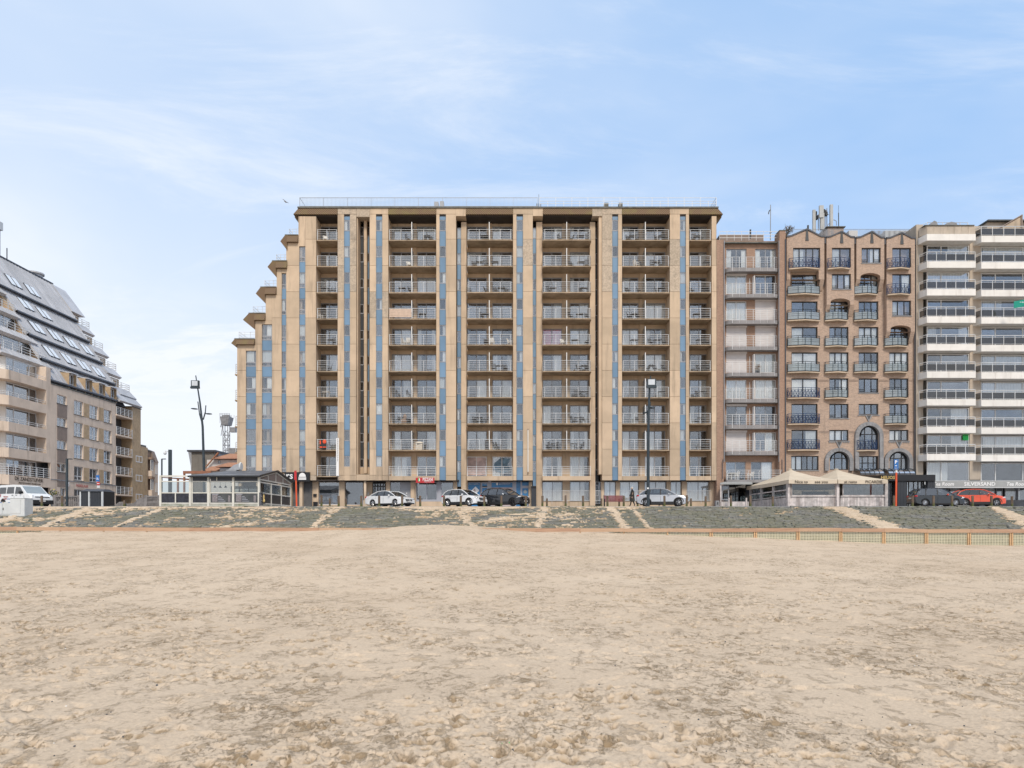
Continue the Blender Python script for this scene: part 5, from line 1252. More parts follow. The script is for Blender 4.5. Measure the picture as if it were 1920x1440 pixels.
for bx0, bx1, ch, off in ((xL, 1829.6, 15, 0), (1825, 2010, 15, 1.6)):
    for k, yb in enumerate(bands):
        Yb = Y3; yt = yb+off+(1.5 if k == 0 and off else 0); hb = 12.2
        b = MB(); cd = .95; xa, xc_, xd = PX(bx0, Yb+cd), PX(bx0+ch, Yb), PX(bx1, Yb)
        b.prism([(xa, Yb+cd), (xc_, Yb), (xd, Yb), (xd, Yb+cd+.3), (xa, Yb+cd+.3)], PZ(yt+hb, Yb), PZ(yt, Yb), axis='z')
        merged(b, 'white_band', M['render_white'], T)
        zf = PZ(yt, Yb)
        if k > 0 or off:
            # railing with smoked glass
            b = MB(); pth = [(xa+.05, Yb+cd), (xc_+.02, Yb+.05), (xd-.03, Yb+.05)]
            b.tube([(p[0], p[1], zf+.97) for p in pth], .045, n=4); b.tube([(p[0], p[1], zf+.10) for p in pth], .02, n=4); b.tube([(p[0], p[1], zf+.78) for p in pth], .018, n=4)
            n = 5 if not off else 8
            for i in range(n+1): x = xc_+.02+(xd-xc_-.06)*i/n; b.box(x-.022, x+.022, Yb+.03, Yb+.08, zf, zf+.97)
            b.box(pth[0][0]-.02, pth[0][0]+.02, pth[0][1]-.02, pth[0][1]+.02, zf, zf+.97)
            ro = merged(b, 'railing', M['white_metal'], T)
            for i in range(n): x = xc_+.02+(xd-xc_-.06)*i/n; blk('glass_panel', x+.03, x+(xd-xc_-.06)/n-.03, Yb+.09, Yb+.105, zf+.12, zf+.76, M['smoke_glass'], T)
            b = MB(); b.face([(pth[0][0], pth[0][1]+.03, zf+.12), (pth[1][0], pth[1][1]+.03, zf+.12), (pth[1][0], pth[1][1]+.03, zf+.76), (pth[0][0], pth[0][1]+.03, zf+.76)]); merged(b, 'glass_panel', M['smoke_glass'], T)
        # window behind: its floor is the band below
        if k < len(bands):
            zf2 = PZ((bands[k+1] if k+1 < len(bands) else 902.5)+off, Yb)+.02; zt2 = PZ(yt+hb, Yb)-.02
            Yw = 72.0
            x1_, x2_ = (PX(1738, Yw), PX(1817.5, Yw)) if not off else (PX(1839, Yw), PX(2005, Yw))
            cols = (.335,) if not off else (.165, .475, .75)
            window(T, x1_, x2_, zf2, zt2-.05, Yw, 'frame_white', cols=cols, t=.09, d=.08, cur=rc(.75), name='picture_window')
            b = MB(); Ys_ = 72.9; xs_ = PX(bx0+7, Ys_)
            b.hexa([(xs_, Ys_, zf2), (x1_-.01, Yw+.1, zf2), (x1_-.01, Yw+.13, zf2), (xs_, Ys_+.03, zf2), (xs_, Ys_, zt2), (x1_-.01, Yw+.1, zt2), (x1_-.01, Yw+.13, zt2), (xs_, Ys_+.03, zt2)])
            merged(b, 'side_window', M['window_glass'], T)
# concrete parapet over the first bay
for i in range(7):
    xa, xb = PX(1738+13.0*i, Y3+.3), PX(1738+13.0*(i+1), Y3+.3)-.012; blk('parapet_panel', xa, xb, Y3+.3, Y3+.5, PZ(438.6, Y3+.3), PZ(423.5, Y3+.3), M['stone_beige'], T)
b = MB(); b.hexa([(PX(1724, 71.9), 71.9, PZ(438.6, Y3+.3)), (PX(1738, Y3+.3)-.01, Y3+.3, PZ(438.6, Y3+.3)), (PX(1738, Y3+.3)-.01, Y3+.5, PZ(438.6, Y3+.3)), (PX(1724, 71.9), 72.0, PZ(438.6, Y3+.3)), (PX(1724, 71.9), 71.9, PZ(423.5, Y3+.3)), (PX(1738, Y3+.3)-.01, Y3+.3, PZ(423.5, Y3+.3)), (PX(1738, Y3+.3)-.01, Y3+.5, PZ(423.5, Y3+.3)), (PX(1724, 71.9), 72.0, PZ(423.5, Y3+.3))]); merged(b, 'parapet_panel', M['stone_beige'], T)
blk('parapet_cap', PX(1736, Y3), PX(1830, Y3), Y3+.2, Y3+1.2, PZ(423.5, Y3+.3)+.003, PZ(422.2, Y3+.3), M['cap'], T)
b = MB(); zz = PZ(424, 72)
b.tube([(PX(1707, 73), 73, PZ(432, 73)), (PX(1739, 73), 73, PZ(417, 73)), (PX(1815, 73), 73, PZ(417.5, 73))], .03, n=4)
for p in (1739, 1752, 1768, 1784, 1800, 1815): b.box(PX(p, 73)-.03, PX(p, 73)+.03, 73, 73.04, PZ(426, 73), PZ(417.5, 73))
merged(b, 'roof_railing', M['white_metal'], T)
for p, q, y_ in ((1746, 1758, 413.5), (1773, 1795, 415.5)):
    b = MB(); x0, x1 = PX(p, 72), PX(q, 72); b.prism([(x0-.3, PZ(424, 72)), (x0+.1, PZ(y_+3, 72)), ((x0+x1)/2, PZ(y_, 72)), (x1-.1, PZ(y_+2, 72)), (x1+.1, PZ(424, 72))], 72, 73); merged(b, 'roof_unit', M['stone_grey'], T)
# roof terrace over the second bay
blk('terrace_house', PX(1851, 73), PX(1960, 73), 73, 78, PZ(437, 73), PZ(417, 73), M['stone_beige'], T)
blk('terrace_roof', PX(1848, 73), PX(1965, 73), 72.6, 78.3, PZ(417, 73), PZ(414.5, 73), M['granite'], T)
b = MB(); b.prism([(PX(1858, 72.5), PZ(438, 72.5)), (PX(1915.8, 72.5), PZ(404, 72.5)), (PX(1915.8, 72.5), PZ(438, 72.5))], 72.45, 72.55); merged(b, 'stair_wall', M['shop_pink'] if False else M['concrete_pale'], T)
b = MB(); b.bar((PX(1856, 72.4), 72.4, PZ(438, 72.4)), (PX(1917, 72.4), 72.4, PZ(403, 72.4)), .07, n=4); b.box(PX(1914.5, 72.4), PX(1917, 72.4), 72.35, 72.45, PZ(438, 72.4), PZ(403, 72.4)); merged(b, 'stair_beam', M['panel_brown'], T)
# ground floor: awning and glass
blk('ground_wall', PX(1738, 71), PX(2005, 71), 71.2, 71.5, GZ, PZ(902, 71), M['anthracite'], T)
for x0, x1 in ((1737, 1757), (1759, 1779), (1781, 1800), (1841, 1866), (1868, 1880), (1884, 1906), (1908, 1930), (1932, 1960)): window(T, PX(x0, 71), PX(x1, 71), PZ(941 if x0 > 1830 else 950, 71), PZ(912, 71), 71.0, 'frame_grey', t=.07, gl='window_glass', cur=cur_r.choice(['lr', None, 'full']))
blk('stone_pier', PX(1800, 71), PX(1841, 71), 71.0, 71.4, GZ, PZ(912, 71), M['interior'], T)
for i in range(14): blk('plinth_stone', PX(1836+12.5*i, 70.7), PX(1836+12.5*(i+1), 70.7)-.012, 70.7, 71.1, GZ, PZ(937.5, 70.7), M['stone_grey'], T)
xa, xb = PX(1751.5, 67.6), PX(2005, 67.6); b = MB()
b.hexa([(xa, 67.6, PZ(914.3, 67.6)), (xb, 67.6, PZ(914.3, 67.6)), (xb, 70.9, PZ(911, 71)), (xa, 70.9, PZ(911, 71)), (xa, 67.6, PZ(914.3, 67.6)+.03), (xb, 67.6, PZ(914.3, 67.6)+.03), (xb, 70.9, PZ(902.5, 71)), (xa, 70.9, PZ(902.5, 71))])
merged(b, 'awning_roof', M['awning'], T)
blk('awning_valance', xa, xb, 67.5, 67.58, PZ(913.6, 67.55), PZ(902.3, 67.55), M['awning'], T)
blk('awning_box', xa-.02, xb, 67.48, 67.6, PZ(902.2, 67.55), PZ(901.3, 67.55), M['white_metal'], T); blk('awning_box', xa-.02, xb, 67.48, 67.6, PZ(914.8, 67.55), PZ(913.7, 67.55), M['white_metal'], T)
for s, p, sz, sh in (('Tea Room', 1768.5, .50, .25), ('SILVERSAND', 1837, .50, 0), ('Tea Room', 1906, .50, .25)):
    text(T, s, (PX(p, 67.5), 67.49, PZ(907.8, 67.5)), sz, 'paint_white', sx=.98 if sh else 1.12, shear=sh, bold=.008)
t = thing('for_sale_sign', 'small bright green notice in a picture window of the white banded building', 'sign', (PX(1811, 71.9), 71.93, PZ(825.5, 71.9)))
blk('sign_board', PX(1805.5, 71.9), PX(1816, 71.9), 71.9, 71.93, PZ(825.5, 71.9), PZ(814, 71.9), M['sign_green'], t)
text(t, 'TE KOOP', (PX(1810.7, 71.9), 71.89, PZ(816.2, 71.9)), .13, 'text_dark')
t = thing('for_sale_sign', 'teal notice board hanging high at the right edge of the white banded building', 'sign', (PX(1915, 69), 68.95, PZ(575, 69)))
b = MB(); b.hexa([(PX(1908, 69), 69.5, PZ(575, 69)), (PX(1922, 69), 68.8, PZ(575, 69)), (PX(1922, 69), 68.83, PZ(575, 69)), (PX(1908, 69), 69.53, PZ(575, 69)), (PX(1908, 69), 69.5, PZ(562, 69)), (PX(1922, 69), 68.8, PZ(562, 69)), (PX(1922, 69), 68.83, PZ(562, 69)), (PX(1908, 69), 69.53, PZ(562, 69))]); merged(b, 'sign_board', M['sign_teal'], t)
text(t, 'te koop', (PX(1914.5, 69), 68.75, PZ(568, 69)), .2, 'paint_white')

# black portico between the two buildings
T = thing('hotel_porch', 'black flat-roofed entrance porch with gold letters under the gabled brick building', 'porch', (PX(1708, 67), 67, GZ))
blk('fascia', PX(1655, 66.5), PX(1754, 66.5), 66.5, 71.0, PZ(901.5, 66.5), PZ(890.5, 66.5), M['black_paint'], T)
blk('porch_roof', PX(1655, 66.5), PX(1754, 66.5)-.02, 66.52, 71, PZ(890.5, 66.5)+.003, PZ(890, 66.5), M['anthracite'], T)
for x0, x1 in ((1682.5, 1699), (1739, 1753)):
    n = 3
    for i in range(n): xa, xb = PX(x0+(x1-x0)*i/n, 66.7), PX(x0+(x1-x0)*(i+1)/n, 66.7)-.012; blk('wall_panel', xa, xb, 66.65, 67.0, GZ-.05, PZ(901.6, 66.6), M['anthracite'], T)
blk('porch_back', PX(1660, 70.5), PX(1754, 70.5), 70.5, 70.9, GZ-.05, PZ(902, 70), M['black_paint'], T)
window(T, PX(1699, 67.2), PX(1733, 67.2), GZ, PZ(902, 67.2), 67.2, 'frame_black', cols=(.15, .42, .66, .85), t=.1, cur='lr')
window(T, PX(1664, 68.5), PX(1682, 68.5), GZ, PZ(902, 68.5), 68.5, 'frame_black', cols=(.3, .6), t=.1, gl='dark_glass')
text(T, 'HELIOS', (PX(1665.7, 66.4), 66.48, PZ(895.5, 66.4)), .42, 'gold', bold=.012, sx=1.0)

# ================================================================== PARASOL RESTAURANT
Yr = 60.5
gzr = prom_z(Yr)-.05
T = thing('restaurant_terrace', 'weathered whitewashed wooden terrace with wide windows under beige parasols', 'terrace', (PX(1560, Yr), Yr, gzr))
def plank_wall(p0, p1, yt, Ya, Yb, zb=gzr, n=None):
    xa, xb = PX(p0, Ya), PX(p1, Yb); L = math.hypot(xb-xa, Yb-Ya); n = n or max(2, int(L/.145))
    for i in range(n):
        u0, u1 = i/n, (i+1)/n; g_ = .012/L
        A = (xa+(xb-xa)*u0, Ya+(Yb-Ya)*u0); B = (xa+(xb-xa)*(u1-g_), Ya+(Yb-Ya)*(u1-g_)); zt = PZ(yt, Yr); dj = pyr.uniform(0, .012)
        b = MB(); b.hexa([(A[0], A[1]+dj, zb), (B[0], B[1]+dj, zb), (B[0], B[1]+.05, zb), (A[0], A[1]+.05, zb), (A[0], A[1]+dj, zt), (B[0], B[1]+dj, zt), (B[0], B[1]+.05, zt), (A[0], A[1]+.05, zt)]); merged(b, 'plank', M['old_wood'], T)
fronts = [(1480, 1568.5), (1576, 1663)]
for p0, p1 in fronts:
    plank_wall(p0+1, p1-1, 931.5, Yr+.05, Yr+.05)
    blk('backing', PX(p0, Yr), PX(p1, Yr), Yr+.105, Yr+.16, gzr, PZ(931.8, Yr), M['old_wood'], T)
    blk('sill', PX(p0, Yr), PX(p1, Yr), Yr-.03, Yr+.17, PZ(931.4, Yr), PZ(929.3, Yr), M['old_wood'], T)
    blk('lintel', PX(p0, Yr), PX(p1, Yr), Yr-.02, Yr+.15, PZ(907, Yr), PZ(902.5, Yr), M['paint_white'], T)
    window(T, PX(p0+4.5, Yr), PX(p1-1.5, Yr), PZ(929.2, Yr), PZ(907, Yr), Yr+.03, 'old_wood', t=.05, gl='clear_glass')
for p in (1480, 1571.5, 1662.5): blk('post', PX(p-3.6, Yr), PX(p+1.6, Yr), Yr-.08, Yr+.2, gzr, PZ(902, Yr), M['old_wood'], T)
plank_wall(1407.6, 1477, 932.5, Yr+9.8, Yr+.1)
xa, xb = PX(1407.6, Yr+9.8), PX(1477, Yr+.1)
def side_rail(za, zb, t=.1, name='rail'):
    b = MB(); b.hexa([(xa, Yr+9.8, za), (xb, Yr+.1, zb), (xb+.1, Yr+.2, zb), (xa+.1, Yr+9.9, za), (xa, Yr+9.8, za+t), (xb, Yr+.1, zb+t), (xb+.1, Yr+.2, zb+t), (xa+.1, Yr+9.9, za+t)]); merged(b, name, M['old_wood'], T)
z0s, z1s, z2s = PZ(931, Yr), PZ(919, Yr), PZ(904.5, Yr)
side_rail(z0s, z0s); side_rail(z1s, z1s, .09); side_rail(z2s, z2s, .1)
for u in (0, .33, .66, 1):
    x, y = xa+(xb-xa)*u, Yr+9.8-9.7*u; blk('post', x-.1, x+.12, y-.05, y+.15, gzr, z2s+.1, M['old_wood'], T)
b = MB(); b.face([(xa+.05, Yr+9.85, z0s+.1), (xb+.05, Yr+.15, z0s+.1), (xb+.05, Yr+.15, z2s), (xa+.05, Yr+9.85, z2s)]); merged(b, 'side_glazing', M['clear_glass'], T)
blk('floor', PX(1480, Yr), PX(1664, Yr), Yr+.17, Yr+9.7, gzr-.02, gzr+.08, M['paving'], T)
b = MB()
for i in range(7): x = PX(1500+26*i, Yr+3); b.box(x-.35, x+.35, Yr+2.6, Yr+3.3, gzr+.8, gzr+.84); b.box(x-.04, x+.04, Yr+2.9, Yr+2.98, gzr+.1, gzr+.8)
t2 = merged(b, 'inside_tables', M['chair_dark'], T); t2['kind'] = 'stuff'
t3 = blk('rear_wall', PX(1480, Yr), PX(1664, Yr), Yr+9.8, Yr+9.9, gzr, z0s, M['interior'], T)
window(T, PX(1480, Yr), PX(1664, Yr), z0s+.01, z2s, Yr+9.8, 'frame_white', cols=(.12, .25, .37, .5, .62, .75, .87), rows=(.5,), t=.08, gl='clear_glass', name='rear_window')
blk('counter', PX(1505, Yr+4.4), PX(1552, Yr+4.4), Yr+4.2, Yr+4.6, gzr+.08, gzr+1.6, M['anthracite'], T)
blk('end_wall', PX(1663.5, Yr), PX(1665.5, Yr), Yr+.2, Yr+9.8, gzr, z2s, M['old_wood'], T)
def parasol(cxp, Yc, hx0, hx1, lab, apex, hemy, texts, ypf, ypb):
    t = thing('parasol', lab, 'parasol', (PX(cxp, Yc), Yc, prom_z(Yc)))
    za = PZ(apex, Yc); X0, X1 = PX(hx0, ypf), PX(hx1, ypf); zh = PZ(hemy, ypf); ap = (PX(cxp, Yc), Yc, za)
    c_ = [(X0, ypf), (X1, ypf), (X1, ypb), (X0, ypb)]
    b = MB(); n = 8
    for i in range(4):
        p, q = c_[i], c_[(i+1) % 4]
        for j in range(n):
            for l in range(4):
                def S(u, v):                # u along the hem, v towards the apex, canvas sags a little
                    ex, ey = p[0]+(q[0]-p[0])*u, p[1]+(q[1]-p[1])*u
                    sag = -.10*math.sin(math.pi*u)*(1-v)-.13*math.sin(math.pi*v)*(1-.3*math.sin(math.pi*u))
                    return (ex+(ap[0]-ex)*v, ey+(ap[1]-ey)*v, zh+.06*math.sin(math.pi*u)+(za-zh)*v+sag)
                b.face([S(j/n, l/4), S((j+1)/n, l/4), S((j+1)/n, (l+1)/4), S(j/n, (l+1)/4)])
    merged(b, 'canopy', M['canvas'], t, smooth=True)
    b = MB()
    for i in range(4):
        p, q = c_[i], c_[(i+1) % 4]
        for j in range(n):
            u0, u1 = j/n, (j+1)/n; s = lambda u: zh-.04*math.sin(math.pi*u)
            P0 = (p[0]+(q[0]-p[0])*u0, p[1]+(q[1]-p[1])*u0); P1 = (p[0]+(q[0]-p[0])*u1, p[1]+(q[1]-p[1])*u1)
            b.face([(P0[0], P0[1], s(u0)-.34), (P1[0], P1[1], s(u1)-.34), (P1[0], P1[1], s(u1)), (P0[0], P0[1], s(u0))])
    merged(b, 'valance', M['canvas'], t)
    b = MB(); b.bar((ap[0], ap[1], prom_z(Yc)), (ap[0], ap[1], za+.02), .06); merged(b, 'pole', M['grey_metal'], t)
    b = MB(); b.ell((ap[0], ap[1], za+.03), .22, .22, .07); merged(b, 'finial', M['canvas'], t)
    for s, px_, szz in texts: text(t, s, (PX(px_, ypf-.02), ypf-.03, zh-.20), szz, 'text_dark', sx=1.05)
    return t, X0
parasol(1481.5, 65.4, 1479, 1570, 'beige square parasol printed Nice to see you over the left half of the wooden terrace', 880.7, 899.3, [('Nice to', 1502.5, .36), ('see you', 1540, .36)], 60.1, 70.9)
parasol(1568, 65.4, 1571.5, 1664.5, 'beige square parasol printed at resto over the right half of the wooden terrace', 880.7, 899.3, [('at resto', 1595, .34), ('PICARDIE', 1638.5, .34)], 60.1, 70.9)
# ================================================================== LEFT BUILDING WITH THE ZINC ROOF (faces the side street)
XL = -54.0
def YL(p): return XL*F/(p-960.0)           # depth of a point on the street facade seen at column p
def ZL(p, q): return EYE+(HOR-q)*YL(p)/F
T = thing('zinc_roofed_building', 'pinkish apartment building with a tall stepped grey zinc roof and rows of skylights, far left', 'apartment building', (XL, 85, GZ))
Y0b, Y1b, Y2b, Y3b = 73.0, 79.9, 93.0, 97.0
ZC = 18.25                                 # top of the masonry wall
rz = [15.45-2.72*k for k in range(4)]
cols_ = [(YL(107), YL(125), 1.05, .8, 1.2), (YL(139), YL(156), 1.75, 0, 0), (YL(168), YL(184), 1.72, -.02, 0), (YL(195), YL(209), 1.70, -.05, 0)]
ops = []; wins = []
for ci, (ya, yb, h, off, _) in enumerate(cols_):
    for k in range(4):
        z0 = rz[k]+off; ops.append((ya, yb, z0, z0+h)); wins.append((ya, yb, z0, z0+h, ci))
for ya, yb in ((YL(139), YL(156)), (YL(195), YL(209))): ops.append((ya, yb, GZ+.1, 6.2)); wins.append((ya, yb, GZ+.1, 6.2, 5))
yd0, yd1 = YL(113), YL(124); ops.append((yd0, yd1, GZ, 6.2)); wins.append((yd0, yd1, GZ, 6.2, 6))
b = MB(); wall_open(b, Y1b, Y2b, GZ-.1, ZC, ops, 0, .3, rev=.25)
b.v = [(XL-y, x, z) for x, y, z in b.v]; merged(b, 'street_wall', M['render_pink'], T)
for ya, yb, z0, z1, ci in wins:
    window(T, ya, yb, z0, z1, XL-.15, 'frame_white', cols=(.5,), rows=(.3,) if ci in (1, 2, 3) else (), t=.08, d=.06, cur=rc(.6), rot=1)
for ci, (ya, yb, h, off, g_) in enumerate(cols_):
    for k in range(4):
        z0 = rz[k]+off
        b = MB(); b.box(XL-.1, XL+.07, ya-.1, yb+.1, z0-.07, z0-.003); merged(b, 'sill', M['cap'], T)
        if ci == 0 and k < 4:
            b = MB(); b.box(XL+.003, XL+.03, ya, yb+.05, z0-1.62 if k < 3 else 6.3, z0-.08); merged(b, 'infill_panel', M['panel_brown'], T)
    if ci in (1, 2):
        ya2, yb2 = yb+.05, cols_[ci+1][0]-.05
        for k in range(4):
            b = MB(); b.box(XL+.003, XL+.025, ya2+.08, yb2-.08, rz[k]-.05, rz[k]+1.7); merged(b, 'infill_panel', M['brick_yellow'], T)
b = MB(); b.box(XL-.3, XL+.06, Y1b, Y2b+.1, ZC, ZC+.14); merged(b, 'coping', M['cap'], T)
b = MB(); b.box(XL+.002, XL+.06, Y1b, Y2b, 7.05, 7.16); merged(b, 'string_course', M['stone_grey'], T)
# room depth
b = MB(); b.box(XL-12, XL-1.5, Y0b+2, 98, GZ, ZC-.1); merged(b, 'room_core', M['interior'], T)
b = MB(); b.box(XL-1.5, XL-1.2, Y0b+2, Y1b, GZ, ZC-.1); merged(b, 'room_core', M['interior'], T)
# near balcony bay: bands, glazing, railings
zb_ = [17.40, 14.65, 11.82, 9.02]
for k, z0 in enumerate(zb_):
    b = MB(); z1 = z0+1.02
    b.prism([(XL-9, Y0b-.9), (XL-1.1, Y0b-.9), (XL, Y0b+.25), (XL, Y1b), (XL-9, Y1b)], z0, z1, axis='z'); merged(b, 'balcony_band', M['render_pink'], T)
    zt = z0+2.75 if k else 20.2
    zt = (zb_[k-1] if k else 20.1)
    b = MB()
    for z in (z1+.42, z1+.22): b.tube([(XL-9, Y0b-.82, z), (XL-1.15, Y0b-.82, z), (XL-.08, Y0b+.3, z), (XL-.08, Y1b-.1, z)], .028, n=4)
    for p in [(XL-1.15-1.5*i, Y0b-.82) for i in range(4)]+[(XL-.08, Y0b+.3+1.5*i) for i in range(5)]: b.box(p[0]-.025, p[0]+.025, p[1]-.025, p[1]+.025, z1-.1, z1+.42)
    merged(b, 'railing', M['white_metal'], T)
    window(T, Y0b+1.3, Y1b-.8, z1-.9, zt-.02, XL-1.1, 'frame_white', cols=(.25, .75), t=.1, rot=1, cur='full' if k in (0, 2) else 'lr')
    window(T, XL-9, XL-3.0, z1-.9, zt-.02, Y0b+.3, 'frame_white', cols=(.4, .7), t=.1, cur='lr')
    b = MB(); b.prism([(XL-3.0, Y0b+.3), (XL-2.6, Y0b+.3), (XL-1.1, Y0b+1.25), (XL-1.1, Y0b+1.4), (XL-3.0, Y0b+.5)], z1-.9, zt, axis='z'); merged(b, 'corner_pier', M['render_white'], T)
    b = MB(); b.box(XL-1.4, XL, Y1b-.75, Y1b-.003, z1, zt); merged(b, 'side_pier', M['render_pink'], T)
# first floor over the restaurant sign
b = MB(); b.prism([(XL-9, Y0b-.9), (XL-1.1, Y0b-.9), (XL+.02, Y0b+.25), (XL+.02, Y1b-.003), (XL-9, Y1b-.003)], 6.1, 7.15, axis='z'); merged(b, 'sign_band', M['render_pink'], T)
b = MB()
for j in range(5): b.tube([(XL-9, Y0b-.82, 7.3+.24*j), (XL-1.15, Y0b-.82, 7.3+.24*j), (XL-.08, Y0b+.3, 7.3+.24*j), (XL-.08, Y1b-.1, 7.3+.24*j)], .03, n=4)
for p in [(XL-1.15-1.2*i, Y0b-.82) for i in range(5)]+[(XL-.08, Y0b+.3+1.1*i) for i in range(7)]: b.box(p[0]-.03, p[0]+.03, p[1]-.03, p[1]+.03, 7.1, 8.3)
merged(b, 'railing', M['white_metal'], T)
window(T, Y0b+1.3, Y1b-.8, 7.15, 9.0, XL-1.1, 'frame_white', cols=(.25, .75), t=.1, rot=1); window(T, XL-9, XL-3.0, 7.15, 9.0, Y0b+.3, 'frame_white', cols=(.4, .7), t=.1)
b = MB(); b.prism([(XL-3.0, Y0b+.3), (XL-2.6, Y0b+.3), (XL-1.1, Y0b+1.25), (XL-1.1, Y0b+1.4), (XL-3.0, Y0b+.5)], 7.15, 9.0, axis='z'); merged(b, 'corner_pier', M['render_white'], T)
window(T, Y0b+1.9, Y1b-.5, GZ+.3, 5.95, XL-.5, 'frame_white', cols=(.5,), rows=(.85,), t=.12, rot=1); window(T, XL-9, XL-2, GZ+.3, 6.0, Y0b+.4, 'frame_white', cols=(.5,), t=.12)
text(T, 'DE ZANDSTUIVER', (XL+.05, 76.3, 6.80), .60, 'text_dark', face='x', sx=.92, bold=.0)
text(T, 'RESTAURANT-TEAROOM', (XL+.05, 76.4, 6.36), .22, 'text_dark', face='x', sx=1.4)
text(T, 'MAKELAAR', (XL+.07, 85.7, 6.62), .50, 'text_red', face='x', sx=.95)
b = MB(); b.prism([(82.5, 6.95), (83.1, 6.95), (83.1, 6.55), (82.8, 6.2), (82.5, 6.55)], XL+.06, XL+.10, axis='x'); merged(b, 'emblem', M['paint_white'], T)
b = MB(); b.box(XL+.101, XL+.112, 82.76, 82.84, 6.42, 6.82); b.box(XL+.112, XL+.118, 82.63, 82.97, 6.6, 6.68); merged(b, 'emblem', M['text_red'], T)
blk('sign_board', XL-5, XL-1.35, Y0b-1.1, Y0b-.95, 6.0, 7.2, M['paint_white'], T); text(T, 'ZANDSTUIVER', (XL-4.3, Y0b-1.12, 6.45), .42, 'sign_red', sx=.95)
b = MB(); b.box(XL-1.32, XL-1.1, Y0b-1.1, Y0b-.95, 6.0, 7.2); merged(b, 'sign_board', M['black_paint'], T)
# far balconies (recessed stack) and end wall
for k in range(6):
    z1 = 16.9-2.72*k
    if z1 < 4: break
    b = MB(); b.box(XL-1.6, XL+.12, Y2b+.05, Y3b, z1-.22, z1); bo = merged(b, 'balcony', M['render_pink'], T)
    b = MB()
    for j in range(5): b.box(XL+.04, XL+.08, Y2b+.1, Y3b, z1+.2*(j+1)-.025, z1+.2*(j+1)+.02)
    for j in range(5): y = Y2b+.12+(Y3b-Y2b-.2)*j/4; b.box(XL+.03, XL+.09, y-.03, y+.03, z1-.1, z1+1.05)
    merged(b, 'railing', M['white_metal'], bo)
    window(T, Y2b+.4, Y3b-1.3, z1, z1+2.2, XL-1.5, 'frame_grey', cols=(.5,), t=.09, rot=1, cur='l', gl='dark_glass')
b = MB(); b.box(XL-1.6, XL, Y2b, Y2b+.05, GZ, ZC); merged(b, 'recess_cheek', M['render_pink'], T)
b = MB(); b.box(XL-1.62, XL-1.51, Y2b+.05, Y3b, GZ, ZC+1); merged(b, 'recess_wall', M['brick_yellow'], T)
b = MB(); b.box(XL-12, XL, Y3b, 99.3, GZ-.1, ZC+.3); merged(b, 'end_wall', M['brick_yellow'], T)
b = MB(); b.box(XL-12.1, XL+.1, Y3b-.02, 99.4, ZC+.31, ZC+.4); merged(b, 'coping', M['cap'], T)
b = MB(); b.box(XL-12, XL-.0, 99.41, 101.2, GZ-.1, 13.2); merged(b, 'lower_wing', M['brick_yellow'], T)
for z in (10.8, 8.05, 5.3): window(T, 98.0, 99.7, z, z+.95, XL+.02, 'frame_white', cols=(.5,), t=.12, rot=1, gl='dark_glass')
# --- zinc roof: plane from (XL, 18.6) to (XL-11, 35.8)
def RP(t, y, o=0.0):                        # t 0..1 up the slope, o = outward offset along the normal
    return (XL-11*t+o*.842, y, 18.6+17.2*t+o*.539)
lev = [0.0, .145, .322, .497, .675, 1.0]; near = [79.9, 81.0, 81.5, 82.3, 83.5, 73.0]; far_ = [93.6, 95.3, 95.6, 95.9, 96.2, 96.6]
near = [79.95, 80.4, 81.0, 81.8, 73.0]; fary = [93.6, 95.4, 95.6, 95.8, 96.2]
for k in range(5):
    t0, t1 = lev[k], lev[k+1]-.004; ya, yb = near[k], fary[k]; lip = .32 if k else .05
    if k == 4: ya = 70.0
    # standing-seam sheets, each its own part
    n = int((yb-ya)/.58); wsh = (yb-ya)/n
    for i in range(n):
        a, c = ya+wsh*i, ya+wsh*(i+1)-.012
        tb = t0
        if k == 0 and any(d0-.1 < (a+c)/2 < d1+.1 for d0, d1 in ((83.4, 84.7), (86.6, 87.9), (89.4, 90.7), (92.0, 93.2))): tb = .105
        b = MB(); b.hexa([RP(tb, a, -.1), RP(tb, c, -.1), RP(tb, c, lip), RP(tb, a, lip), RP(t1, a, -.1), RP(t1, c, -.1), RP(t1, c, 0), RP(t1, a, 0)])
        b.hexa([RP(tb, c-.03, lip-.01), RP(tb, c+.01, lip-.01), RP(tb, c+.01, lip+.06), RP(tb, c-.03, lip+.06), RP(t1, c-.03, -.01), RP(t1, c+.01, -.01), RP(t1, c+.01, .06), RP(t1, c-.03, .06)])
        merged(b, 'zinc_sheet', M['zinc'], T)
    b = MB(); b.hexa([RP(t0, ya, lip-.25), RP(t0, yb, lip-.25), RP(t0, yb, lip+.07), RP(t0, ya, lip+.07), RP(t0+.012, ya, lip-.25), RP(t0+.012, yb, lip-.25), RP(t0+.012, yb, lip+.07), RP(t0+.012, ya, lip+.07)]); merged(b, 'gutter', M['zinc_dark'], T)
b = MB(); b.prism([(XL-.3, 18.3), (XL-11.4, 35.7), (XL-20, 35.7), (XL-28, 18.3)], 84.2, 96.0); merged(b, 'roof_body', M['zinc_dark'], T)
b = MB(); b.prism([(XL-7.3, 29.9), (XL-11.2, 35.8), (XL-20, 35.8), (XL-26, 29.9)], 70, 84.2); merged(b, 'roof_body', M['zinc_dark'], T)
b = MB(); b.box(XL-12, XL-4.6, 80.2, 96, 18.2, 24); merged(b, 'roof_body', M['interior'], T)
b = MB(); b.box(XL-20, XL-10.9, 70, 96.6, 35.75, 35.95); merged(b, 'ridge_cap', M['zinc_dark'], T)
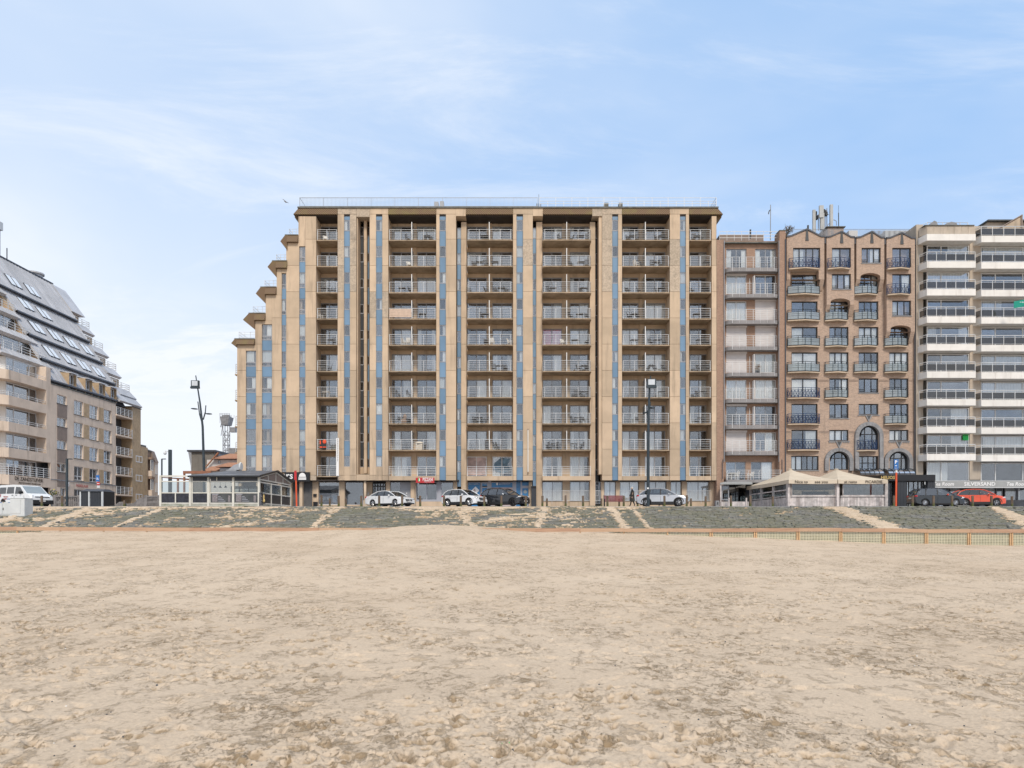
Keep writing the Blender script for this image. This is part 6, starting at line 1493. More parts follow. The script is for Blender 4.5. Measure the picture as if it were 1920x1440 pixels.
# near terraces with zinc aprons (the roof steps down towards the sea)
for k, (t0, t1, y0) in enumerate(((.09, .15, 73.2), (.262, .325, 74.0), (.438, .50, 75.6), (.61, .677, 77.0))):
    n = int((81.8-y0)/.58)
    for i in range(n):
        a, c = y0+.58*i, y0+.58*(i+1)-.012
        b = MB(); b.hexa([RP(t0, a, -.1), RP(t0, c, -.1), RP(t0, c, .35), RP(t0, a, .35), RP(t1, a, -.1), RP(t1, c, -.1), RP(t1, c, .02), RP(t1, a, .02)])
        b.hexa([RP(t0, c-.03, .34), RP(t0, c+.01, .34), RP(t0, c+.01, .41), RP(t0, c-.03, .41), RP(t1, c-.03, .01), RP(t1, c+.01, .01), RP(t1, c+.01, .08), RP(t1, c-.03, .08)])
        merged(b, 'zinc_sheet', M['zinc'], T)
    zt = 18.6+17.2*t1; zb0 = 18.6+17.2*t0; xx = XL-11*t1
    b = MB(); b.box(xx-8, xx-.05, y0, 81.8, zt-.3, zt-.02); merged(b, 'terrace_floor', M['render_pink'], T)
    b = MB(); b.box(xx-8, XL-11*t0-.0, y0-.03, y0+.2, zb0-.1, zt-.02); merged(b, 'terrace_front', M['brick_yellow'], T)
    b = MB()
    for j in range(3): b.tube([(xx-8, y0+.1, zt+.28*(j+1)), (xx+.05, y0+.1, zt+.28*(j+1)), (xx+.05, 81.6, zt+.28*(j+1))], .03, n=4)
    for j in range(7): y = y0+.1+(81.4-y0)*j/6; b.box(xx+.02, xx+.08, y-.03, y+.03, zt-.1, zt+.86)
    merged(b, 'railing', M['white_metal'], T)
    if k < 3: window(T, y0+1.3, 81.2, zt, zt+2.0, xx-1.5, 'frame_white', cols=(.3, .7), t=.12, rot=1, cur='lr'); window(T, xx-8, xx-1.8, zt, zt+2.0, y0+1.3, 'frame_white', cols=(.5,), t=.12)
    b = MB(); b.prism([(xx-1.6, zt), (xx-.1, zt), (xx-1.5, zt+2.1), (xx-1.6, zt+2.1)], 81.3, 81.9, axis='y'); merged(b, 'terrace_cheek', M['brick_yellow'], T)
# far terraces
for k in range(1, 5):
    t0, t1 = lev[k]-.03, lev[k]+.055
    b = MB(); ya, yb = fary[k]-.3, 99.2
    tA = lev[k]; 
    n = int((yb-ya)/.58)
    for i in range(n):
        a, c = ya+.58*i, ya+.58*(i+1)-.012
        b = MB(); b.hexa([RP(t0-.045, a, -.1), RP(t0-.045, c, -.1), RP(t0-.045, c, .35), RP(t0-.045, a, .35), RP(t1-.05, a, -.1), RP(t1-.05, c, -.1), RP(t1-.05, c, .02), RP(t1-.05, a, .02)]); merged(b, 'zinc_sheet', M['zinc'], T)
    zt = 18.6+17.2*(t1-.05); xx = XL-11*(t1-.05)
    b = MB(); b.box(xx-8, xx-.05, ya, yb, zt-.3, zt-.02); merged(b, 'terrace_floor', M['render_pink'], T)
    b = MB(); b.box(xx-8, xx-1.3, ya, 98.9, zt, zt+1.6); merged(b, 'terrace_cheek', M['brick_yellow'], T)
    b = MB()
    for j in range(3): b.tube([(xx+.02, ya, zt+.28*(j+1)), (xx+.02, yb, zt+.28*(j+1)), (xx-3, yb, zt+.28*(j+1))], .03, n=4)
    for y in (ya, (ya+yb)/2, yb): b.box(xx, xx+.06, y-.03, y+.03, zt-.1, zt+.86)
    merged(b, 'railing', M['white_metal'], T)
    window(T, ya+.5, 98.3, zt, zt+1.5, xx-1.28, 'frame_white', cols=(.5,), t=.1, rot=1, gl='dark_glass')
b = MB(); b.prism([(XL-10.9, 35.75), (XL-8.0, 31.9), (XL-20, 31.9)], 96.3, 99.2); merged(b, 'end_hip', M['zinc'], T)
n = 5
for i in range(n):
    a, c = 93.6+1.1*i, 93.6+1.1*(i+1)-.012; b = MB(); b.hexa([RP(0.0, a, .1), RP(0.0, c, .1), RP(0.0, c, .45), RP(0.0, a, .45), RP(.115, a, -.1), RP(.115, c, -.1), RP(.115, c, .02), RP(.115, a, .02)]); merged(b, 'zinc_sheet', M['zinc'], T)
# dormers in the lowest band
for y0 in (83.4, 86.6, 89.4, 92.0):
    window(T, y0+.05, y0+1.2, 18.4, 20.3, XL-.35, 'frame_white', cols=(.5,), rows=(.35,), t=.09, rot=1, cur='full')
    b = MB(); b.hexa([(XL-.4, y0-.05, 20.35), (XL+.25, y0-.05, 20.3), (XL+.25, y0+1.3, 20.3), (XL-.4, y0+1.3, 20.35), (XL-1.4, y0-.05, 20.6), (XL+.2, y0-.05, 20.42), (XL+.2, y0+1.3, 20.42), (XL-1.4, y0+1.3, 20.6)]); merged(b, 'dormer_roof', M['zinc'], T)
    for yy in (y0-.12, y0+1.25): b = MB(); b.prism([(XL-.05, 18.4), (XL-.05, 20.3), (XL-1.2, 20.4), (XL-.3, 18.4)], yy, yy+.08); merged(b, 'dormer_cheek', M['brick_yellow'], T)
# skylights: pairs of panes, placed where the sight line meets the roof plane
def roof_hit(p, q):
    a, c = (p-960.0)/F, (HOR-q)/F           # X = aY, Z = EYE + cY ; plane: (X-XL)*17.2+(Z-18.6)*11 = 0
    Y = (XL*17.2+(18.6-EYE)*11)/(a*17.2+c*11); t = -(a*Y-XL)/11.0
    return t, Y
sk = [(22, 530), (57, 547), (46, 572), (80, 590), (67, 616), (101, 631), (131, 645), (160, 657), (93, 662), (125, 675), (154, 687), (181, 699)]
for p, q in sk:
    t, y = roof_hit(p, q); dt = .042
    k = max(i for i in range(5) if lev[i] <= t+.02); lip = (.32 if k else .05); 
    off = lambda tt_: lip*(1-(tt_-lev[k])/(lev[k+1]-lev[k]))
    fb = MB()
    def Q(tt_, yy, o): return RP(tt_, yy, off(tt_)+o)
    for s in (-1, 1):
        ya, yb = y+(s*.5)-.42, y+(s*.5)+.42
        fb.hexa([Q(t-dt, ya-.05, -.05), Q(t-dt, yb+.05, -.05), Q(t-dt, yb+.05, .09), Q(t-dt, ya-.05, .09), Q(t+dt, ya-.05, -.05), Q(t+dt, yb+.05, -.05), Q(t+dt, yb+.05, .09), Q(t+dt, ya-.05, .09)])
    so_ = merged(fb, 'skylight', M['zinc_dark'], T)
    for s in (-1, 1):
        ya, yb = y+(s*.5)-.38, y+(s*.5)+.38; b = MB()
        b.hexa([Q(t-dt*.9, ya, .05), Q(t-dt*.9, yb, .05), Q(t-dt*.9, yb, .11), Q(t-dt*.9, ya, .11), Q(t+dt*.9, ya, .05), Q(t+dt*.9, yb, .05), Q(t+dt*.9, yb, .11), Q(t+dt*.9, ya, .11)]); merged(b, 'pane', M['skylight'], so_)
b = MB(); b.box(XL-13, XL-11.2, 85.2, 87.0, 35.9, 39.3); merged(b, 'chimney', M['grey_metal'], T)
b = MB(); b.box(XL-13.3, XL-11.0, 85.0, 87.2, 39.3, 40.3); merged(b, 'chimney_cap', M['cabinet'], T)
b = MB(); b.bar((XL-11.4, 88.4, 35.9), (XL-11.4, 88.4, 37.6), .06); merged(b, 'roof_pipe', M['zinc_dark'], T)
b = MB(); b.lathe([(.9, 35.9), (.9, 36.4), (1.1, 36.4), (1.1, 36.6)], XL-12, 94.5); merged(b, 'roof_fan', M['zinc'], T)

# ================================================================== BUILDINGS DOWN THE SIDE STREET
T = thing('townhouse', 'narrow brown house with bay windows at the end of the side street', 'house', (XL-3, 102.5, GZ))
def hb(name, p0, p1, q0, q1, mat, d=8.0, Y=None, par=None): return blk(name, PX(p0, Y), PX(p1, Y), Y, Y+d, (PZ(q1, Y) if q1 < 950 else GZ-.2), PZ(q0, Y), M[mat], par or T)
ya, yb = 101.3, YL(288); zt = ZL(283, 846)
blk('side_wall', XL-9, XL-.4, ya, yb, GZ-.1, zt, M['house_brown'], T); blk('parapet', XL-9.1, XL-.3, ya-.05, yb+.05, zt+.003, zt+.15, M['cap'], T)
blk('rear_part', XL-9, XL-1.0, ya+.0, yb-.2, zt+.153, zt+.9, M['house_grey'], T)
for k in range(3):
    z = zt-2.9-2.9*k
    b = MB(); b.prism([(XL-.4, ya+.1), (XL+.35, ya+.35), (XL+.35, yb-.35), (XL-.4, yb-.1)], z-.9, z-.05, axis='z'); merged(b, 'bay', M['render_pink'], T)
    window(T, ya+.4, yb-.4, z, z+1.6, XL+.2, 'frame_white', cols=(.5,), t=.1, rot=1, gl='dark_glass')
    b = MB(); b.prism([(XL-.4, ya+.1), (XL+.35, ya+.35), (XL+.35, yb-.35), (XL-.4, yb-.1)], z+1.65, z+1.95, axis='z'); merged(b, 'bay_roof', M['house_brown'], T)
y2 = YL(294.5); z2 = ZL(291, 866)
blk('lower_part', XL-9, XL+.15, yb+.01, y2, GZ-.1, z2, M['render_pink'], T)
b = MB(); b.prism([(XL+.25, z2-.1), (XL-.4, z2+1.6), (XL-2, z2+2.2), (XL-9, z2+2.2), (XL-9, z2-.1)], yb+.02, y2); merged(b, 'roof', M['panel_brown'], T)
for z in (z2-1.9, z2-4.6, z2-7.2): window(T, yb+.15, y2-.2, z, z+1.4, XL+.18, 'frame_white', cols=(.5,), t=.1, rot=1, gl='dark_glass')
T = thing('flat_roofed_building', 'grey-brown flat-roofed building with a blank side wall behind the left lamp post', 'building', (PX(380, 105), 105, GZ))
hb('side_wall', 359, 401, 847, 951, 'house_grey', 10, 105, T)
b = MB(); b.hexa([(PX(352.5, 108), 112, GZ), (PX(359, 105), 105.02, GZ), (PX(359, 105), 105.5, GZ), (PX(353.5, 108), 112.5, GZ), (PX(352.5, 112), 112, PZ(846, 112)), (PX(359, 105), 105.02, PZ(847, 105)), (PX(359, 105), 105.5, PZ(847, 105)), (PX(353.5, 112), 112.5, PZ(846, 112))]); merged(b, 'front_wall', M['house_white'], T)
hb('roof_edge', 350.5, 404, 843.5, 846.8, 'zinc_dark', 11, 104.6, T)
hb('roof_unit', 401, 410, 846, 855, 'stone_grey', 3, 106, T); hb('roof_unit', 428, 445, 840, 858, 'stone_grey', 3, 112, T)
T = thing('tiled_roof_house', 'white house with the upper of the two orange tiled roofs behind the glass terrace', 'house', (PX(415, 98), 98, GZ))
Yt = 98
hb('wall', 388, 446, 862, 951, 'house_white', 8, Yt, T)
b = MB(); b.hexa([(PX(388, Yt), Yt-.6, PZ(876, Yt)), (PX(389.5, Yt), Yt-.6, PZ(876, Yt)), (PX(389.5, Yt), Yt-.3, PZ(876, Yt)), (PX(388, Yt), Yt-.3, PZ(876, Yt)), (PX(411, Yt), Yt-.6, PZ(849, Yt)), (PX(413, Yt), Yt-.6, PZ(849, Yt)), (PX(413, Yt), Yt-.3, PZ(849, Yt)), (PX(411, Yt), Yt-.3, PZ(849, Yt))]); merged(b, 'verge', M['roof_tile'], T)
b = MB(); b.hexa([(PX(401, Yt), Yt-.8, PZ(861, Yt)), (PX(447, Yt), Yt-.8, PZ(861, Yt)), (PX(447, Yt), Yt+8, PZ(861, Yt)), (PX(401, Yt), Yt+8, PZ(861, Yt)), (PX(413, Yt), Yt+3, PZ(846.5, Yt)), (PX(447, Yt), Yt+3, PZ(846.5, Yt)), (PX(447, Yt), Yt+4, PZ(846.5, Yt)), (PX(413, Yt), Yt+4, PZ(846.5, Yt))]); merged(b, 'roof', M['roof_tile'], T)
window(T, PX(409, Yt), PX(413.5, Yt), PZ(869, Yt), PZ(863.5, Yt), Yt-.05, 'frame_grey', t=.08, gl='dark_glass')
T = thing('tiled_roof_house', 'low house with the lower of the two orange tiled roofs behind the glass terrace', 'house', (PX(410, 92), 92, GZ))
Yt = 92
hb('wall', 384, 446, 881, 951, 'house_white', 5, Yt, T)
b = MB(); b.hexa([(PX(382, Yt), Yt-.8, PZ(883.5, Yt)), (PX(412, Yt), Yt-.8, PZ(883.5, Yt)), (PX(412, Yt), Yt+5, PZ(883.5, Yt)), (PX(382, Yt), Yt+5, PZ(883.5, Yt)), (PX(385, Yt), Yt+2, PZ(872, Yt)), (PX(409, Yt), Yt+2, PZ(872, Yt)), (PX(409, Yt), Yt+3, PZ(872, Yt)), (PX(385, Yt), Yt+3, PZ(872, Yt))]); merged(b, 'roof', M['roof_tile'], T)
b = MB(); b.hexa([(PX(410, Yt), Yt-1.6, PZ(877, Yt)), (PX(447, Yt), Yt-1.6, PZ(877, Yt)), (PX(447, Yt), Yt+5, PZ(877, Yt)), (PX(410, Yt), Yt+5, PZ(877, Yt)), (PX(422, Yt), Yt+1, PZ(866, Yt)), (PX(447, Yt), Yt+1, PZ(866, Yt)), (PX(447, Yt), Yt+3, PZ(866, Yt)), (PX(422, Yt), Yt+3, PZ(866, Yt))]); merged(b, 'roof', M['roof_tile'], T)
hb('dormer', 412, 436, 877.3, 882, 'frame_grey', 3, Yt-1.2, T)
# tower crane
T = thing('tower_crane', 'grey lattice tower crane with its cab, behind the red roofs', 'crane', (PX(421.5, 125), 125, GZ))
Yc = 125.0; b = MB(); x0, x1 = PX(418, Yc), PX(427, Yc); zt = PZ(797, Yc); zb = GZ
cr = [(x0, Yc), (x1, Yc), (x1, Yc+.9), (x0, Yc+.9)]
for p in cr: b.bar((p[0], p[1], zb), (p[0], p[1], zt), .07, n=4)
z = zb; st_ = (x1-x0)*1.05; i = 0
while z < zt-st_:
    for (p, q) in ((0, 1), (1, 2), (2, 3), (3, 0)):
        P, Q_ = cr[p], cr[q]; b.bar((P[0], P[1], z), (Q_[0], Q_[1], z), .04, n=4)
        if i % 2: P, Q_ = Q_, P
        b.bar((P[0], P[1], z), (Q_[0], Q_[1], z+st_), .04, n=4)
    z += st_; i += 1
merged(b, 'mast', M['crane_grey'], T)
b = MB(); zc0 = PZ(797, Yc)
b.hexa([(PX(416.5, Yc), Yc-.4, zc0), (PX(429, Yc), Yc-.4, zc0), (PX(429, Yc), Yc+1.3, zc0), (PX(416.5, Yc), Yc+1.3, zc0), (PX(415, Yc), Yc-.6, zc0+1.5), (PX(432, Yc), Yc-.6, zc0+1.5), (PX(432, Yc), Yc+1.5, zc0+1.5), (PX(415, Yc), Yc+1.5, zc0+1.5)])
merged(b, 'cab', M['crane_grey'], T)
b = MB(); z = zc0+1.5
for p in (415, 419, 424, 428, 433): b.bar((PX(p, Yc), Yc-.6, z-1.2 if p in (415, 433) else z), (PX(p, Yc), Yc-.6, z+.55), .035, n=4); b.bar((PX(p, Yc), Yc+1.4, z), (PX(p, Yc), Yc+1.4, z+.55), .035, n=4)
for q in (.25, .5): b.box(PX(414, Yc), PX(433.5, Yc), Yc-.63, Yc-.57, z+q, z+q+.05)
b.box(PX(419, Yc), PX(429, Yc), Yc, Yc+.8, z, z+.35); b.bar((PX(414, Yc), Yc, zc0-.4), (PX(418, Yc), Yc, z+.3), .1, n=4); b.bar((PX(414.5, Yc), Yc, PZ(817, Yc)), (PX(417.5, Yc), Yc, zc0), .06, n=4)
merged(b, 'platform', M['crane_grey'], T)
b = MB(); b.box(PX(431, Yc), PX(441, Yc), Yc, Yc+.8, PZ(810, Yc), PZ(801, Yc)); merged(b, 'counterweight', M['crane_grey'], T)

# ================================================================== WHITE GLASS TERRACE
Yt = 57.4
zt0 = prom_z(Yt)-.03
T = thing('glass_terrace', 'white-framed glazed cafe terrace with dark menu panels and a grey pitched roof', 'terrace', (PX(400, Yt), Yt, zt0))
def tb(name, p0, p1, q0, q1, mat, y0=0., y1=.1, base=False): return blk(name, PX(p0, Yt), PX(p1, Yt), Yt+y0, Yt+y1, zt0 if base else PZ(q1, Yt), PZ(q0, Yt), M[mat], T)
tb('base_wall', 300.5, 486.5, 944.5, 951, 'terrace_base', .02, .25, True)
posts = [301, 356.7, 390.8, 437.5, 485.5]
for p in posts: tb('post', p-1.9, p+1.9, 892 if p > 350 else 891.5, 951, 'terrace_frame', -.06, .12, True)
tb('post', 359.2, 361.2, 892, 944, 'terrace_frame', -.02, .08); tb('post', 393.0, 394.6, 903, 944, 'terrace_frame', -.02, .08); tb('post', 331, 329, 924, 944, 'terrace_frame', -.02, .08) if False else tb('post', 328, 330, 925, 943.5, 'terrace_frame', -.02, .08)
segs_ = [(303, 354.8), (361.2, 388.9), (394.6, 435.6), (439.4, 483.6)]
for i, (a, c) in enumerate(segs_):
    for q, h in ((942.5, 2), (923.2, 1.8), (901.8, 1.7)): tb('rail', a, c, q, q+h, 'terrace_frame', -.01, .1)
    o = tb('glass_panel', a, c, 903.6, 923.1, 'clear_glass', .03, .045)
    if i == 0:
        for aa, cc in ((303, 327.9), (330.1, 354.8)): tb('menu_board', aa, cc, 925.1, 942.4, 'menu_panel', .02, .06)
    else: tb('menu_board', a, c, 925.1, 942.4, 'menu_panel' if i < 2 else 'granite', .02, .06)
    if i >= 2:
        tb('menu_print', a+3, a+13, 927.5, 941, 'menu_print', .005, .019)
        tb('menu_print', a+3, a+15, 926, 927.2, 'shop_grey', .0, .019)
        for j in range(4): tb('menu_print', a+14, a+19+j*3, 930.5+j*2.9, 931.4+j*2.9, 'shop_grey', .005, .019)
        tb('menu_print', c-8, c-4, 929, 941, 'menu_print', .005, .019)
    if i: tb('dark_panel' if i == 1 else 'canvas_panel', a, c, 894.5, 901.7, 'zinc_dark', .03, .05)
tb('rail', 303, 356, 891.3, 894.2, 'terrace_frame', -.02, .12)
for p in (390.6, 406.5): tb('post', p-.9, p+.9, 893, 901.6, 'terrace_frame', -.03, .0)
# end wall facing the street (recedes)
XE = PX(487.4, Yt); ZT, ZM, ZB = PZ(904, Yt), PZ(924, Yt), PZ(943.5, Yt)
Ye = 65.2
def eb(name, y0, y1, z0, z1, mat, x0=-.05, x1=.05): return blk(name, XE+x0, XE+x1, y0, y1, z0, z1, M[mat], T)
ycs = [Yt+.15, 60.0, 62.6, Ye]
for y in ycs[1:]: eb('post', y-.06, y+.06, zt0, PZ(904, Yt), 'terrace_frame', -.07, .07)
for y0, y1 in zip(ycs, ycs[1:]):
    for z in (ZB, ZM, ZT): eb('rail', y0, y1-.06, z-.05, z+.05, 'terrace_frame')
    eb('glass_panel', y0+.02, y1-.06, ZM+.05, ZT-.05, 'clear_glass', -.01, .01); eb('menu_board', y0+.02, y1-.06, ZB+.05, ZM-.05, 'black_paint', -.02, .02)
eb('base_wall', Yt+.26, Ye, zt0, ZB-.06, 'terrace_base', -.1, .04)
ZE, ZRd = PZ(893, Yt), 6.55; Ym = 61.2
b = MB()
for (y0, z0), (y1, z1) in (((Yt-.2, ZE), (Ym, ZRd)), ((Ym, ZRd), (Ye+.2, ZE))): b.hexa([(XE-.05, y0, z0-.16), (XE+.05, y0, z0-.16), (XE+.05, y1, z1-.16), (XE-.05, y1, z1-.16), (XE-.05, y0, z0-.04), (XE+.05, y0, z0-.04), (XE+.05, y1, z1-.04), (XE-.05, y1, z1-.04)])
b.box(XE-.05, XE+.05, Yt, Ye, ZE-.33, ZE-.22)
for u in (.5, 1., 1.5): y = Yt+(Ym-Yt)*u; zz = ZE-.1+(ZRd-ZE)*(u if u <= 1 else 2-u)-.06; b.box(XE-.04, XE+.04, y-.05, y+.05, ZE-.22, zz)
merged(b, 'gable_frame', M['terrace_frame'], T)
b = MB(); b.prism([(Yt+.1, ZE-.2), (Ym, ZRd-.17), (Ye, ZE-.2)], XE-.01, XE+.01, axis='x'); merged(b, 'gable_infill', M['panel_brown'], T)
xh0, xh1 = PX(357, Yt), XE+.15
for nm, ya, yb in (('roof_slope', Yt-.3, Ym), ('roof_slope', Ye+.3, Ym)):
    n = 9
    for i in range(n):
        u0, u1 = i/n, (i+1)/n; xa_, xb_ = xh0+(xh1-xh0)*u0, xh0+(xh1-xh0)*u1-.015
        hx = lambda x: x+max(0, (xh0+1.6-x))  # hipped left end
        b = MB(); b.hexa([(xa_, ya, ZE-.02), (xb_, ya, ZE-.02), (hx(xb_), yb, ZRd-.02), (hx(xa_), yb, ZRd-.02), (xa_, ya, ZE+.05), (xb_, ya, ZE+.05), (hx(xb_), yb, ZRd+.05), (hx(xa_), yb, ZRd+.05)]); merged(b, 'roof_panel', M['terrace_roof'], T)
b = MB(); b.face([(xh0, Yt-.3, ZE+.03), (xh0+1.6, Ym, ZRd+.04), (xh0, Ye+.3, ZE+.03)]); merged(b, 'roof_hip', M['terrace_roof'], T)
b = MB(); b.box(xh0-.05, XE+.2, Yt-.42, Yt-.301, ZE-.10, ZE+.03); merged(b, 'gutter', M['black_paint'], T)
b = MB(); b.hexa([(XE+.151, Yt-.4, ZE-.06), (XE+.23, Yt-.4, ZE-.06), (XE+.23, Ym, ZRd-.06), (XE+.151, Ym, ZRd-.06), (XE+.151, Yt-.4, ZE+.09), (XE+.23, Yt-.4, ZE+.09), (XE+.23, Ym, ZRd+.09), (XE+.151, Ym, ZRd+.09)]); b.hexa([(XE+.151, Ym, ZRd-.06), (XE+.23, Ym, ZRd-.06), (XE+.23, Ye+.4, ZE-.06), (XE+.151, Ye+.4, ZE-.06), (XE+.151, Ym, ZRd+.09), (XE+.23, Ym, ZRd+.09), (XE+.23, Ye+.4, ZE+.09), (XE+.151, Ye+.4, ZE+.09)]); merged(b, 'verge', M['black_paint'], T)
# inside and back
blk('back_rail', PX(301, Yt), XE, Ye, Ye+.06, ZM, ZM+.1, M['terrace_frame'], T); blk('back_panel', PX(361, Yt), XE-.1, Ye+.01, Ye+.05, zt0, ZM-.01, M['interior'], T)
window(T, PX(361, Yt), XE-.1, ZM+.1, ZT+.1, Ye, 'frame_black', cols=(.15, .3, .45, .6, .75, .9), rows=(.8,), t=.1, gl='clear_glass', name='rear_window')
b = MB()
for i in range(5): x = PX(375+24*i, Yt); b.box(x-.4, x+.4, 60, 60.7, zt0+.75, zt0+.8); b.box(x-.04, x+.04, 60.3, 60.38, zt0, zt0+.75)
o = merged(b, 'inside_tables', M['old_wood'], T); o['kind'] = 'stuff'
for i, p in enumerate((403, 413, 423)): b = MB(); b.bar((0, 0, 0), (0, 0, .3), .01); b.lathe([(.03, -.0), (.14, -.18)], 0, 0, n=8); at_origin(b, 'hanging_lamp', M['granite'], T, (PX(p, 59), 59, ZT-.2))
# cowl on the roof
b = MB(); xq = PX(448, 61); b.box(xq-1.1, xq-.2, 60.9, 61.6, ZRd-.1, ZRd+.12); b.hexa([(xq-1.0, 61, ZRd+.1), (xq, 61, ZRd+.1), (xq, 61.5, ZRd+.1), (xq-1.0, 61.5, ZRd+.1), (xq-.5, 61.1, ZRd+.55), (xq, 61.1, ZRd+.7), (xq, 61.4, ZRd+.7), (xq-.5, 61.4, ZRd+.55)]); merged(b, 'roof_cowl', M['grey_metal'], T)
b = MB(); b.lathe([(.34, 0), (.40, .06), (.34, .14)], 0, 0, n=14); me = b.mesh('fan_disc', M['cabinet']); me.transform(Matrix.Rotation(R(90), 4, 'Y')); put('roof_fan', me, T, (xq+.02, 61.2, ZRd+.42))
# pergola behind the open corner
T = thing('pergola', 'red-brown timber pergola standing in the open left corner of the white terrace', 'pergola', (PX(350, 62), 62, prom_z(62)))
b = MB(); b.box(PX(343, 62), PX(395, 62), 62, 62.2, PZ(888, 62), PZ(883, 62)); merged(b, 'beam', M['pergola_wood'], T)
for p, w_ in ((344.5, 1.3), (332.5, 1.3)): b = MB(); b.box(PX(p-w_, 62), PX(p+w_, 62), 62.02, 62.2, prom_z(62), PZ(888 if p > 340 else 898, 62)); merged(b, 'post', M['pergola_wood'], T)
b = MB(); b.hexa([(PX(305, 60), 60, PZ(896, 60)), (PX(357, 64), 64, PZ(900.5, 64)), (PX(357, 64), 64.1, PZ(900.5, 64)), (PX(305, 60), 60.1, PZ(896, 60)), (PX(305, 60), 60, PZ(894.5, 60)), (PX(357, 64), 64, PZ(897.5, 64)), (PX(357, 64), 64.1, PZ(897.5, 64)), (PX(305, 60), 60.1, PZ(894.5, 60))]); merged(b, 'beam', M['pergola_wood'], T)
# ================================================================== CARS
def arch_pts(cx, r, z0, n=8):
    return [(cx-r*math.cos(math.pi*i/n)*1.0, z0+max(0.0, r*math.sin(math.pi*i/n))) for i in range(n+1)]
def wheel(par, x, y, r, rimm, side, spokes=5, w_=0.22):
    k = ('wheel', round(r, 2), rimm, spokes)
    if k not in _cache:
        b = MB(); b.lathe([(r*.66, -.10), (r*.93, -.11), (r, -.08), (r, .08), (r*.93, .11), (r*.66, .10)], 0, 0, n=24, cap=False); b.lathe([(r*.66, .03), (.01, .03)], 0, 0, n=24, cap=False); b.lathe([(r*.66, -.10), (.01, -.10)], 0, 0, n=24, cap=False)
        mt = b.mesh('tyre', M['tyre'], True)
        b = MB(); b.lathe([(r*.66, .085), (r*.60, .10), (r*.585, .06), (r*.58, .03)], 0, 0, n=24, cap=False); b.lathe([(.055, .03), (.055, .09), (.0, .095)], 0, 0, n=10, cap=False)
        for s in range(spokes):
            a = 2*math.pi*s/spokes+.3
            for da in (-.16, .16):
                c0, s0 = math.cos(a), math.sin(a); c1, s1 = math.cos(a+da), math.sin(a+da)
                b.bar((c0*.04, s0*.04, .075), (c1*r*.6, s1*r*.6, .085), .028*r/.33, n=4, r2=.020*r/.33)
        mr = b.mesh('rim', M[rimm])
        for m_ in (mt, mr): m_.transform(Matrix.Rotation(R(90), 4, 'X'))
        _cache[k] = (mt, mr)
    mt, mr = _cache[k]
    # mesh axis now points to -Y (outer face); flip for the other side
    w = put('wheel', mt, par, (x, y, r), R(180) if side > 0 else 0, local=True); w.name = 'tyre'
    put('rim', mr, w, (0, 0, 0), local=True)
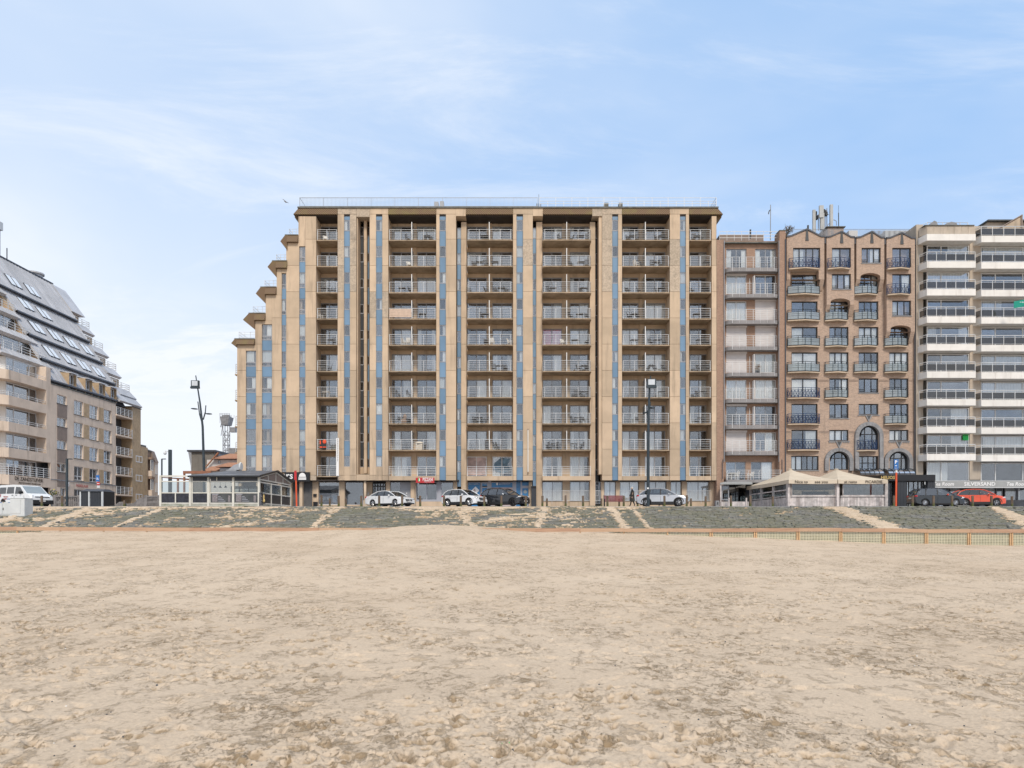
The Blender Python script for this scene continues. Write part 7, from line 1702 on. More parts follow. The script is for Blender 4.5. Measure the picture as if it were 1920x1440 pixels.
def car(name, label, pos, heading, paint, L, W, H, wb, fo, r, hood, roof, belt, gh, rimm='rim', roofm=None, clad=None, gc=0.19, spokes=5, cat='car', grille=True, hl=(.0, .0), glassm='car_glass', roofrail=False, mirror=None, arch=0.06):
    """x runs from the tail (0) to the nose (L); lengths in metres.
    hood: outline of the lower body top, roof: glasshouse outline, gh: x positions of the pillars"""
    t = thing(name, label, cat, pos, rotz=heading)
    ox = -L/2
    xr, xf = L-fo-wb, L-fo                  # wheel centres
    ra = r+arch
    low = [(L*.995, gc+.05), (xf+ra, gc)]
    bottom = [(0.06, gc+.12), (xr-ra, gc)]+[(xr-ra*math.cos(math.pi*i/9), r*.98+(ra)*math.sin(math.pi*i/9)) for i in range(10)]+[(xr+ra, gc), (xf-ra, gc)]+[(xf-ra*math.cos(math.pi*i/9), r*.98+(ra)*math.sin(math.pi*i/9)) for i in range(10)]+[(xf+ra, gc), (L-.08, gc+.06)]
    prof = bottom+hood                      # hood goes from the nose back to the tail
    b = MB(); n = len(prof); layers = [(-W/2, .955, .05), (-W/2+.05, .985, .012), (-W/2+.28, 1.0, 0), (W/2-.28, 1.0, 0), (W/2-.05, .985, .012), (W/2, .955, .05)]
    belt_z = belt
    for y, sx, dz in layers:
        for x, z in prof:
            xx = (x-L/2)*sx if (x < .5 or x > L-.6) else (x-L/2)
            u = max(0.0, (z-.62*belt_z)/(H-.62*belt_z)); yy = y*(1-.10*u)
            zz = z-dz*(1 if z > belt_z*.75 else 0)
            b.v.append((xx, yy, zz))
    nl = len(layers)
    for j in range(nl-1):
        for i in range(n):
            i2 = (i+1) % n; b.f.append((j*n+i, j*n+i2, (j+1)*n+i2, (j+1)*n+i)); b.m.append(0)
    b.f.append(tuple(range(n))[::-1]); b.f.append(tuple((nl-1)*n+i for i in range(n))); b.m += [0, 0]
    me = b.mesh('body', M[paint], True)
    try: me.set_sharp_from_angle(angle=R(38))
    except Exception: pass
    put('body', me, t, (0, 0, 0), local=True)
    b = MB(); b.box(ox+.35, -ox-.35, -W/2+.24, W/2-.24, gc-.04, belt*.8); put('underbody', b.mesh('underbody', M['car_plastic']), t, local=True)
    # glasshouse
    zt = max(p[1] for p in roof); wbelt, wtop = W/2*.925, W/2*.76
    def hw(z): return wbelt+(wtop-wbelt)*max(0, min(1, (z-belt)/(zt-belt)))
    b = MB(); m = len(roof)
    for s in (-1, 1):
        for x, z in roof: b.v.append((x+ox, s*hw(z), z))
    for i in range(m-1): b.f.append((i, i+1, m+i+1, m+i)); b.m.append(0)
    b.f.append(tuple(range(m))[::-1]); b.f.append(tuple(m+i for i in range(m))); b.m += [0, 0]
    put('glasshouse', b.mesh('glasshouse', M[glassm]), t, (0, 0, 0), local=True)
    b = MB(); b.box(ox+roof[0][0]+.5, ox+roof[-1][0]-.9, -wtop+.12, wtop-.12, belt-.1, belt+.22)
    for x in (roof[0][0]+1.3, roof[-1][0]-1.35):
        for s in (-1, 1): b.box(ox+x-.06, ox+x+.06, s*.36-.2, s*.36+.2, belt, zt-.12)
    put('seats', b.mesh('seats', M['car_plastic']), t, local=True)
    # roof skin
    b = MB(); top = [p for p in roof if p[1] > zt-.09]; i0_, i1_ = roof.index(top[0]), roof.index(top[-1]); pts = roof[i0_:i1_+1]; pm = M[roofm or paint]
    for j in range(len(pts)-1):
        (xa, za), (xb_, zb2) = pts[j], pts[j+1]
        b.hexa([(xa+ox, -hw(za)-.012, za-.035), (xb_+ox, -hw(zb2)-.012, zb2-.035), (xb_+ox, hw(zb2)+.012, zb2-.035), (xa+ox, hw(za)+.012, za-.035), (xa+ox, -hw(za)+.05, za+.028), (xb_+ox, -hw(zb2)+.05, zb2+.028), (xb_+ox, hw(zb2)-.05, zb2+.028), (xa+ox, hw(za)-.05, za+.028)])
    put('roof', b.mesh('roof', pm), t, (0, 0, 0), local=True)
    # pillars and window surround
    b = MB(); P_ = M[paint]
    for s in (-1, 1):
        for seq in (roof[:i0_+1], roof[i1_:]):
            for (xa, za), (xb_, zb2) in zip(seq, seq[1:]): b.bar((xa+ox, s*(hw(za)+.0), za), (xb_+ox, s*(hw(zb2)+.0), zb2), .042, n=5)
        for j in range(i0_, i1_):
            (xa, za), (xb_, zb2) = roof[j], roof[j+1]; b.bar((xa+ox, s*hw(za), za), (xb_+ox, s*hw(zb2), zb2), .035, n=5)
    put('pillars', b.mesh('pillars', P_), t, (0, 0, 0), local=True)
    b = MB()
    for s in (-1, 1):
        for xp, lean, wd in gh:
            # pillar between belt and roof at xp
            zz = np.interp(xp+lean, [p[0] for p in roof], [p[1] for p in roof]); wd2 = wd/2
            b.hexa([(xp-wd2+ox, s*(wbelt+.012)-.012, belt-.02), (xp+wd2+ox, s*(wbelt+.012)-.012, belt-.02), (xp+wd2+ox, s*(wbelt+.012)+.012, belt-.02), (xp-wd2+ox, s*(wbelt+.012)+.012, belt-.02), (xp+lean-wd2*.8+ox, s*(hw(zz)+.012)-.012, zz-.03), (xp+lean+wd2*.8+ox, s*(hw(zz)+.012)-.012, zz-.03), (xp+lean+wd2*.8+ox, s*(hw(zz)+.012)+.012, zz-.03), (xp+lean-wd2*.8+ox, s*(hw(zz)+.012)+.012, zz-.03)])
    put('door_pillars', b.mesh('door_pillars', M['car_plastic'] if clad != 'paintpillar' else P_), t, (0, 0, 0), local=True)
    # shut lines, handles
    b = MB()
    for s in (-1, 1):
        for xp, lean, wd in gh[:3]:
            if xr+ra+.02 < xp < xf-ra+.1 or True:
                y = s*(W/2-.004); b.box(xp+ox-.006, xp+ox+.006, min(y, y+s*.012), max(y, y+s*.012), gc+.12 if xr+ra < xp < xf-ra else r*2+.1, belt-.12)
    put('shut_line', b.mesh('shut_line', M['car_plastic']), t, local=True)
    for s in (-1, 1):
        for xp in [g_[0]-.22 for g_ in gh[:2]]: 
            b = MB(); b.box(-.09, .09, -.02, .02, -.018, .018); put('door_handle', b.mesh('door_handle', M[paint] if paint != 'car_black' else M['car_black']), t, (xp+ox, s*(W/2*.965+.0), belt*.86), local=True)
    # mirrors
    for s in (-1, 1):
        b = MB(); b.ell((0, 0, 0), .09, .13, .085); o = put('mirror', b.mesh('mirror', M[mirror or paint], True), t, (ox+roof[-1][0]-.62, s*(W/2+.06), belt+.05), local=True)
    # sills / cladding
    cm = M['car_plastic']
    b = MB(); ch = .10 if not clad else .22
    for s in (-1, 1):
        y = s*(W/2-.01); b.box(xr+ra-.02+ox, xf-ra+.02+ox, min(y-.02*s, y+.02*s), max(y-.02*s, y+.02*s), gc-.03, gc+ch)
        for xc in (xr, xf):
            if clad:
                m_ = 9
                for i in range(m_):
                    a0, a1 = math.pi*i/m_, math.pi*(i+1)/m_; q = [(xc-rr*math.cos(a)+ox, r*.98+rr*math.sin(a)) for rr, a in ((ra-.01, a0), (ra-.01, a1), (ra+.07, a1), (ra+.07, a0))]
                    b.hexa([(q[0][0], s*(W/2-.06), q[0][1]), (q[1][0], s*(W/2-.06), q[1][1]), (q[2][0], s*(W/2-.06), q[2][1]), (q[3][0], s*(W/2-.06), q[3][1]), (q[0][0], s*(W/2+.008), q[0][1]), (q[1][0], s*(W/2+.008), q[1][1]), (q[2][0], s*(W/2-.002), q[2][1]), (q[3][0], s*(W/2-.002), q[3][1])])
    put('sill', b.mesh('sill', cm), t, (0, 0, 0), local=True)
    # bumpers, grille, lamps, plates
    zn = hood[0][1]
    b = MB(); b.box(-ox-.10, -ox+.012, -W*.36, W*.36, gc+.02, gc+(.22 if clad else .13)); put('front_bumper', b.mesh('front_bumper', cm), t, local=True)
    b = MB(); b.box(ox-.012, ox+.15, -W*.38, W*.38, gc+.06, gc+(.30 if clad else .16)); put('rear_bumper', b.mesh('rear_bumper', cm), t, local=True)
    if grille:
        gw, gz0, gz1 = grille if isinstance(grille, tuple) else (.40, .52, .70)
        b = MB(); b.hexa([(-ox-.14, -gw*.85, gz0), (-ox+.018, -gw*.85, gz0), (-ox+.018, gw*.85, gz0), (-ox-.14, gw*.85, gz0), (-ox-.14, -gw, gz1), (-ox+.006, -gw, gz1), (-ox+.006, gw, gz1), (-ox-.14, gw, gz1)])
        go = put('grille', b.mesh('grille', M['car_plastic']), t, local=True)
        b = MB(); b.box(-ox+.008, -ox+.026, -gw*.95, gw*.95, (gz0+gz1)/2-.012, (gz0+gz1)/2+.012); b.box(-ox+.008, -ox+.03, -.07, .07, (gz0+gz1)/2-.06, (gz0+gz1)/2+.06); put('trim', b.mesh('trim', M['rim']), go, local=True)
    b = MB(); b.box(-ox+.0, -ox+.034, -.26, .26, gc+.20, gc+.31); put('number_plate', b.mesh('number_plate', M['plate']), t, local=True)
    b = MB(); b.box(ox-.02, ox+.02, -.26, .26, .72, .83); put('number_plate', b.mesh('number_plate', M['plate']), t, local=True)
    for s in (-1, 1):
        hz = hood[1][1]-.02+hl[0]
        b = MB(); b.ell((0, 0, 0), .26, .17, .075, n=12)
        me = b.mesh('headlight', M['lamp_clear'], True); me.transform(Matrix.Rotation(R(-14), 4, 'Y')); me.transform(Matrix.Rotation(R(-28*s), 4, 'Z'))
        put('headlight', me, t, (-ox-.27, s*(W/2-.185), hz), local=True)
        b = MB(); b.ell((0, 0, 0), .16, .17, .10, n=12); put('tail_light', b.mesh('tail_light', M['lamp_red'], True), t, (ox+.16, s*(W/2-.16), belt*.93), local=True)
    for x in (xr, xf):
        wheel(t, x+ox, -(W/2-.115), r, rimm, -1, spokes); wheel(t, x+ox, (W/2-.115), r, rimm, 1, spokes)
    if roofrail:
        b = MB()
        for s in (-1, 1): b.tube([(p[0]+ox, s*(wtop-.06), p[1]+.07) for p in roof if p[1] > zt-.12], .018, n=4)
        put('roof_rail', b.mesh('roof_rail', M['car_plastic']), t, local=True)
    return t
def gz(Y): return prom_z(Y)
def carpos(pxc, Y): return (PX(pxc, Y), Y, gz(Y))
# white saloon, nose turned towards the camera
Yc = 64.5
car('saloon_car', 'white four-door saloon parked in front of the entrance door, nose to the right', carpos(731, Yc), R(-33), 'car_white', 4.87, 1.85, 1.47, 2.85, .95, .33,
    [(4.80, .52), (4.72, .70), (4.45, .83), (3.9, .93), (3.3, .99), (1.2, 1.03), (.5, 1.02), (.12, .98), (.03, .75), (.02, .45)],
    [(.62, 1.0), (1.05, 1.22), (1.55, 1.40), (2.1, 1.46), (2.6, 1.46), (2.95, 1.40), (3.35, 1.24), (3.85, .97)], .97, [(1.45, .22, .09), (2.45, .05, .09)], grille=(.42, .50, .66))
car('crossover_car', 'white crossover with black cladding, parked immediately left of the black off-roader', carpos(870.5, Yc), R(-36), 'car_white', 4.35, 1.80, 1.60, 2.63, .88, .35,
    [(4.28, .58), (4.2, .80), (3.95, .93), (3.5, 1.02), (3.1, 1.06), (1.0, 1.10), (.3, 1.10), (.08, 1.04), (.02, .8), (.02, .45)],
    [(.18, 1.08), (.40, 1.36), (.75, 1.54), (1.4, 1.60), (2.2, 1.59), (2.5, 1.53), (2.85, 1.36), (3.35, 1.05)], 1.06, [(1.15, .1, .1), (2.05, .04, .09)], clad=True, gc=.22, grille=(.34, .62, .80), roofm='car_black', spokes=6, mirror='car_white')
car('off_road_car', 'black off-roader with dark wheels and tinted glass, parked in front of the blue shop door', carpos(946.5, Yc), R(-34), 'car_black', 4.70, 1.89, 1.68, 2.86, .86, .37,
    [(4.64, .60), (4.58, .86), (4.35, 1.0), (3.8, 1.08), (3.3, 1.12), (1.0, 1.14), (.3, 1.14), (.06, 1.08), (.02, .8), (.02, .45)],
    [(.15, 1.12), (.42, 1.46), (.72, 1.62), (1.4, 1.68), (2.3, 1.66), (2.65, 1.58), (3.0, 1.40), (3.45, 1.10)], 1.10, [(.95, .12, .1), (2.0, .04, .1)], rimm='rim_dark', gc=.23, clad=True, grille=(.42, .62, .86), roofrail=True, mirror='lamp_clear')
Yc = 62.6
car('estate_car', 'silver off-roader parked side-on behind the tall lamp post, right of the red bench', carpos(1241, Yc), R(-10), 'car_silver', 4.62, 1.89, 1.64, 2.87, .86, .36,
    [(4.56, .56), (4.5, .84), (4.25, .98), (3.8, 1.05), (3.35, 1.08), (1.0, 1.09), (.3, 1.09), (.06, 1.02), (.02, .8), (.02, .45)],
    [(.20, 1.06), (.62, 1.38), (1.0, 1.56), (1.6, 1.64), (2.2, 1.63), (2.6, 1.56), (3.0, 1.38), (3.5, 1.06)], 1.05, [(1.15, .15, .07), (2.15, .04, .1)], gc=.22, grille=(.40, .60, .84), clad=True, spokes=5)
Yc = 62.2
car('family_car', 'dark grey family car with chrome side strip, parked in front of the black porch', carpos(1754, Yc), R(-6), 'car_grey', 4.35, 1.79, 1.66, 2.61, .86, .335,
    [(4.27, .50), (4.15, .78), (3.9, .93), (3.6, 1.0), (3.3, 1.04), (1.0, 1.04), (.3, 1.04), (.06, .98), (.02, .8), (.02, .45)],
    [(.14, 1.02), (.32, 1.40), (.62, 1.60), (1.2, 1.66), (2.0, 1.66), (2.4, 1.60), (2.75, 1.44), (3.38, 1.02)], 1.0, [(.95, .08, .09), (1.95, .04, .09)], grille=(.3, .45, .55), gc=.2, spokes=8, mirror='car_red')
car('crossover_car', 'bright orange-red crossover parked nose right beside the grey family car, at the right edge', carpos(1832, 63.6), R(-12), 'car_red', 4.21, 1.83, 1.60, 2.60, .86, .345,
    [(4.14, .58), (4.06, .82), (3.8, .97), (3.4, 1.04), (3.1, 1.07), (1.0, 1.08), (.3, 1.08), (.06, 1.02), (.02, .8), (.02, .45)],
    [(.14, 1.06), (.42, 1.38), (.85, 1.55), (1.5, 1.60), (2.1, 1.58), (2.45, 1.50), (2.8, 1.34), (3.3, 1.05)], 1.05, [(1.1, .08, .09), (2.0, .04, .09)], grille=(.36, .60, .74), gc=.21, clad=True)
# white van: tall body with glass set into it
def van():
    Yv = 61.5; L, W, H, r = 4.95, 1.95, 1.95, .34
    t = thing('delivery_van', 'white van with dark side windows and coloured lettering behind the white cabinets, far left', 'van', carpos(47, Yv), rotz=R(-24)); ox = -L/2
    xr, xf = .95, L-.9; ra = r+.06; gc = .2
    prof = [(0.04, gc+.1), (xr-ra, gc)]+[(xr-ra*math.cos(math.pi*i/9), r*.98+ra*math.sin(math.pi*i/9)) for i in range(10)]+[(xr+ra, gc), (xf-ra, gc)]+[(xf-ra*math.cos(math.pi*i/9), r*.98+ra*math.sin(math.pi*i/9)) for i in range(10)]+[(xf+ra, gc), (L-.06, gc+.06), (L, .6), (L-.06, .86), (L-.30, 1.03), (L-.78, 1.15), (L-1.55, 1.78), (L-1.85, 1.90), (L-2.6, 1.95), (.35, 1.95), (.1, 1.86), (0, 1.0), (0, .5)]
    b = MB(); n = len(prof); layers = [(-W/2, .96), (-W/2+.06, .99), (-W/2+.3, 1), (W/2-.3, 1), (W/2-.06, .99), (W/2, .96)]
    for y, sx in layers:
        for x, z in prof:
            u = max(0, (z-.95)/1.0); b.v.append(((x-L/2)*sx if x > L-.5 or x < .3 else x-L/2, y*(1-.13*u), z-(.03 if abs(y) > W/2-.02 and z > 1.8 else 0)))
    for j in range(5):
        for i in range(n): i2 = (i+1) % n; b.f.append((j*n+i, j*n+i2, (j+1)*n+i2, (j+1)*n+i)); b.m.append(0)
    b.f.append(tuple(range(n))[::-1]); b.f.append(tuple(5*n+i for i in range(n))); b.m += [0, 0]
    me = b.mesh('body', M['car_white'], True)
    try: me.set_sharp_from_angle(angle=R(38))
    except Exception: pass
    put('body', me, t, local=True)
    b = MB(); b.box(ox+.3, -ox-.3, -W/2+.24, W/2-.24, gc-.03, 1.0); put('underbody', b.mesh('underbody', M['car_plastic']), t, local=True)
    def side_glass(pts, s):
        b = MB()
        Q = [(x+ox, s*(W/2*(1-.13*max(0, (z-.95)))+.004), z) for x, z in pts]; Q2 = [(q[0], q[1]-s*.02, q[2]) for q in Q]; m = len(Q)
        b.v = Q+Q2; b.f = [tuple(range(m)), tuple(m+i for i in reversed(range(m)))]+[(i, m+i, m+(i+1) % m, (i+1) % m) for i in range(m)]; b.m = [0]*(m+2)
        put('side_window', b.mesh('side_window', M['car_black']), t, local=True)
    for s in (-1, 1):
        side_glass([(.30, 1.16), (1.25, 1.16), (1.30, 1.72), (.36, 1.72)], s); side_glass([(1.42, 1.16), (2.45, 1.16), (2.45, 1.74), (1.47, 1.74)], s)
        side_glass([(2.65, 1.12), (3.85, 1.12), (3.80, 1.24), (3.30, 1.70), (2.68, 1.74)], s)
    b = MB(); y1, y2 = W/2*.86, W/2*.80
    b.hexa([(-ox-.86, -y1, 1.20), (-ox-.78, -y1, 1.17), (-ox-.78, y1, 1.17), (-ox-.86, y1, 1.20), (-ox-1.56, -y2, 1.80), (-ox-1.50, -y2, 1.78), (-ox-1.50, y2, 1.78), (-ox-1.56, y2, 1.80)]); put('windscreen', b.mesh('windscreen', M['frosted_glass']), t, local=True)
    b = MB(); b.box(-ox-.22, -ox+.02, -W/2+.02, W/2-.02, gc, .56); b.box(-ox-1.3, -ox-.15, -W/2-.006, -W/2+.02, gc, .38) if False else None; put('front_bumper', b.mesh('front_bumper', M['car_plastic']), t, local=True)
    b = MB(); b.box(-ox-.04, -ox+.01, -.6, .6, .80, .86); put('grille', b.mesh('grille', M['car_plastic']), t, local=True)
    b = MB(); b.box(-ox+.02, -ox+.035, -.26, .26, .42, .53); put('number_plate', b.mesh('number_plate', M['plate']), t, local=True)
    for s in (-1, 1):
        b = MB(); b.ell((0, 0, 0), .24, .16, .08, n=12); me = b.mesh('headlight', M['lamp_clear'], True); me.transform(Matrix.Rotation(R(-25*s), 4, 'Z')); put('headlight', me, t, (-ox-.28, s*(W/2-.19), .90), local=True)
        b = MB(); b.ell((0, 0, 0), .10, .13, .16); put('mirror', b.mesh('mirror', M['car_plastic'], True), t, (ox+3.55, s*(W/2+.08), 1.22), local=True)
        b = MB(); b.box(-.09, .09, -.015, .015, -.02, .02); put('door_handle', b.mesh('door_handle', M['car_plastic']), t, (ox+2.85, s*W/2, 1.0), local=True); put('door_handle', b.mesh('door_handle', M['car_plastic']), t, (ox+2.3, s*W/2, 1.0), local=True)
        b = MB()
        for x in (1.36, 2.55, 3.95): b.box(x+ox-.006, x+ox+.006, s*(W/2+.001)-.004, s*(W/2+.001)+.004, .4, .95)
        put('shut_line', b.mesh('shut_line', M['car_plastic']), t, local=True)
        for x in (xr, xf): wheel(t, x+ox, s*(W/2-.115), r, 'rim_dark', s, 6)
    def txt(s_, x, z, size, mt):
        o = text(None, s_, (0, 0, 0), size, mt); o.parent = t; o.location = (x+ox, -(W/2+.006), z); o.name = 'lettering'
    txt('Met onze', 1.35, .88, .17, 'text_red'); txt('gratis', 1.28, .70, .20, 'text_red'); txt('levering', 1.75, .68, .12, 'sign_blue')
    b = MB(); b.lathe([(.16, 0), (.16, .01)], 0, 0, n=12); me = b.mesh('emblem', M['sign_red']); me.transform(Matrix.Rotation(R(90), 4, 'X')); put('emblem', me, t, (ox+.42, -(W/2+.002), 1.0), local=True)
    return t
van()

# ================================================================== STREET FURNITURE
def bollards():
    cand = [(602.7, 1, 1.05, 'reddish bollard beside the orange road marker post'), (635, 1, 1, 'mossy bollard left of the concrete pier between the two restaurant windows'), (677.5, 1, 1, 'mossy bollard left of the round column base'),
        (711, 1, 1, 'mossy bollard in front of the rear door of the white saloon'), (754, 1, 1.05, 'bollard in front of the bonnet of the white saloon'), (788, 1, 1, 'bollard under the red pizza shop sign, between saloon and crossover'),
        (832.5, 1, 1, 'bollard just left of the rear wheel of the white crossover'), (864, 1, 1, 'bollard in front of the front wheel of the white crossover'), (908, 1, 1, 'bollard between the white crossover and the black off-roader'),
        (940, 1, 1, 'bollard in front of the middle of the black off-roader'), (986, 1, 1, 'bollard at the nose of the black off-roader'), (1017, 1, 1, 'mossy bollard right of the dark display board'), (1060.5, 1, 1.05, 'bollard in front of the pier between the curtained ground floor windows'),
        (1093.3, 1, 1, 'bollard second to the left of the red bench'), (1139, 1, 1, 'bollard behind the left end of the red bench'), (1169.5, 1, 1, 'bollard behind the right end of the red bench'), (1246, 1, 1, 'bollard in front of the doors of the silver car'), (1287.5, 1, 1.05, 'bollard at the nose of the silver car'),
        (1323, 1, .95, 'bollard near the right end of the long beige building'), (1370.3, 1, 1, 'bollard beside the canopy of the red brick building'), (1407, 1, 1, 'bollard at the far left corner of the wooden terrace'), (1449, 1, .95, 'bollard against the left side wall of the wooden terrace'),
        (1676, 1, 1, 'bollard immediately left of the orange post of the parking sign'), (1711, 1, 1, 'bollard at the rear wheel of the grey family car'), (1750.3, 1, 1, 'bollard in front of the doors of the grey family car'), (1785, 1, 1, 'bollard in front of the front wheel of the grey family car'),
        (1823.5, 1, 1, 'bollard in front of the door of the red crossover'), (1859, 1, 1, 'bollard in front of the front wheel of the red crossover'), (1897.5, 1, .95, 'bollard right of the red crossover, the last one before the picture edge'),
        (78.5, 1, 1.0, 'pale bollard in front of the front bumper of the white van'), (116.5, 1, 1.0, 'pale bollard between the white van and the dark lamp post'),
        (618.5, 0, 1, 'short far bollard below the second restaurant window from the left'), (648.5, 0, 1, 'short far bollard at the left edge of the dark shop window'), (1025.3, 0, 1, 'short far bollard near the display board'),
        (1127.8, 0, 1, 'short far bollard at the left end of the red bench'), (1195.5, 0, 1, 'short far bollard behind the walking person'), (1295.6, 0, 1, 'short far bollard right of the silver car'), (1161, 0, 1, 'short far bollard seen under the right half of the red bench')]
    protos = {}
    for px_, near, hs, lab in cand:
        Yb = 57.6 if near else 67.2
        key = near
        if key not in protos:
            r_ = .095; H = .92 if near else .85
            b = MB(); b.lathe([(r_, -.2), (r_, H-.03), (r_*.85, H), (0.001, H+.01)], 0, 0, n=12, cap=False); protos[key] = b.mesh('bollard', M['bollard_wood'], False)
        o = put('bollard', protos[key], None, (PX(px_, Yb), Yb, gz(Yb)), rotz=pyr.uniform(0, 3)); o.scale = (1, 1, hs)
        o.rotation_euler[1] = pyr.gauss(0, .012)
        tag(o, 'wooden '+lab if 'wooden' not in lab else lab, 'bollard', 'wooden bollards along the edge of the promenade')
bollards()
# tall lamp posts
def lamp(pxb, Yb, ytop, lean, lab, mirrorx=1, pts=None, head=None, arms=()):
    t = thing('lamp_post', lab, 'lamp post', (PX(pxb, Yb), Yb, gz(Yb)))
    W_ = lambda p, q: (PX(p, Yb), Yb, PZ(q, Yb))
    b = MB(); P = [W_(*p) for p in pts]; P[0] = (P[0][0], P[0][1], gz(Yb)); rr = [.14, .125, .105, .08, .045]
    for i, (a, c) in enumerate(zip(P, P[1:])): b.bar(a, c, rr[min(i, 4)], n=10, r2=rr[min(i+1, 4)])
    merged(b, 'pole', M['post_dark'], t, smooth=False)
    hx, hy = head; b = MB(); c = W_(hx, hy)
    b.box(c[0]-.38, c[0]+.38, Yb-.30, Yb-.06, c[2]-.28, c[2]+.32); b.box(c[0]-.42, c[0]+.42, Yb-.36, Yb-.1, c[2]-.46, c[2]-.285)
    fo = merged(b, 'floodlight', M['post_dark'], t); blk('glass', c[0]-.28, c[0]+.28, Yb-.325, Yb-.303, c[2]-.20, c[2]+.26, M['lamp_clear'], fo)
    for arm in arms:
        b = MB(); A = [W_(*p) for p in arm[0]]
        for i, (a, c) in enumerate(zip(A, A[1:])): b.bar(a, c, .06-.012*i, n=6)
        ao = merged(b, 'arm', M['post_dark'], t)
        c = W_(*arm[1]); b = MB(); b.ell((0, 0, 0), arm[2], .22, .07, n=12); me = b.mesh('lamp_head', M['post_dark'], True); me.transform(Matrix.Rotation(R(arm[3]), 4, 'Y')); put('lamp_head', me, ao, c)
    return t
lamp(383, 66.5, 703, 0, 'tall dark leaning lamp post with a floodlight, rising behind the white glass terrace', pts=[(383.5, 950), (382.5, 880), (380, 800), (375, 755), (367, 704)], head=(367.8, 720.5),
     arms=[([(380, 797), (374, 776), (371, 753)], (364.5, 766.5), .36, 4), ([(381, 787), (385, 773), (386, 760)], (391.5, 776), .34, 2)])
lamp(1215.5, 58.5, 705, 0, 'tall dark lamp post with a floodlight standing in front of the silver car', pts=[(1215.3, 950), (1215.3, 850), (1216, 780), (1218, 725), (1220, 705)], head=(1220.3, 718.5),
     arms=[([(1215.5, 797), (1217.5, 775), (1219.5, 754)], (1222, 764.8), .27, 3), ([(1215.5, 790), (1214, 778), (1213, 770)], (1209, 774), .2, -4)])
blk('sticker', PX(1213.3, 58.3), PX(1216.6, 58.3), 58.31, 58.32, PZ(917, 58.3), PZ(914, 58.3), M['paint_white'], [o for o in bpy.data.objects if o.get('label', '').startswith('tall dark lamp post with a floodlight standing')][0])
def small_lamp(px_, Yb, top, armx, lab, r_=.06):
    t = thing('street_lamp', lab, 'street lamp', (PX(px_, Yb), Yb, gz(Yb)))
    b = MB(); b.bar((PX(px_, Yb), Yb, gz(Yb)), (PX(px_, Yb), Yb, PZ(top, Yb)), r_, n=8); merged(b, 'pole', M['post_dark'], t)
    x0, x1 = sorted((PX(px_, Yb), PX(armx, Yb))); blk('lamp_head', x0, x1+.05, Yb-.1, Yb+.1, PZ(top+.9, Yb), PZ(top-.6, Yb), M['post_dark'], t)
small_lamp(125.5, 62.0, 860.5, 134, 'dark street lamp with a short flat arm standing right of the white van', .11)
small_lamp(303.5, 90.0, 860.5, 310, 'thin dark street lamp far down the side street beside the camera mast', .10)
t = thing('camera_mast', 'thick grey mast with a white dome camera, left of the white glass terrace', 'camera mast', (PX(317.5, 75), 75, GZ))
blk('pole', PX(315.3, 75), PX(320.3, 75), 75, 75.28, GZ, PZ(843, 75), M['post_dark'], t)
b = MB(); b.tube([(PX(316, 75), 75.1, PZ(847, 75)), (PX(309, 75), 75.1, PZ(845.5, 75)), (PX(308.5, 75), 75.1, PZ(848, 75))], .05); merged(b, 'bracket', M['cabinet'], t)
b = MB(); b.ell((PX(308.5, 75), 75.1, PZ(849.5, 75)), .17, .17, .18); merged(b, 'dome_camera', M['cabinet'], t, smooth=True)
# signs
t = thing('road_sign', 'blue zone sign above a red no-entry disc on a grey pole', 'road sign', (PX(184, 66), 66, gz(66)))
b = MB(); b.bar((PX(184, 66), 66, gz(66)), (PX(184, 66), 66, PZ(889, 66)), .035); merged(b, 'pole', M['grey_metal'], t)
bo = blk('blue_plate', PX(180.5, 66), PX(187, 66), 65.93, 65.96, PZ(903, 66), PZ(891, 66), M['sign_blue'], t); blk('symbol', PX(182, 66), PX(185, 66), 65.915, 65.929, PZ(897.3, 66), PZ(896, 66), M['paint_white'], bo); blk('symbol', PX(181.5, 66), PX(186, 66), 65.915, 65.929, PZ(899.3, 66), PZ(898.4, 66), M['paint_white'], bo)
b = MB(); b.lathe([(.17, 0), (.17, .02)], 0, 0, n=20); me = b.mesh('no_entry_disc', M['sign_red']); me.transform(Matrix.Rotation(R(90), 4, 'X')); dc = put('no_entry_disc', me, t, (PX(185.2, 66), 65.94, PZ(906.8, 66))); blk('bar', PX(185.2, 66)-.12, PX(185.2, 66)+.12, 65.90, 65.918, PZ(906.8, 66)-.03, PZ(906.8, 66)+.03, M['paint_white'], dc)
blk('small_plate', PX(182.5, 66), PX(188, 66), 65.93, 65.96, PZ(915, 66), PZ(910.5, 66), M['cabinet'], t)
t = thing('parking_sign', 'blue P parking sign on an orange-red post in front of the black porch', 'road sign', (PX(1680.3, 58.5), 58.5, gz(58.5)))
b = MB(); b.bar((PX(1680, 58.5), 58.5, gz(58.5)), (PX(1680.6, 58.5), 58.5, PZ(881, 58.5)), .075, n=8); merged(b, 'post', M['orange_post'], t)
b = MB(); b.bar((PX(1680.6, 58.5), 58.5, PZ(886, 58.5)), (PX(1680.6, 58.5), 58.5, PZ(880, 58.5)), .08, n=8); merged(b, 'post_sleeve', M['paint_white'], t)
bo = blk('sign_board', PX(1676, 58.4), PX(1684.2, 58.4), 58.36, 58.40, PZ(880, 58.4), PZ(861.5, 58.4), M['sign_blue'], t)
text(bo, 'P', (PX(1680, 58.35), 58.35, PZ(866.6, 58.35)), .40, 'paint_white', bold=.012); text(bo, 'TICKET', (PX(1680.1, 58.35), 58.35, PZ(878, 58.35)), .08, 'paint_white')
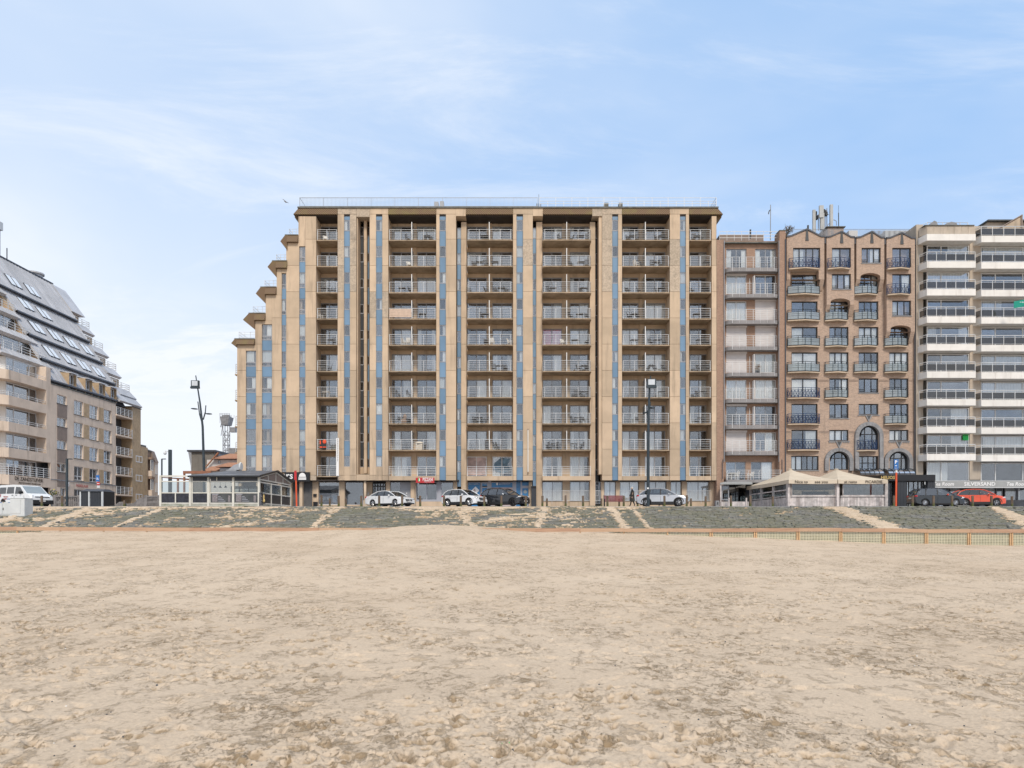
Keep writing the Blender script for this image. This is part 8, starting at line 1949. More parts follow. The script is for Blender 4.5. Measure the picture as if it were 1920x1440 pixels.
b = MB(); c = (PX(1680, 58.35), PZ(873.3, 58.35)); b.box(c[0]-.09, c[0]+.09, 58.345, 58.355, c[1]-.03, c[1]+.01); b.box(c[0]-.05, c[0]+.05, 58.345, 58.355, c[1]+.01, c[1]+.04); merged(b, 'symbol', M['paint_white'], bo)
t = thing('marker_post', 'orange-red post with a red top plate in front of the black restaurant fascia', 'marker post', (PX(604.5, 58), 58, gz(58))) 
t.location.x = PX(555.8, 58); WP[t] = Vector(t.location)
b = MB(); b.bar((PX(556.2, 58), 58, gz(58)), (PX(554.6, 58), 58, PZ(884, 58)), .065, n=8); merged(b, 'post', M['orange_post'], t)
blk('plate', PX(552.4, 58), PX(556.6, 58), 57.9, 57.92, PZ(900, 58), PZ(882.5, 58), M['sign_red'], t)
# kiosk container
Yk = 60.5
t = thing('bin_shelter', 'black panelled waste container shelter with a pitched grey top, standing left of the stone balustrade', 'container', (PX(172, Yk), Yk, gz(Yk)))
g_ = gz(Yk)
def kb(nm, a, c, q0, q1, mt, y0, y1, base=False): return blk(nm, PX(a, Yk), PX(c, Yk), Yk+y0, Yk+y1, g_ if base else PZ(q1, Yk), PZ(q0, Yk), M[mt], t)
for i in range(4): kb('panel', 151.6+3.6*i, 151.6+3.6*(i+1)-.25, 922, 951, 'anthracite', .0, .06, True)
for i in range(5): kb('panel', 169.6+4.2*i, 169.6+4.2*(i+1)-.25, 922, 951, 'anthracite', .03, .09, True)
for a in (150, 166.3, 190.8): kb('post', a, a+2.2, 921.5, 951, 'cabinet', -.06, .10, True)
kb('body', 151, 191.5, 921.6, 951, 'black_paint', .1, 1.9, True)
b = MB(); x0, x1 = PX(150, Yk), PX(193, Yk); xq = PX(154, Yk); b.hexa([(x0, Yk-.1, PZ(921.4, Yk)), (x1, Yk-.1, PZ(921.4, Yk)), (x1, Yk+2, PZ(921.4, Yk)), (x0, Yk+2, PZ(921.4, Yk)), (xq, Yk+.6, PZ(916, Yk)), (x1-.15, Yk+.6, PZ(916.5, Yk)), (x1-.15, Yk+1.2, PZ(916.5, Yk)), (xq, Yk+1.2, PZ(916, Yk))]); merged(b, 'lid', M['zinc_dark'], t)
# white cabinets on the slope
def slope_floor(Y): return slope_z(Y)-.05
t = thing('utility_cabinet', 'white street cabinet with two doors and a black handle on the dike slope', 'cabinet', (PX(8, 51.5), 51.5, 2.2))
Yq = 51.6; wz = lambda q: PZ(q, Yq)
blk('housing', PX(-22, Yq), PX(20.2, Yq), Yq, Yq+.8, slope_floor(Yq)-.3, wz(941.3), M['cabinet'], t)
for a, c in ((-20, 4.5), (5.1, 19.8)): blk('door', PX(a, Yq), PX(c, Yq), Yq-.03, Yq-.002, wz(964), wz(942.5), M['cabinet'], t)
blk('handle', PX(6.2, Yq), PX(7.2, Yq), Yq-.06, Yq-.031, wz(956.5), wz(952), M['black_paint'], t)
for a, c, m_ in ((-4, 4, 'sign_blue'), (5.5, 8.2, 'gold'), (16, 20, 'sign_blue')): blk('sticker', PX(a, Yq), PX(c, Yq), Yq-.045, Yq-.031, wz(942.6), wz(941.8), M[m_], t)
t = thing('utility_cabinet', 'taller plain white street cabinet immediately right of the one with the black handle', 'cabinet', (PX(34, 51.5), 51.5, 2.2))
blk('housing', PX(20.6, Yq), PX(47.8, Yq), Yq-.1, Yq+.8, slope_floor(Yq)-.3, wz(934.6), M['cabinet'], t); blk('door', PX(21.5, Yq), PX(40, Yq), Yq-.13, Yq-.102, wz(963), wz(936.5), M['cabinet'], t); blk('lid', PX(20.3, Yq), PX(48.1, Yq), Yq-.13, Yq+.82, wz(934.5), wz(933.9), M['cabinet'], t)
# balustrades
def balustrade(p0, p1, Yb, n, lab, q0=929.5):
    t = thing('balustrade', lab, 'balustrade', (PX((p0+p1)/2, Yb), Yb, gz(Yb))); x0, x1 = PX(p0, Yb), PX(p1, Yb); g_ = gz(Yb); zt = PZ(q0, Yb)
    blk('top_rail', x0, x1, Yb-.14, Yb+.14, zt-.16, zt, M['balustrade'], t); blk('base_rail', x0, x1, Yb-.13, Yb+.13, g_-.05, g_+.12, M['balustrade'], t)
    h = zt-.16-g_-.12; b = MB(); b.lathe([(.06, 0), (.07, .05*h), (.05, .1*h), (.115, .30*h), (.10, .42*h), (.045, .60*h), (.05, .72*h), (.085, .85*h), (.09, h)], 0, 0, n=10); me = b.mesh('baluster', M['balustrade'], True)
    for i in range(n): put('baluster', me, t, (x0+.2+(x1-x0-.4)*i/(n-1), Yb, g_+.12))
    for x in (x0-.12, x1-.12): blk('pier', x, x+.3, Yb-.17, Yb+.17, g_-.05, zt+.06, M['balustrade'], t)
balustrade(103, 149.5, 67, 12, 'weathered stone balustrade between the white van and the black waste container')
balustrade(274, 299.5, 67, 8, 'weathered stone balustrade just left of the white glass terrace')
t = thing('stone_ramp', 'broken grey stone ramp wall between the black container and the right balustrade', 'wall', (PX(240, 67), 67, gz(67)))
b = MB(); g_ = gz(67); b.prism([(PX(214, 67), g_), (PX(214, 67), PZ(948, 67)), (PX(225, 67), PZ(941, 67)), (PX(232, 67), PZ(941, 67)), (PX(236, 67), PZ(945, 67)), (PX(252, 67), PZ(943, 67)), (PX(262, 67), PZ(934, 67)), (PX(274, 67), PZ(931, 67)), (PX(274, 67), g_)], 66.9, 67.2); merged(b, 'wall_block', M['balustrade'], t)
for p, h in ((233.5, 938), (205, 946), (197, 941)): blk('post', PX(p-1.5, 66.5), PX(p+1.5, 66.5), 66.4, 66.6, g_, PZ(h, 66.5), M['bollard_wood'], t)
# flower tub
t = thing('flower_pot', 'potted green shrub with yellow flowers just right of the white van', 'plant', (PX(101, 71), 71, GZ))
b = MB(); b.lathe([(.25, 0), (.32, .5)], 0, 0); at_origin(b, 'pot', M['granite'], t, (PX(101, 71), 71, GZ))
def leafball(n, R_, mat, nm, par, c, sz=.08, flat=1.0, seed=1):
    q = random.Random(seed); b = MB()
    for i in range(n):
        v = Vector((q.gauss(0, 1), q.gauss(0, 1), q.gauss(0, 1))).normalized()*R_*q.random()**.45; v.z *= flat
        a = Vector((q.gauss(0, 1), q.gauss(0, 1), q.gauss(0, 1))).normalized(); u = a.orthogonal().normalized()*sz*q.uniform(.6, 1.3); w2 = a.cross(u)*.6
        b.face([v-u, v-w2, v+u, v+w2])
    return at_origin(b, nm, mat, par, c)
leafball(420, .62, M['leaf'], 'foliage', t, (PX(101, 71), 71, GZ+1.15), flat=1.3, seed=2); leafball(40, .60, M['flower_yellow'], 'flower', t, (PX(101, 71), 70.9, GZ+1.35), sz=.06, flat=1.2, seed=3)
blk('stem', PX(101, 71)-.04, PX(101, 71)+.04, 70.97, 71.03, GZ+.4, GZ+1.0, M['leaf'], t)
# bench
t = thing('bench', 'dark red slatted bench with black iron ends facing the beach', 'bench', (PX(1151.5, 59), 59, gz(59))); g_ = gz(59); x0, x1 = PX(1132.5, 59), PX(1170, 59)
for i in range(6): blk('slat', x0+.05, x1-.05, 59.25+.02*i, 59.29+.02*i, g_+.50+.082*i, g_+.50+.082*i+.068, M['bench_red'], t)
for i in range(4): blk('seat_slat', x0+.05, x1-.05, 58.78+.12*i, 58.88+.12*i, g_+.43, g_+.47, M['bench_red'], t)
for x in (x0, x1-.06):
    b = MB(); b.box(x, x+.06, 58.75, 58.82, g_, g_+.62); b.box(x, x+.06, 59.22, 59.30, g_, g_+.5); b.hexa([(x, 59.24, g_+.5), (x+.06, 59.24, g_+.5), (x+.06, 59.3, g_+.5), (x, 59.3, g_+.5), (x, 59.36, g_+1.0), (x+.06, 59.36, g_+1.0), (x+.06, 59.42, g_+1.0), (x, 59.42, g_+1.0)]); b.box(x-.01, x+.07, 58.72, 59.30, g_+.6, g_+.66); merged(b, 'iron_end', M['black_paint'], t)
# A-board, bin, lifebuoy board
t = thing('menu_board', 'black pavement menu board with a yellow figure beside the glass terrace corner', 'menu board', (PX(491, 57), 57, gz(57))); g_ = gz(57)
blk('board', PX(486.3, 57), PX(492.8, 57), 56.95, 57.0, g_, PZ(923.5, 57), M['black_paint'], t)
for i in range(9): blk('menu_line', PX(487.2, 57), PX(491.6-(i % 3)*.8, 57), 56.94, 56.949, g_+.2+.105*i, g_+.225+.105*i, M['shop_grey'], t)
b = MB(); b.box(PX(493, 57), PX(496.8, 57), 57.05, 57.12, PZ(944.5, 57), PZ(925, 57)); merged(b, 'side_panel', M['black_paint'], t)
b = MB(); b.ell((PX(494.6, 57), 57.0, PZ(932.5, 57)), .07, .05, .26); b.ell((PX(494.8, 57), 57.0, PZ(939, 57)), .10, .05, .14); merged(b, 'figure', M['gold'], t)
t = thing('litter_bin', 'small black bin at the foot of the pier right of the restaurant doors', 'bin', (PX(590.5, 72), 72.2, GZ)); b = MB(); b.box(-.2, .2, -.15, .15, 0, .62); at_origin(b, 'body', M['black_paint'], t, WP[t]); b = MB(); b.box(-.22, .22, -.17, .17, .621, .68); at_origin(b, 'lid', M['black_paint'], t, WP[t])
t = thing('utility_cabinet', 'small pale grey cabinet with a dark emblem beside the long building', 'cabinet', (PX(1345, 68), 68, GZ)); blk('housing', PX(1342, 68), PX(1348.5, 68), 68, 68.4, GZ, PZ(938.5, 68), M['stone_grey'], t); blk('emblem', PX(1344.3, 68), PX(1346.8, 68), 67.98, 67.998, PZ(946, 68), PZ(941.5, 68), M['granite'], t)
# barrier beside the wooden terrace
t = thing('low_wall', 'low grey boarded wall between the red brick building and the wooden terrace', 'wall', (PX(1385, 63), 63, gz(63)))
for i in range(14): blk('plank', PX(1372+2.3*i, 63), PX(1372+2.3*(i+1), 63)-.01, 63, 63.08, gz(63)-.05, PZ(940.5, 63), M['old_wood'], t)
for p in (1365.5, 1398): blk('post', PX(p, 63), PX(p+2.2, 63), 62.9, 63.1, gz(63)-.05, PZ(933.5, 63), M['old_wood'], t)
for i in range(7): blk('plank', PX(1349.5+2.2*i, 63.5), PX(1349.5+2.2*(i+1), 63.5)-.01, 63.5, 63.58, gz(63.5)-.05, PZ(940.5, 63.5), M['old_wood'], t)
# ================================================================== PERSON AND DOG
def skin_obj(name, verts, edges, radii, mat, par, root=0, sub=1):
    me = bpy.data.meshes.new(name); me.from_pydata(verts, edges, []); me.materials.append(mat)
    o = put(name, me, par, (0, 0, 0), local=True)
    md = o.modifiers.new('skin', 'SKIN'); sk_ = me.skin_vertices[0].data
    for i, r_ in enumerate(radii): sk_[i].radius = (r_, r_) if not isinstance(r_, tuple) else r_
    for i in range(len(verts)): sk_[i].use_root = (i == root)
    md.use_smooth_shade = True; ms = o.modifiers.new('sub', 'SUBSURF'); ms.levels = sub; ms.render_levels = sub
    return o
Yp = 59.8
t = thing('person', 'person with short pale hair in a dark knee-length coat walking left past the silver car', 'person', (PX(1185.5, Yp), Yp, gz(Yp)))
# walking to the left: x is the walking direction (negative = forward)
V = [(0, 0, .92), (0, 0, 1.15), (0, 0, 1.36), (-.02, 0, 1.47), (-.03, 0, 1.60),                 # pelvis spine neck head
     (.0, -.09, .86), (-.10, -.09, .50), (-.20, -.09, .09), (-.30, -.09, .05),                   # left leg forward
     (.0, .09, .86), (.07, .09, .50), (.24, .09, .16), (.17, .09, .07),                          # right leg back
     (0, -.19, 1.36), (.06, -.23, 1.10), (-.02, -.24, .90), (0, .19, 1.36), (-.08, .23, 1.10), (-.18, .22, .92)]
E = [(0, 1), (1, 2), (2, 3), (3, 4), (0, 5), (5, 6), (6, 7), (7, 8), (0, 9), (9, 10), (10, 11), (11, 12), (2, 13), (13, 14), (14, 15), (2, 16), (16, 17), (17, 18)]
Rd = [.15, .13, .14, .055, .09, .09, .065, .045, .04, .09, .065, .045, .04, .075, .05, .035, .075, .05, .035]
skin_obj('body', V, E, Rd, M['trouser'], t, 0, 2)
b = MB(); 
for (z0, rx0, ry0, cx0), (z1, rx1, ry1, cx1) in (((.50, .24, .22, .0), (.75, .21, .20, .0)), ((.75, .21, .20, 0), (1.0, .18, .20, 0)), ((1.0, .18, .20, 0), (1.25, .17, .22, 0)), ((1.25, .17, .22, 0), (1.40, .13, .20, 0)), ((1.40, .13, .20, 0), (1.48, .07, .08, -.01))):
    for i in range(12):
        a, c = 2*math.pi*i/12, 2*math.pi*(i+1)/12
        b.face([(cx0+rx0*math.cos(a), ry0*math.sin(a), z0), (cx0+rx0*math.cos(c), ry0*math.sin(c), z0), (cx1+rx1*math.cos(c), ry1*math.sin(c), z1), (cx1+rx1*math.cos(a), ry1*math.sin(a), z1)])
put('coat', b.mesh('coat', M['coat'], True), t, local=True)
skin_obj('sleeve', [(0, -.2, 1.36), (.07, -.25, 1.10), (-.02, -.26, .88)], [(0, 1), (1, 2)], [.09, .075, .06], M['coat'], t, 0, 2)
skin_obj('sleeve', [(0, .2, 1.36), (-.08, .25, 1.10), (-.18, .25, .90)], [(0, 1), (1, 2)], [.09, .075, .06], M['coat'], t, 0, 2)
b = MB(); b.ell((-.035, 0, 1.60), .095, .082, .12, n=14, k_=10); b.ell((-.135, 0, 1.59), .02, .016, .022, n=6); b.ell((-.03, -.083, 1.59), .02, .012, .03, n=6); b.ell((-.03, .083, 1.59), .02, .012, .03, n=6); ho = put('head', b.mesh('head', M['skin'], True), t, local=True)
b = MB(); b.ell((-.118, -.035, 1.615), .01, .012, .008, n=6); b.ell((-.118, .035, 1.615), .01, .012, .008, n=6); b.box(-.128, -.12, -.025, .025, 1.545, 1.553); put('face_features', b.mesh('face_features', M['text_dark']), ho, local=True)
b = MB(); b.ell((-.01, 0, 1.635), .105, .092, .11, n=14, k_=8); put('hair', b.mesh('hair', M['hair_grey'], True), t, local=True)
for sy, hx in ((-.26, -.05), (.25, -.20)):
    b = MB(); b.ell((hx, sy, .83), .03, .018, .05, n=8)
    for j in range(4): b.bar((hx-.022+.015*j, sy, .80), (hx-.03+.015*j, sy, .735-(.008 if j in (1, 2) else 0)), .009, n=5)
    b.bar((hx-.03, sy, .84), (hx-.055, sy, .79), .009, n=5); put('hand', b.mesh('hand', M['skin'], True), t, local=True)
b = MB(); b.box(-.05, .09, -.30, -.21, 1.02, 1.22); put('bag', b.mesh('bag', M['house_brown']), t, local=True)
Yd = 66.0
t = thing('dog', 'small black and white dog seen underneath the silver car', 'dog', (PX(1237, Yd), Yd, gz(Yd)))
V = [(0, 0, .30), (.16, 0, .31), (.30, 0, .32), (.38, 0, .40), (.45, 0, .44), (.54, 0, .42), (-.05, 0, .31), (-.18, 0, .40),
     (.28, -.07, .22), (.29, -.07, .12), (.27, -.07, .02), (.28, .07, .22), (.33, .07, .12), (.36, .07, .02), (-.02, -.07, .22), (.02, -.07, .15), (-.06, -.07, .02), (-.02, .07, .22), (-.07, .07, .15), (-.12, .07, .02)]
E = [(0, 1), (1, 2), (2, 3), (3, 4), (4, 5), (0, 6), (6, 7), (2, 8), (8, 9), (9, 10), (2, 11), (11, 12), (12, 13), (0, 14), (14, 15), (15, 16), (0, 17), (17, 18), (18, 19)]
Rd = [.085, .085, .10, .06, .06, .03, .05, .02, .04, .028, .02, .04, .028, .02, .05, .03, .02, .05, .03, .02]
skin_obj('body', V, E, Rd, M['trouser'], t, 0, 1)
b = MB(); b.ell((.16, -.0, .28), .12, .105, .075, n=10); b.ell((.02, 0, .29), .05, .1, .09, n=10); put('white_patch', b.mesh('white_patch', M['chair_white'], True), t, local=True)
b = MB(); b.prism([(.42, .47), (.46, .47), (.44, .55)], -.05, -.03); b.prism([(.42, .47), (.46, .47), (.44, .55)], .03, .05); put('ear', b.mesh('ear', M['trouser']), t, local=True)

# ================================================================== ROOFTOP AERIALS, SHRUB, GULL
t = thing('roof_antenna', 'thin tall television aerial on the roof of the red brick building', 'antenna', (PX(1444.5, 75), 75, PZ(447, 75)))
b = MB(); b.bar((PX(1444.5, 75), 75, PZ(450, 75)), (PX(1444.8, 75), 75, PZ(384, 75)), .045, n=6); merged(b, 'mast', M['grey_metal'], t)
b = MB(); b.tube([(PX(1444.7, 75), 75, PZ(393, 75)), (PX(1442, 75), 75, PZ(396, 75)), (PX(1440.8, 75), 75, PZ(401.5, 75))], .05, n=4); b.bar((PX(1443, 75), 75, PZ(437, 75)), (PX(1446.5, 75), 75, PZ(436, 75)), .05, n=4); merged(b, 'aerial', M['granite'], t)
t = thing('roof_vent', 'short dark vent pipe on the roof of the red brick building', 'vent', (PX(1407, 75), 75, PZ(447, 75))); b = MB(); b.bar((PX(1407, 75), 75, PZ(447, 75)), (PX(1407, 75), 75, PZ(430.5, 75)), .09); merged(b, 'pipe', M['granite'], t)
t = thing('whip_antenna', 'thin whip antenna right of the mobile phone mast', 'antenna', (PX(1572.5, 78), 78, PZ(427, 78))); b = MB(); b.bar((PX(1572.5, 78), 78, PZ(428, 78)), (PX(1572.3, 78), 78, PZ(399, 78)), .05, n=5); b.bar((PX(1572.3, 78), 78, PZ(399, 78)), (PX(1572.2, 78), 78, PZ(385, 78)), .02, n=4); merged(b, 'whip', M['granite'], t)
Ym_ = 78.0
t = thing('phone_mast', 'cluster of tall white mobile phone antenna panels on the roof of the gabled building', 'phone mast', (PX(1542, Ym_), Ym_, PZ(428, Ym_)))
for a, c, q0, q1, dyy in ((1524.6, 1529.5, 393, 437, 0), (1532.5, 1540, 389.5, 412, -.6), (1538.5, 1545.8, 399, 430, 0), (1554.6, 1559.8, 385.5, 428, -.3)):
    blk('antenna_panel', PX(a, Ym_), PX(c, Ym_), Ym_+dyy, Ym_+dyy+.25, PZ(q1, Ym_), PZ(q0, Ym_), M['mast_grey'], t)
for p, q0, q1 in ((1531.3, 396, 432), (1536.5, 402, 430), (1549.3, 392, 428), (1552.6, 388, 426)):
    b = MB(); b.bar((PX(p, Ym_), Ym_+.3, PZ(q1, Ym_)), (PX(p, Ym_), Ym_+.3, PZ(q0, Ym_)), .05, n=6); merged(b, 'pole', M['grey_metal'], t)
for p, q in ((1530.5, 399), (1532.5, 407), (1548, 397), (1550.5, 400), (1546, 395)):
    blk('radio_unit', PX(p-2, Ym_), PX(p+2, Ym_), Ym_+.05, Ym_+.4, PZ(q+3, Ym_), PZ(q-3.5, Ym_), M['granite'], t)
b = MB(); b.bar((PX(1530, Ym_), Ym_+.35, PZ(404, Ym_)), (PX(1546, Ym_), Ym_+.35, PZ(396, Ym_)), .06, n=4); b.bar((PX(1546, Ym_), Ym_+.35, PZ(396, Ym_)), (PX(1556, Ym_), Ym_+.35, PZ(400, Ym_)), .06, n=4)
b.tube([(PX(1546, Ym_), Ym_-.2, PZ(428, Ym_)), (PX(1557, Ym_), Ym_-.2, PZ(417, Ym_)), (PX(1562, Ym_), Ym_-.2, PZ(413.5, Ym_)), (PX(1566.5, Ym_), Ym_-.2, PZ(416, Ym_)), (PX(1567, Ym_), Ym_-.2, PZ(424, Ym_))], .035, n=5); merged(b, 'bracket', M['stone_grey'], t)
t = thing('roof_shrub', 'dry brownish shrub growing on the roof between the red brick and the gabled building', 'shrub', (PX(1476, 73), 73, PZ(442, 73)))
b = MB(); q = random.Random(4); c0 = Vector((PX(1474, 73), 73, PZ(444, 73)))
for i in range(14):
    e = c0+Vector((q.uniform(-.35, .95), q.uniform(-.4, .4), q.uniform(.5, 1.35))); m_ = c0+(e-c0)*.5+Vector((q.gauss(0, .08), 0, .05)); b.bar(c0, m_, .02, n=4); b.bar(m_, e, .012, n=4)
merged(b, 'branches', M['leaf_dry'], t)
leafball(380, .58, M['leaf_dry'], 'foliage', t, (PX(1478.5, 73), 73, PZ(430, 73)), sz=.055, flat=.75, seed=9); leafball(90, .55, M['leaf'], 'foliage', t, (PX(1477, 73), 73, PZ(433, 73)), sz=.05, flat=.8, seed=10)
t = thing('seagull', 'gull gliding in the sky left of the roof of the long beige building', 'gull', (PX(535, 60), 60, PZ(378, 60)))
b = MB(); b.ell((0, 0, 0), .16, .07, .06, n=8); me = b.mesh('body', M['gull'], True); me.transform(Matrix.Rotation(R(40), 4, 'Y')); put('body', me, t, local=True)
for s in (-1, 1):
    b = MB(); ex = s*.30; ez = -s*.20+.05; b.face([(-.03, -.05, 0), (.04, .05, 0), (ex*.6+.03, .06, ez*.6+.07), (ex, .02, ez), (ex*.6-.03, -.05, ez*.6+.04)]); put('wing', b.mesh('wing', M['gull']), t, local=True)

# ================================================================== BALCONY FURNITURE
def chair_mesh(mat, kind):
    b = MB()
    if kind == 'fold':
        for s in (-.2, .2): b.bar((s, -.2, 0), (s, .2, .46), .018, n=4); b.bar((s, .2, 0), (s, -.2, .46), .018, n=4); b.bar((s, .18, .44), (s, .28, .92), .018, n=4); b.bar((s, -.2, .62), (s, .2, .64), .018, n=4)
        for i in range(5): b.box(-.2, .2, -.2+.085*i, -.13+.085*i, .44, .46)
        for i in range(4): b.box(-.2, .2, .21+.015*i, .23+.015*i, .52+.1*i, .59+.1*i)
    else:                                   # moulded garden armchair
        b.hexa([(-.24, -.22, .40), (.24, -.22, .40), (.24, .22, .38), (-.24, .22, .38), (-.24, -.22, .44), (.24, -.22, .44), (.24, .22, .42), (-.24, .22, .42)]); b.hexa([(-.23, .20, .42), (.23, .20, .42), (.23, .24, .42), (-.23, .24, .42), (-.22, .32, .88), (.22, .32, .88), (.22, .36, .88), (-.22, .36, .88)])
        for x in (-.23, .2):
            b.box(x, x+.04, -.22, .26, .62, .66)
            for y in (-.22, .2): b.box(x, x+.04, y, y+.04, 0, .63)
    return b.mesh('seat', M[mat])
def table_mesh(mat):
    b = MB(); b.box(-.38, .38, -.3, .3, .70, .73)
    for s in (-.3, .3): b.bar((s, -.25, 0), (s, .25, .70), .018, n=4); b.bar((s, .25, 0), (s, -.25, .70), .018, n=4)
    return b.mesh('table', M[mat])
CH_ = {'d': chair_mesh('chair_dark', 'fold'), 'w': chair_mesh('chair_white', 'arm')}; TB = {'d': table_mesh('chair_dark'), 'w': table_mesh('chair_white')}
used_lab = {}
STACK = ['first balcony stack from the left', 'second balcony stack', 'third balcony stack', 'fourth balcony stack', 'fifth balcony stack', 'sixth and last balcony stack']
def furn(kind, st_i, row, px_, rz=0.0, col='d'):
    Yb = 72.35; z = slab_top(row)+.002
    me = (CH_ if kind == 'c' else TB)[col]; nm = 'garden_chair' if kind == 'c' else 'garden_table'
    o = put(nm, me, None, (PX(px_, Yb), Yb, z), rotz=rz)
    c_ = {'d': 'dark', 'w': 'white'}[col]; base = f"{c_} {'folding chair' if col == 'd' else 'plastic armchair'}" if kind == 'c' else f'{c_} small folding table'
    lab = f"{base}, {ORD[row]} row of the {STACK[st_i]}"
    key = (kind, col, st_i, row); used_lab.setdefault(key, []).append((px_, o, lab))
    tag(o, lab, 'chair' if kind == 'c' else 'table', 'chairs on the balconies' if kind == 'c' else 'tables on the balconies')
FUR = [(0, 0, 'c610w'), (0, 1, ''), (0, 2, 't609 c618 c626'), (0, 3, 'c600w'), (0, 4, 't620 c628'), (0, 5, 't607 c618'), (0, 6, 't612w'), (0, 7, 'c597w'),
 (1, 0, 'c765 t800 c796 c808'), (1, 1, 'c767w'), (1, 2, 't754 c770'), (1, 3, 't792'), (1, 4, 'c759w c767w'), (1, 6, 'c747 c767'), (1, 7, 't756 c750 c762'), (1, 8, 't788'),
 (2, 0, 'c906 c912 t909'), (2, 1, 'c889 t899 c911 t928'), (2, 2, 'c880 c912 c929 t940 c950'), (2, 3, 't910 c904'), (2, 4, 'c912 c923w c957w'), (2, 5, 't936 c926 c948'), (2, 7, 't898 c890 c911'), (2, 8, 'c929 c934'),
 (3, 0, 't1088 c1071 c1101 c1050'), (3, 1, 't1089 c1071 c1100'), (3, 2, 't1037 c1030 c1089 t1095'), (3, 3, 't1087 c1070 c1101'), (3, 4, 'c1056w t1078 c1100'), (3, 5, 'c1085 t1095 c1101'), (3, 6, 't1095 c1080 c1088'), (3, 7, 'c1074 t1083 c1094'), (3, 8, 't1040 c1032 c1048 t1076 c1090'),
 (4, 0, 't1186 c1178 c1194 t1240 c1232 c1247'), (4, 1, 'c1193w c1202 t1230 c1222 c1238'), (4, 2, 'c1177 c1198 t1240 c1232'), (4, 3, 't1190 c1180 c1196'), (4, 4, 't1189 c1220 t1232 c1245'), (4, 5, 't1204 c1214 c1228 t1222 c1245'), (4, 6, 't1240'), (4, 7, 'c1196'),
 (5, 0, 't1307 c1300 c1315'), (5, 1, 't1325'), (5, 2, 't1322 c1327 c1297'), (5, 3, 't1306 c1322 c1330'), (5, 4, 't1312 c1326'), (5, 5, 't1320 c1328 c1310'), (5, 6, 't1317 c1308'), (5, 7, 't1315'), (5, 8, 't1322 c1328')]
for st_i, row, spec in FUR:
    for i, tok in enumerate(spec.split()):
        col = 'w' if tok.endswith('w') else 'd'; px_ = float(tok[1:].rstrip('w')); furn(tok[0], st_i, row, px_, rz=(pyr.choice([-1.3, 1.2, .4, 3.0, 2.2]) if tok[0] == 'c' else pyr.uniform(-.3, .3)), col=col)
for key, lst in used_lab.items():
    lst.sort(key=lambda e: e[0])
    n = len(lst)
    if n > 1:
        w_ = {2: ['left', 'right'], 3: ['left', 'middle', 'right']}.get(n, ['leftmost', 'inner left', 'inner right', 'rightmost'])
        for (p, o, lab), q_ in zip(lst, w_): o['label'] = (q_+' '+lab).replace(' small folding table', ' folding table')
# towels, cloths, parasols on rails
t = thing('life_jacket', 'orange and dark life jacket hung on the balcony rail above the white vertical banner', 'life jacket', (PX(605, YF-.1), YF-.16, slab_top(8)+.1))
b = MB(); b.box(-.30, .42, -.03, .03, .0, .85); me = b.mesh('dark_back', M['chair_dark']); put('dark_back', me, t, local=True)
b = MB(); b.ell((.22, -.05, .72), .20, .05, .22, n=10); b.box(-.27, -.16, -.06, -.031, .45, .85); b.box(-.27, -.02, -.06, -.031, .08, .22); b.box(.05, .40, -.06, -.031, .1, .2); put('orange_panel', b.mesh('orange_panel', M['cloth_orange']), t, local=True)
t = thing('wind_cloth', 'peach striped wind screen cloth tied to a balcony railing of the second stack', 'cloth', (PX(729.5, YF), YF-.06, slab_top(3)+.12))
for i in range(5): blk('cloth_strip', PX(730, YF), PX(771.5, YF), YF-.062-.004*(i % 2), YF-.05, slab_top(3)+.12+.175*i, slab_top(3)+.12+.175*(i+1)-.012, M['cloth_peach'], t)
t = thing('covered_furniture', 'heap of furniture under a cream cover on the lowest projecting balcony of the second stack', 'cover', (PX(786, 72.3), 72.3, slab_top(8))); b = MB(); b.ell((0, 0, .78), .46, .3, .17, n=12); b.box(-.35, .35, -.2, .2, 0, .7)
at_origin(b, 'cover', M['cloth_cream'], t, WP[t], smooth=False)
t = thing('storage_box', 'dark upright storage box beside the divider of the lowest projecting balcony of the third stack', 'storage box', (PX(913, 72.3), 72.3, slab_top(8))); b = MB(); b.box(-.2, .2, -.2, .2, 0, 1.0); at_origin(b, 'box_body', M['anthracite'], t, WP[t]); b = MB(); b.box(-.22, .22, -.22, .22, 1.0, 1.04); at_origin(b, 'lid', M['black_paint'], t, WP[t])
t = thing('bicycle_seat_pile', 'heap of dark bags on the eighth row balcony, left half of the second stack', 'bags', (PX(757, 72), 72.0, slab_top(7))); t.name = 'bag_pile'
b = MB(); b.ell((0, 0, .3), .35, .25, .3, n=10); b.ell((.12, 0, .75), .2, .18, .3, n=10); at_origin(b, 'bag', M['house_brown'], t, WP[t], smooth=True)
t = thing('plant_pot', 'round dark potted plant on the fifth balcony down of the red brick building', 'plant', (PX(1421.5, 71.8), 71.8, PZ(b1y(4)-3, 71.5)))
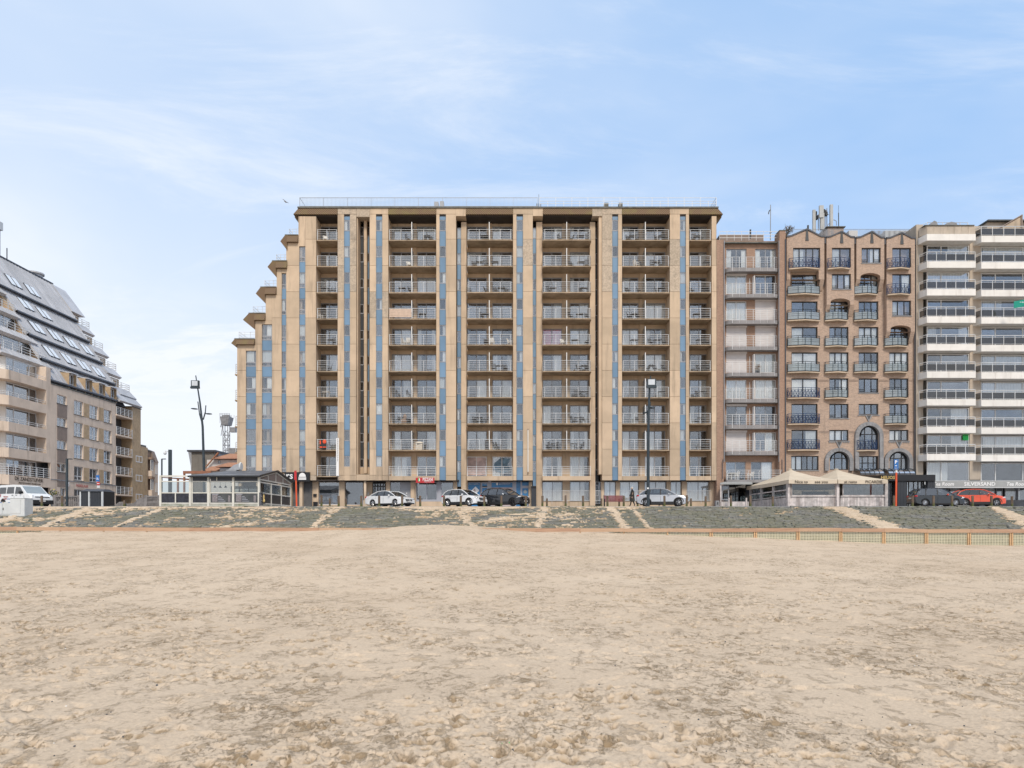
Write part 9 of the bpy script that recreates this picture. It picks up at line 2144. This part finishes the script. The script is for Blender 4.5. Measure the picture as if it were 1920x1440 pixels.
b = MB(); b.lathe([(.14, 0), (.2, .35)], 0, 0); at_origin(b, 'pot', M['granite'], t, WP[t]); leafball(260, .33, M['house_brown'], 'foliage', t, WP[t]+Vector((0, 0, .68)), sz=.05, seed=14, flat=1.1)
for i, (p, kind) in enumerate(((1367, 'c'), (1373, 't'), (1379, 'c'), (1406, 'c'))):
    me = CH_['w'] if kind == 'c' else TB['w']; o = put('garden_chair' if kind == 'c' else 'garden_table', me, None, (PX(p, 71.6), 71.5, PZ(900, Y1f)+.002), rotz=[1.4, 0, -1.4, -1.2][i])
    tag(o, ['white armchair left of the table on the first floor terrace of the red brick building', 'white folding table on the first floor terrace of the red brick building', 'white armchair right of the table on the first floor terrace of the red brick building', 'lone white armchair in the middle of the first floor terrace of the red brick building'][i], 'chair' if kind == 'c' else 'table', 'white furniture on the first floor terrace')
# small litter on the sand: shells and pebbles, one green scrap
b = MB(); q = random.Random(77)
for i in range(300):
    y = 3.4+18*q.random()**1.5; x = q.uniform(-.8, .8)*y; s = q.uniform(.004, .011); z = sand_z(x, y)+.004
    b.hexa([(x-s, y-s, z-s), (x+s, y-s*.7, z-s), (x+s*.8, y+s, z-s), (x-s, y+s, z-s), (x-s*.5, y-s*.5, z+s*.6), (x+s*.5, y-s*.4, z+s*.5), (x+s*.5, y+s*.5, z+s*.6), (x-s*.5, y+s*.4, z+s*.5)], M['granite'] if i % 5 < 4 else M['chair_white'])
o = at_origin(b, 'shell_fragments', None, None, (0, 0, 0)); tag(o, 'tiny shell fragments and dark pebbles scattered over the near sand', kind='stuff')
y_ = 4.98; x_ = PX(948, y_); t = put('plastic_scrap', None, None, (x_, y_, sand_z(x_, y_)))
bpy.data.objects.remove(t); b = MB(); b.hexa([(-.03, 0, -.01), (.03, 0, -.01), (.03, .02, -.01), (-.03, .02, -.01), (-.03, 0, .008), (.03, .004, .014), (.03, .024, .012), (-.028, .02, .006)])
o = at_origin(b, 'plastic_scrap', M['sign_green'], None, (x_, y_, sand_z(x_, y_)+.012)); tag(o, 'small bright green plastic scrap lying on the sand at the bottom edge', 'litter')
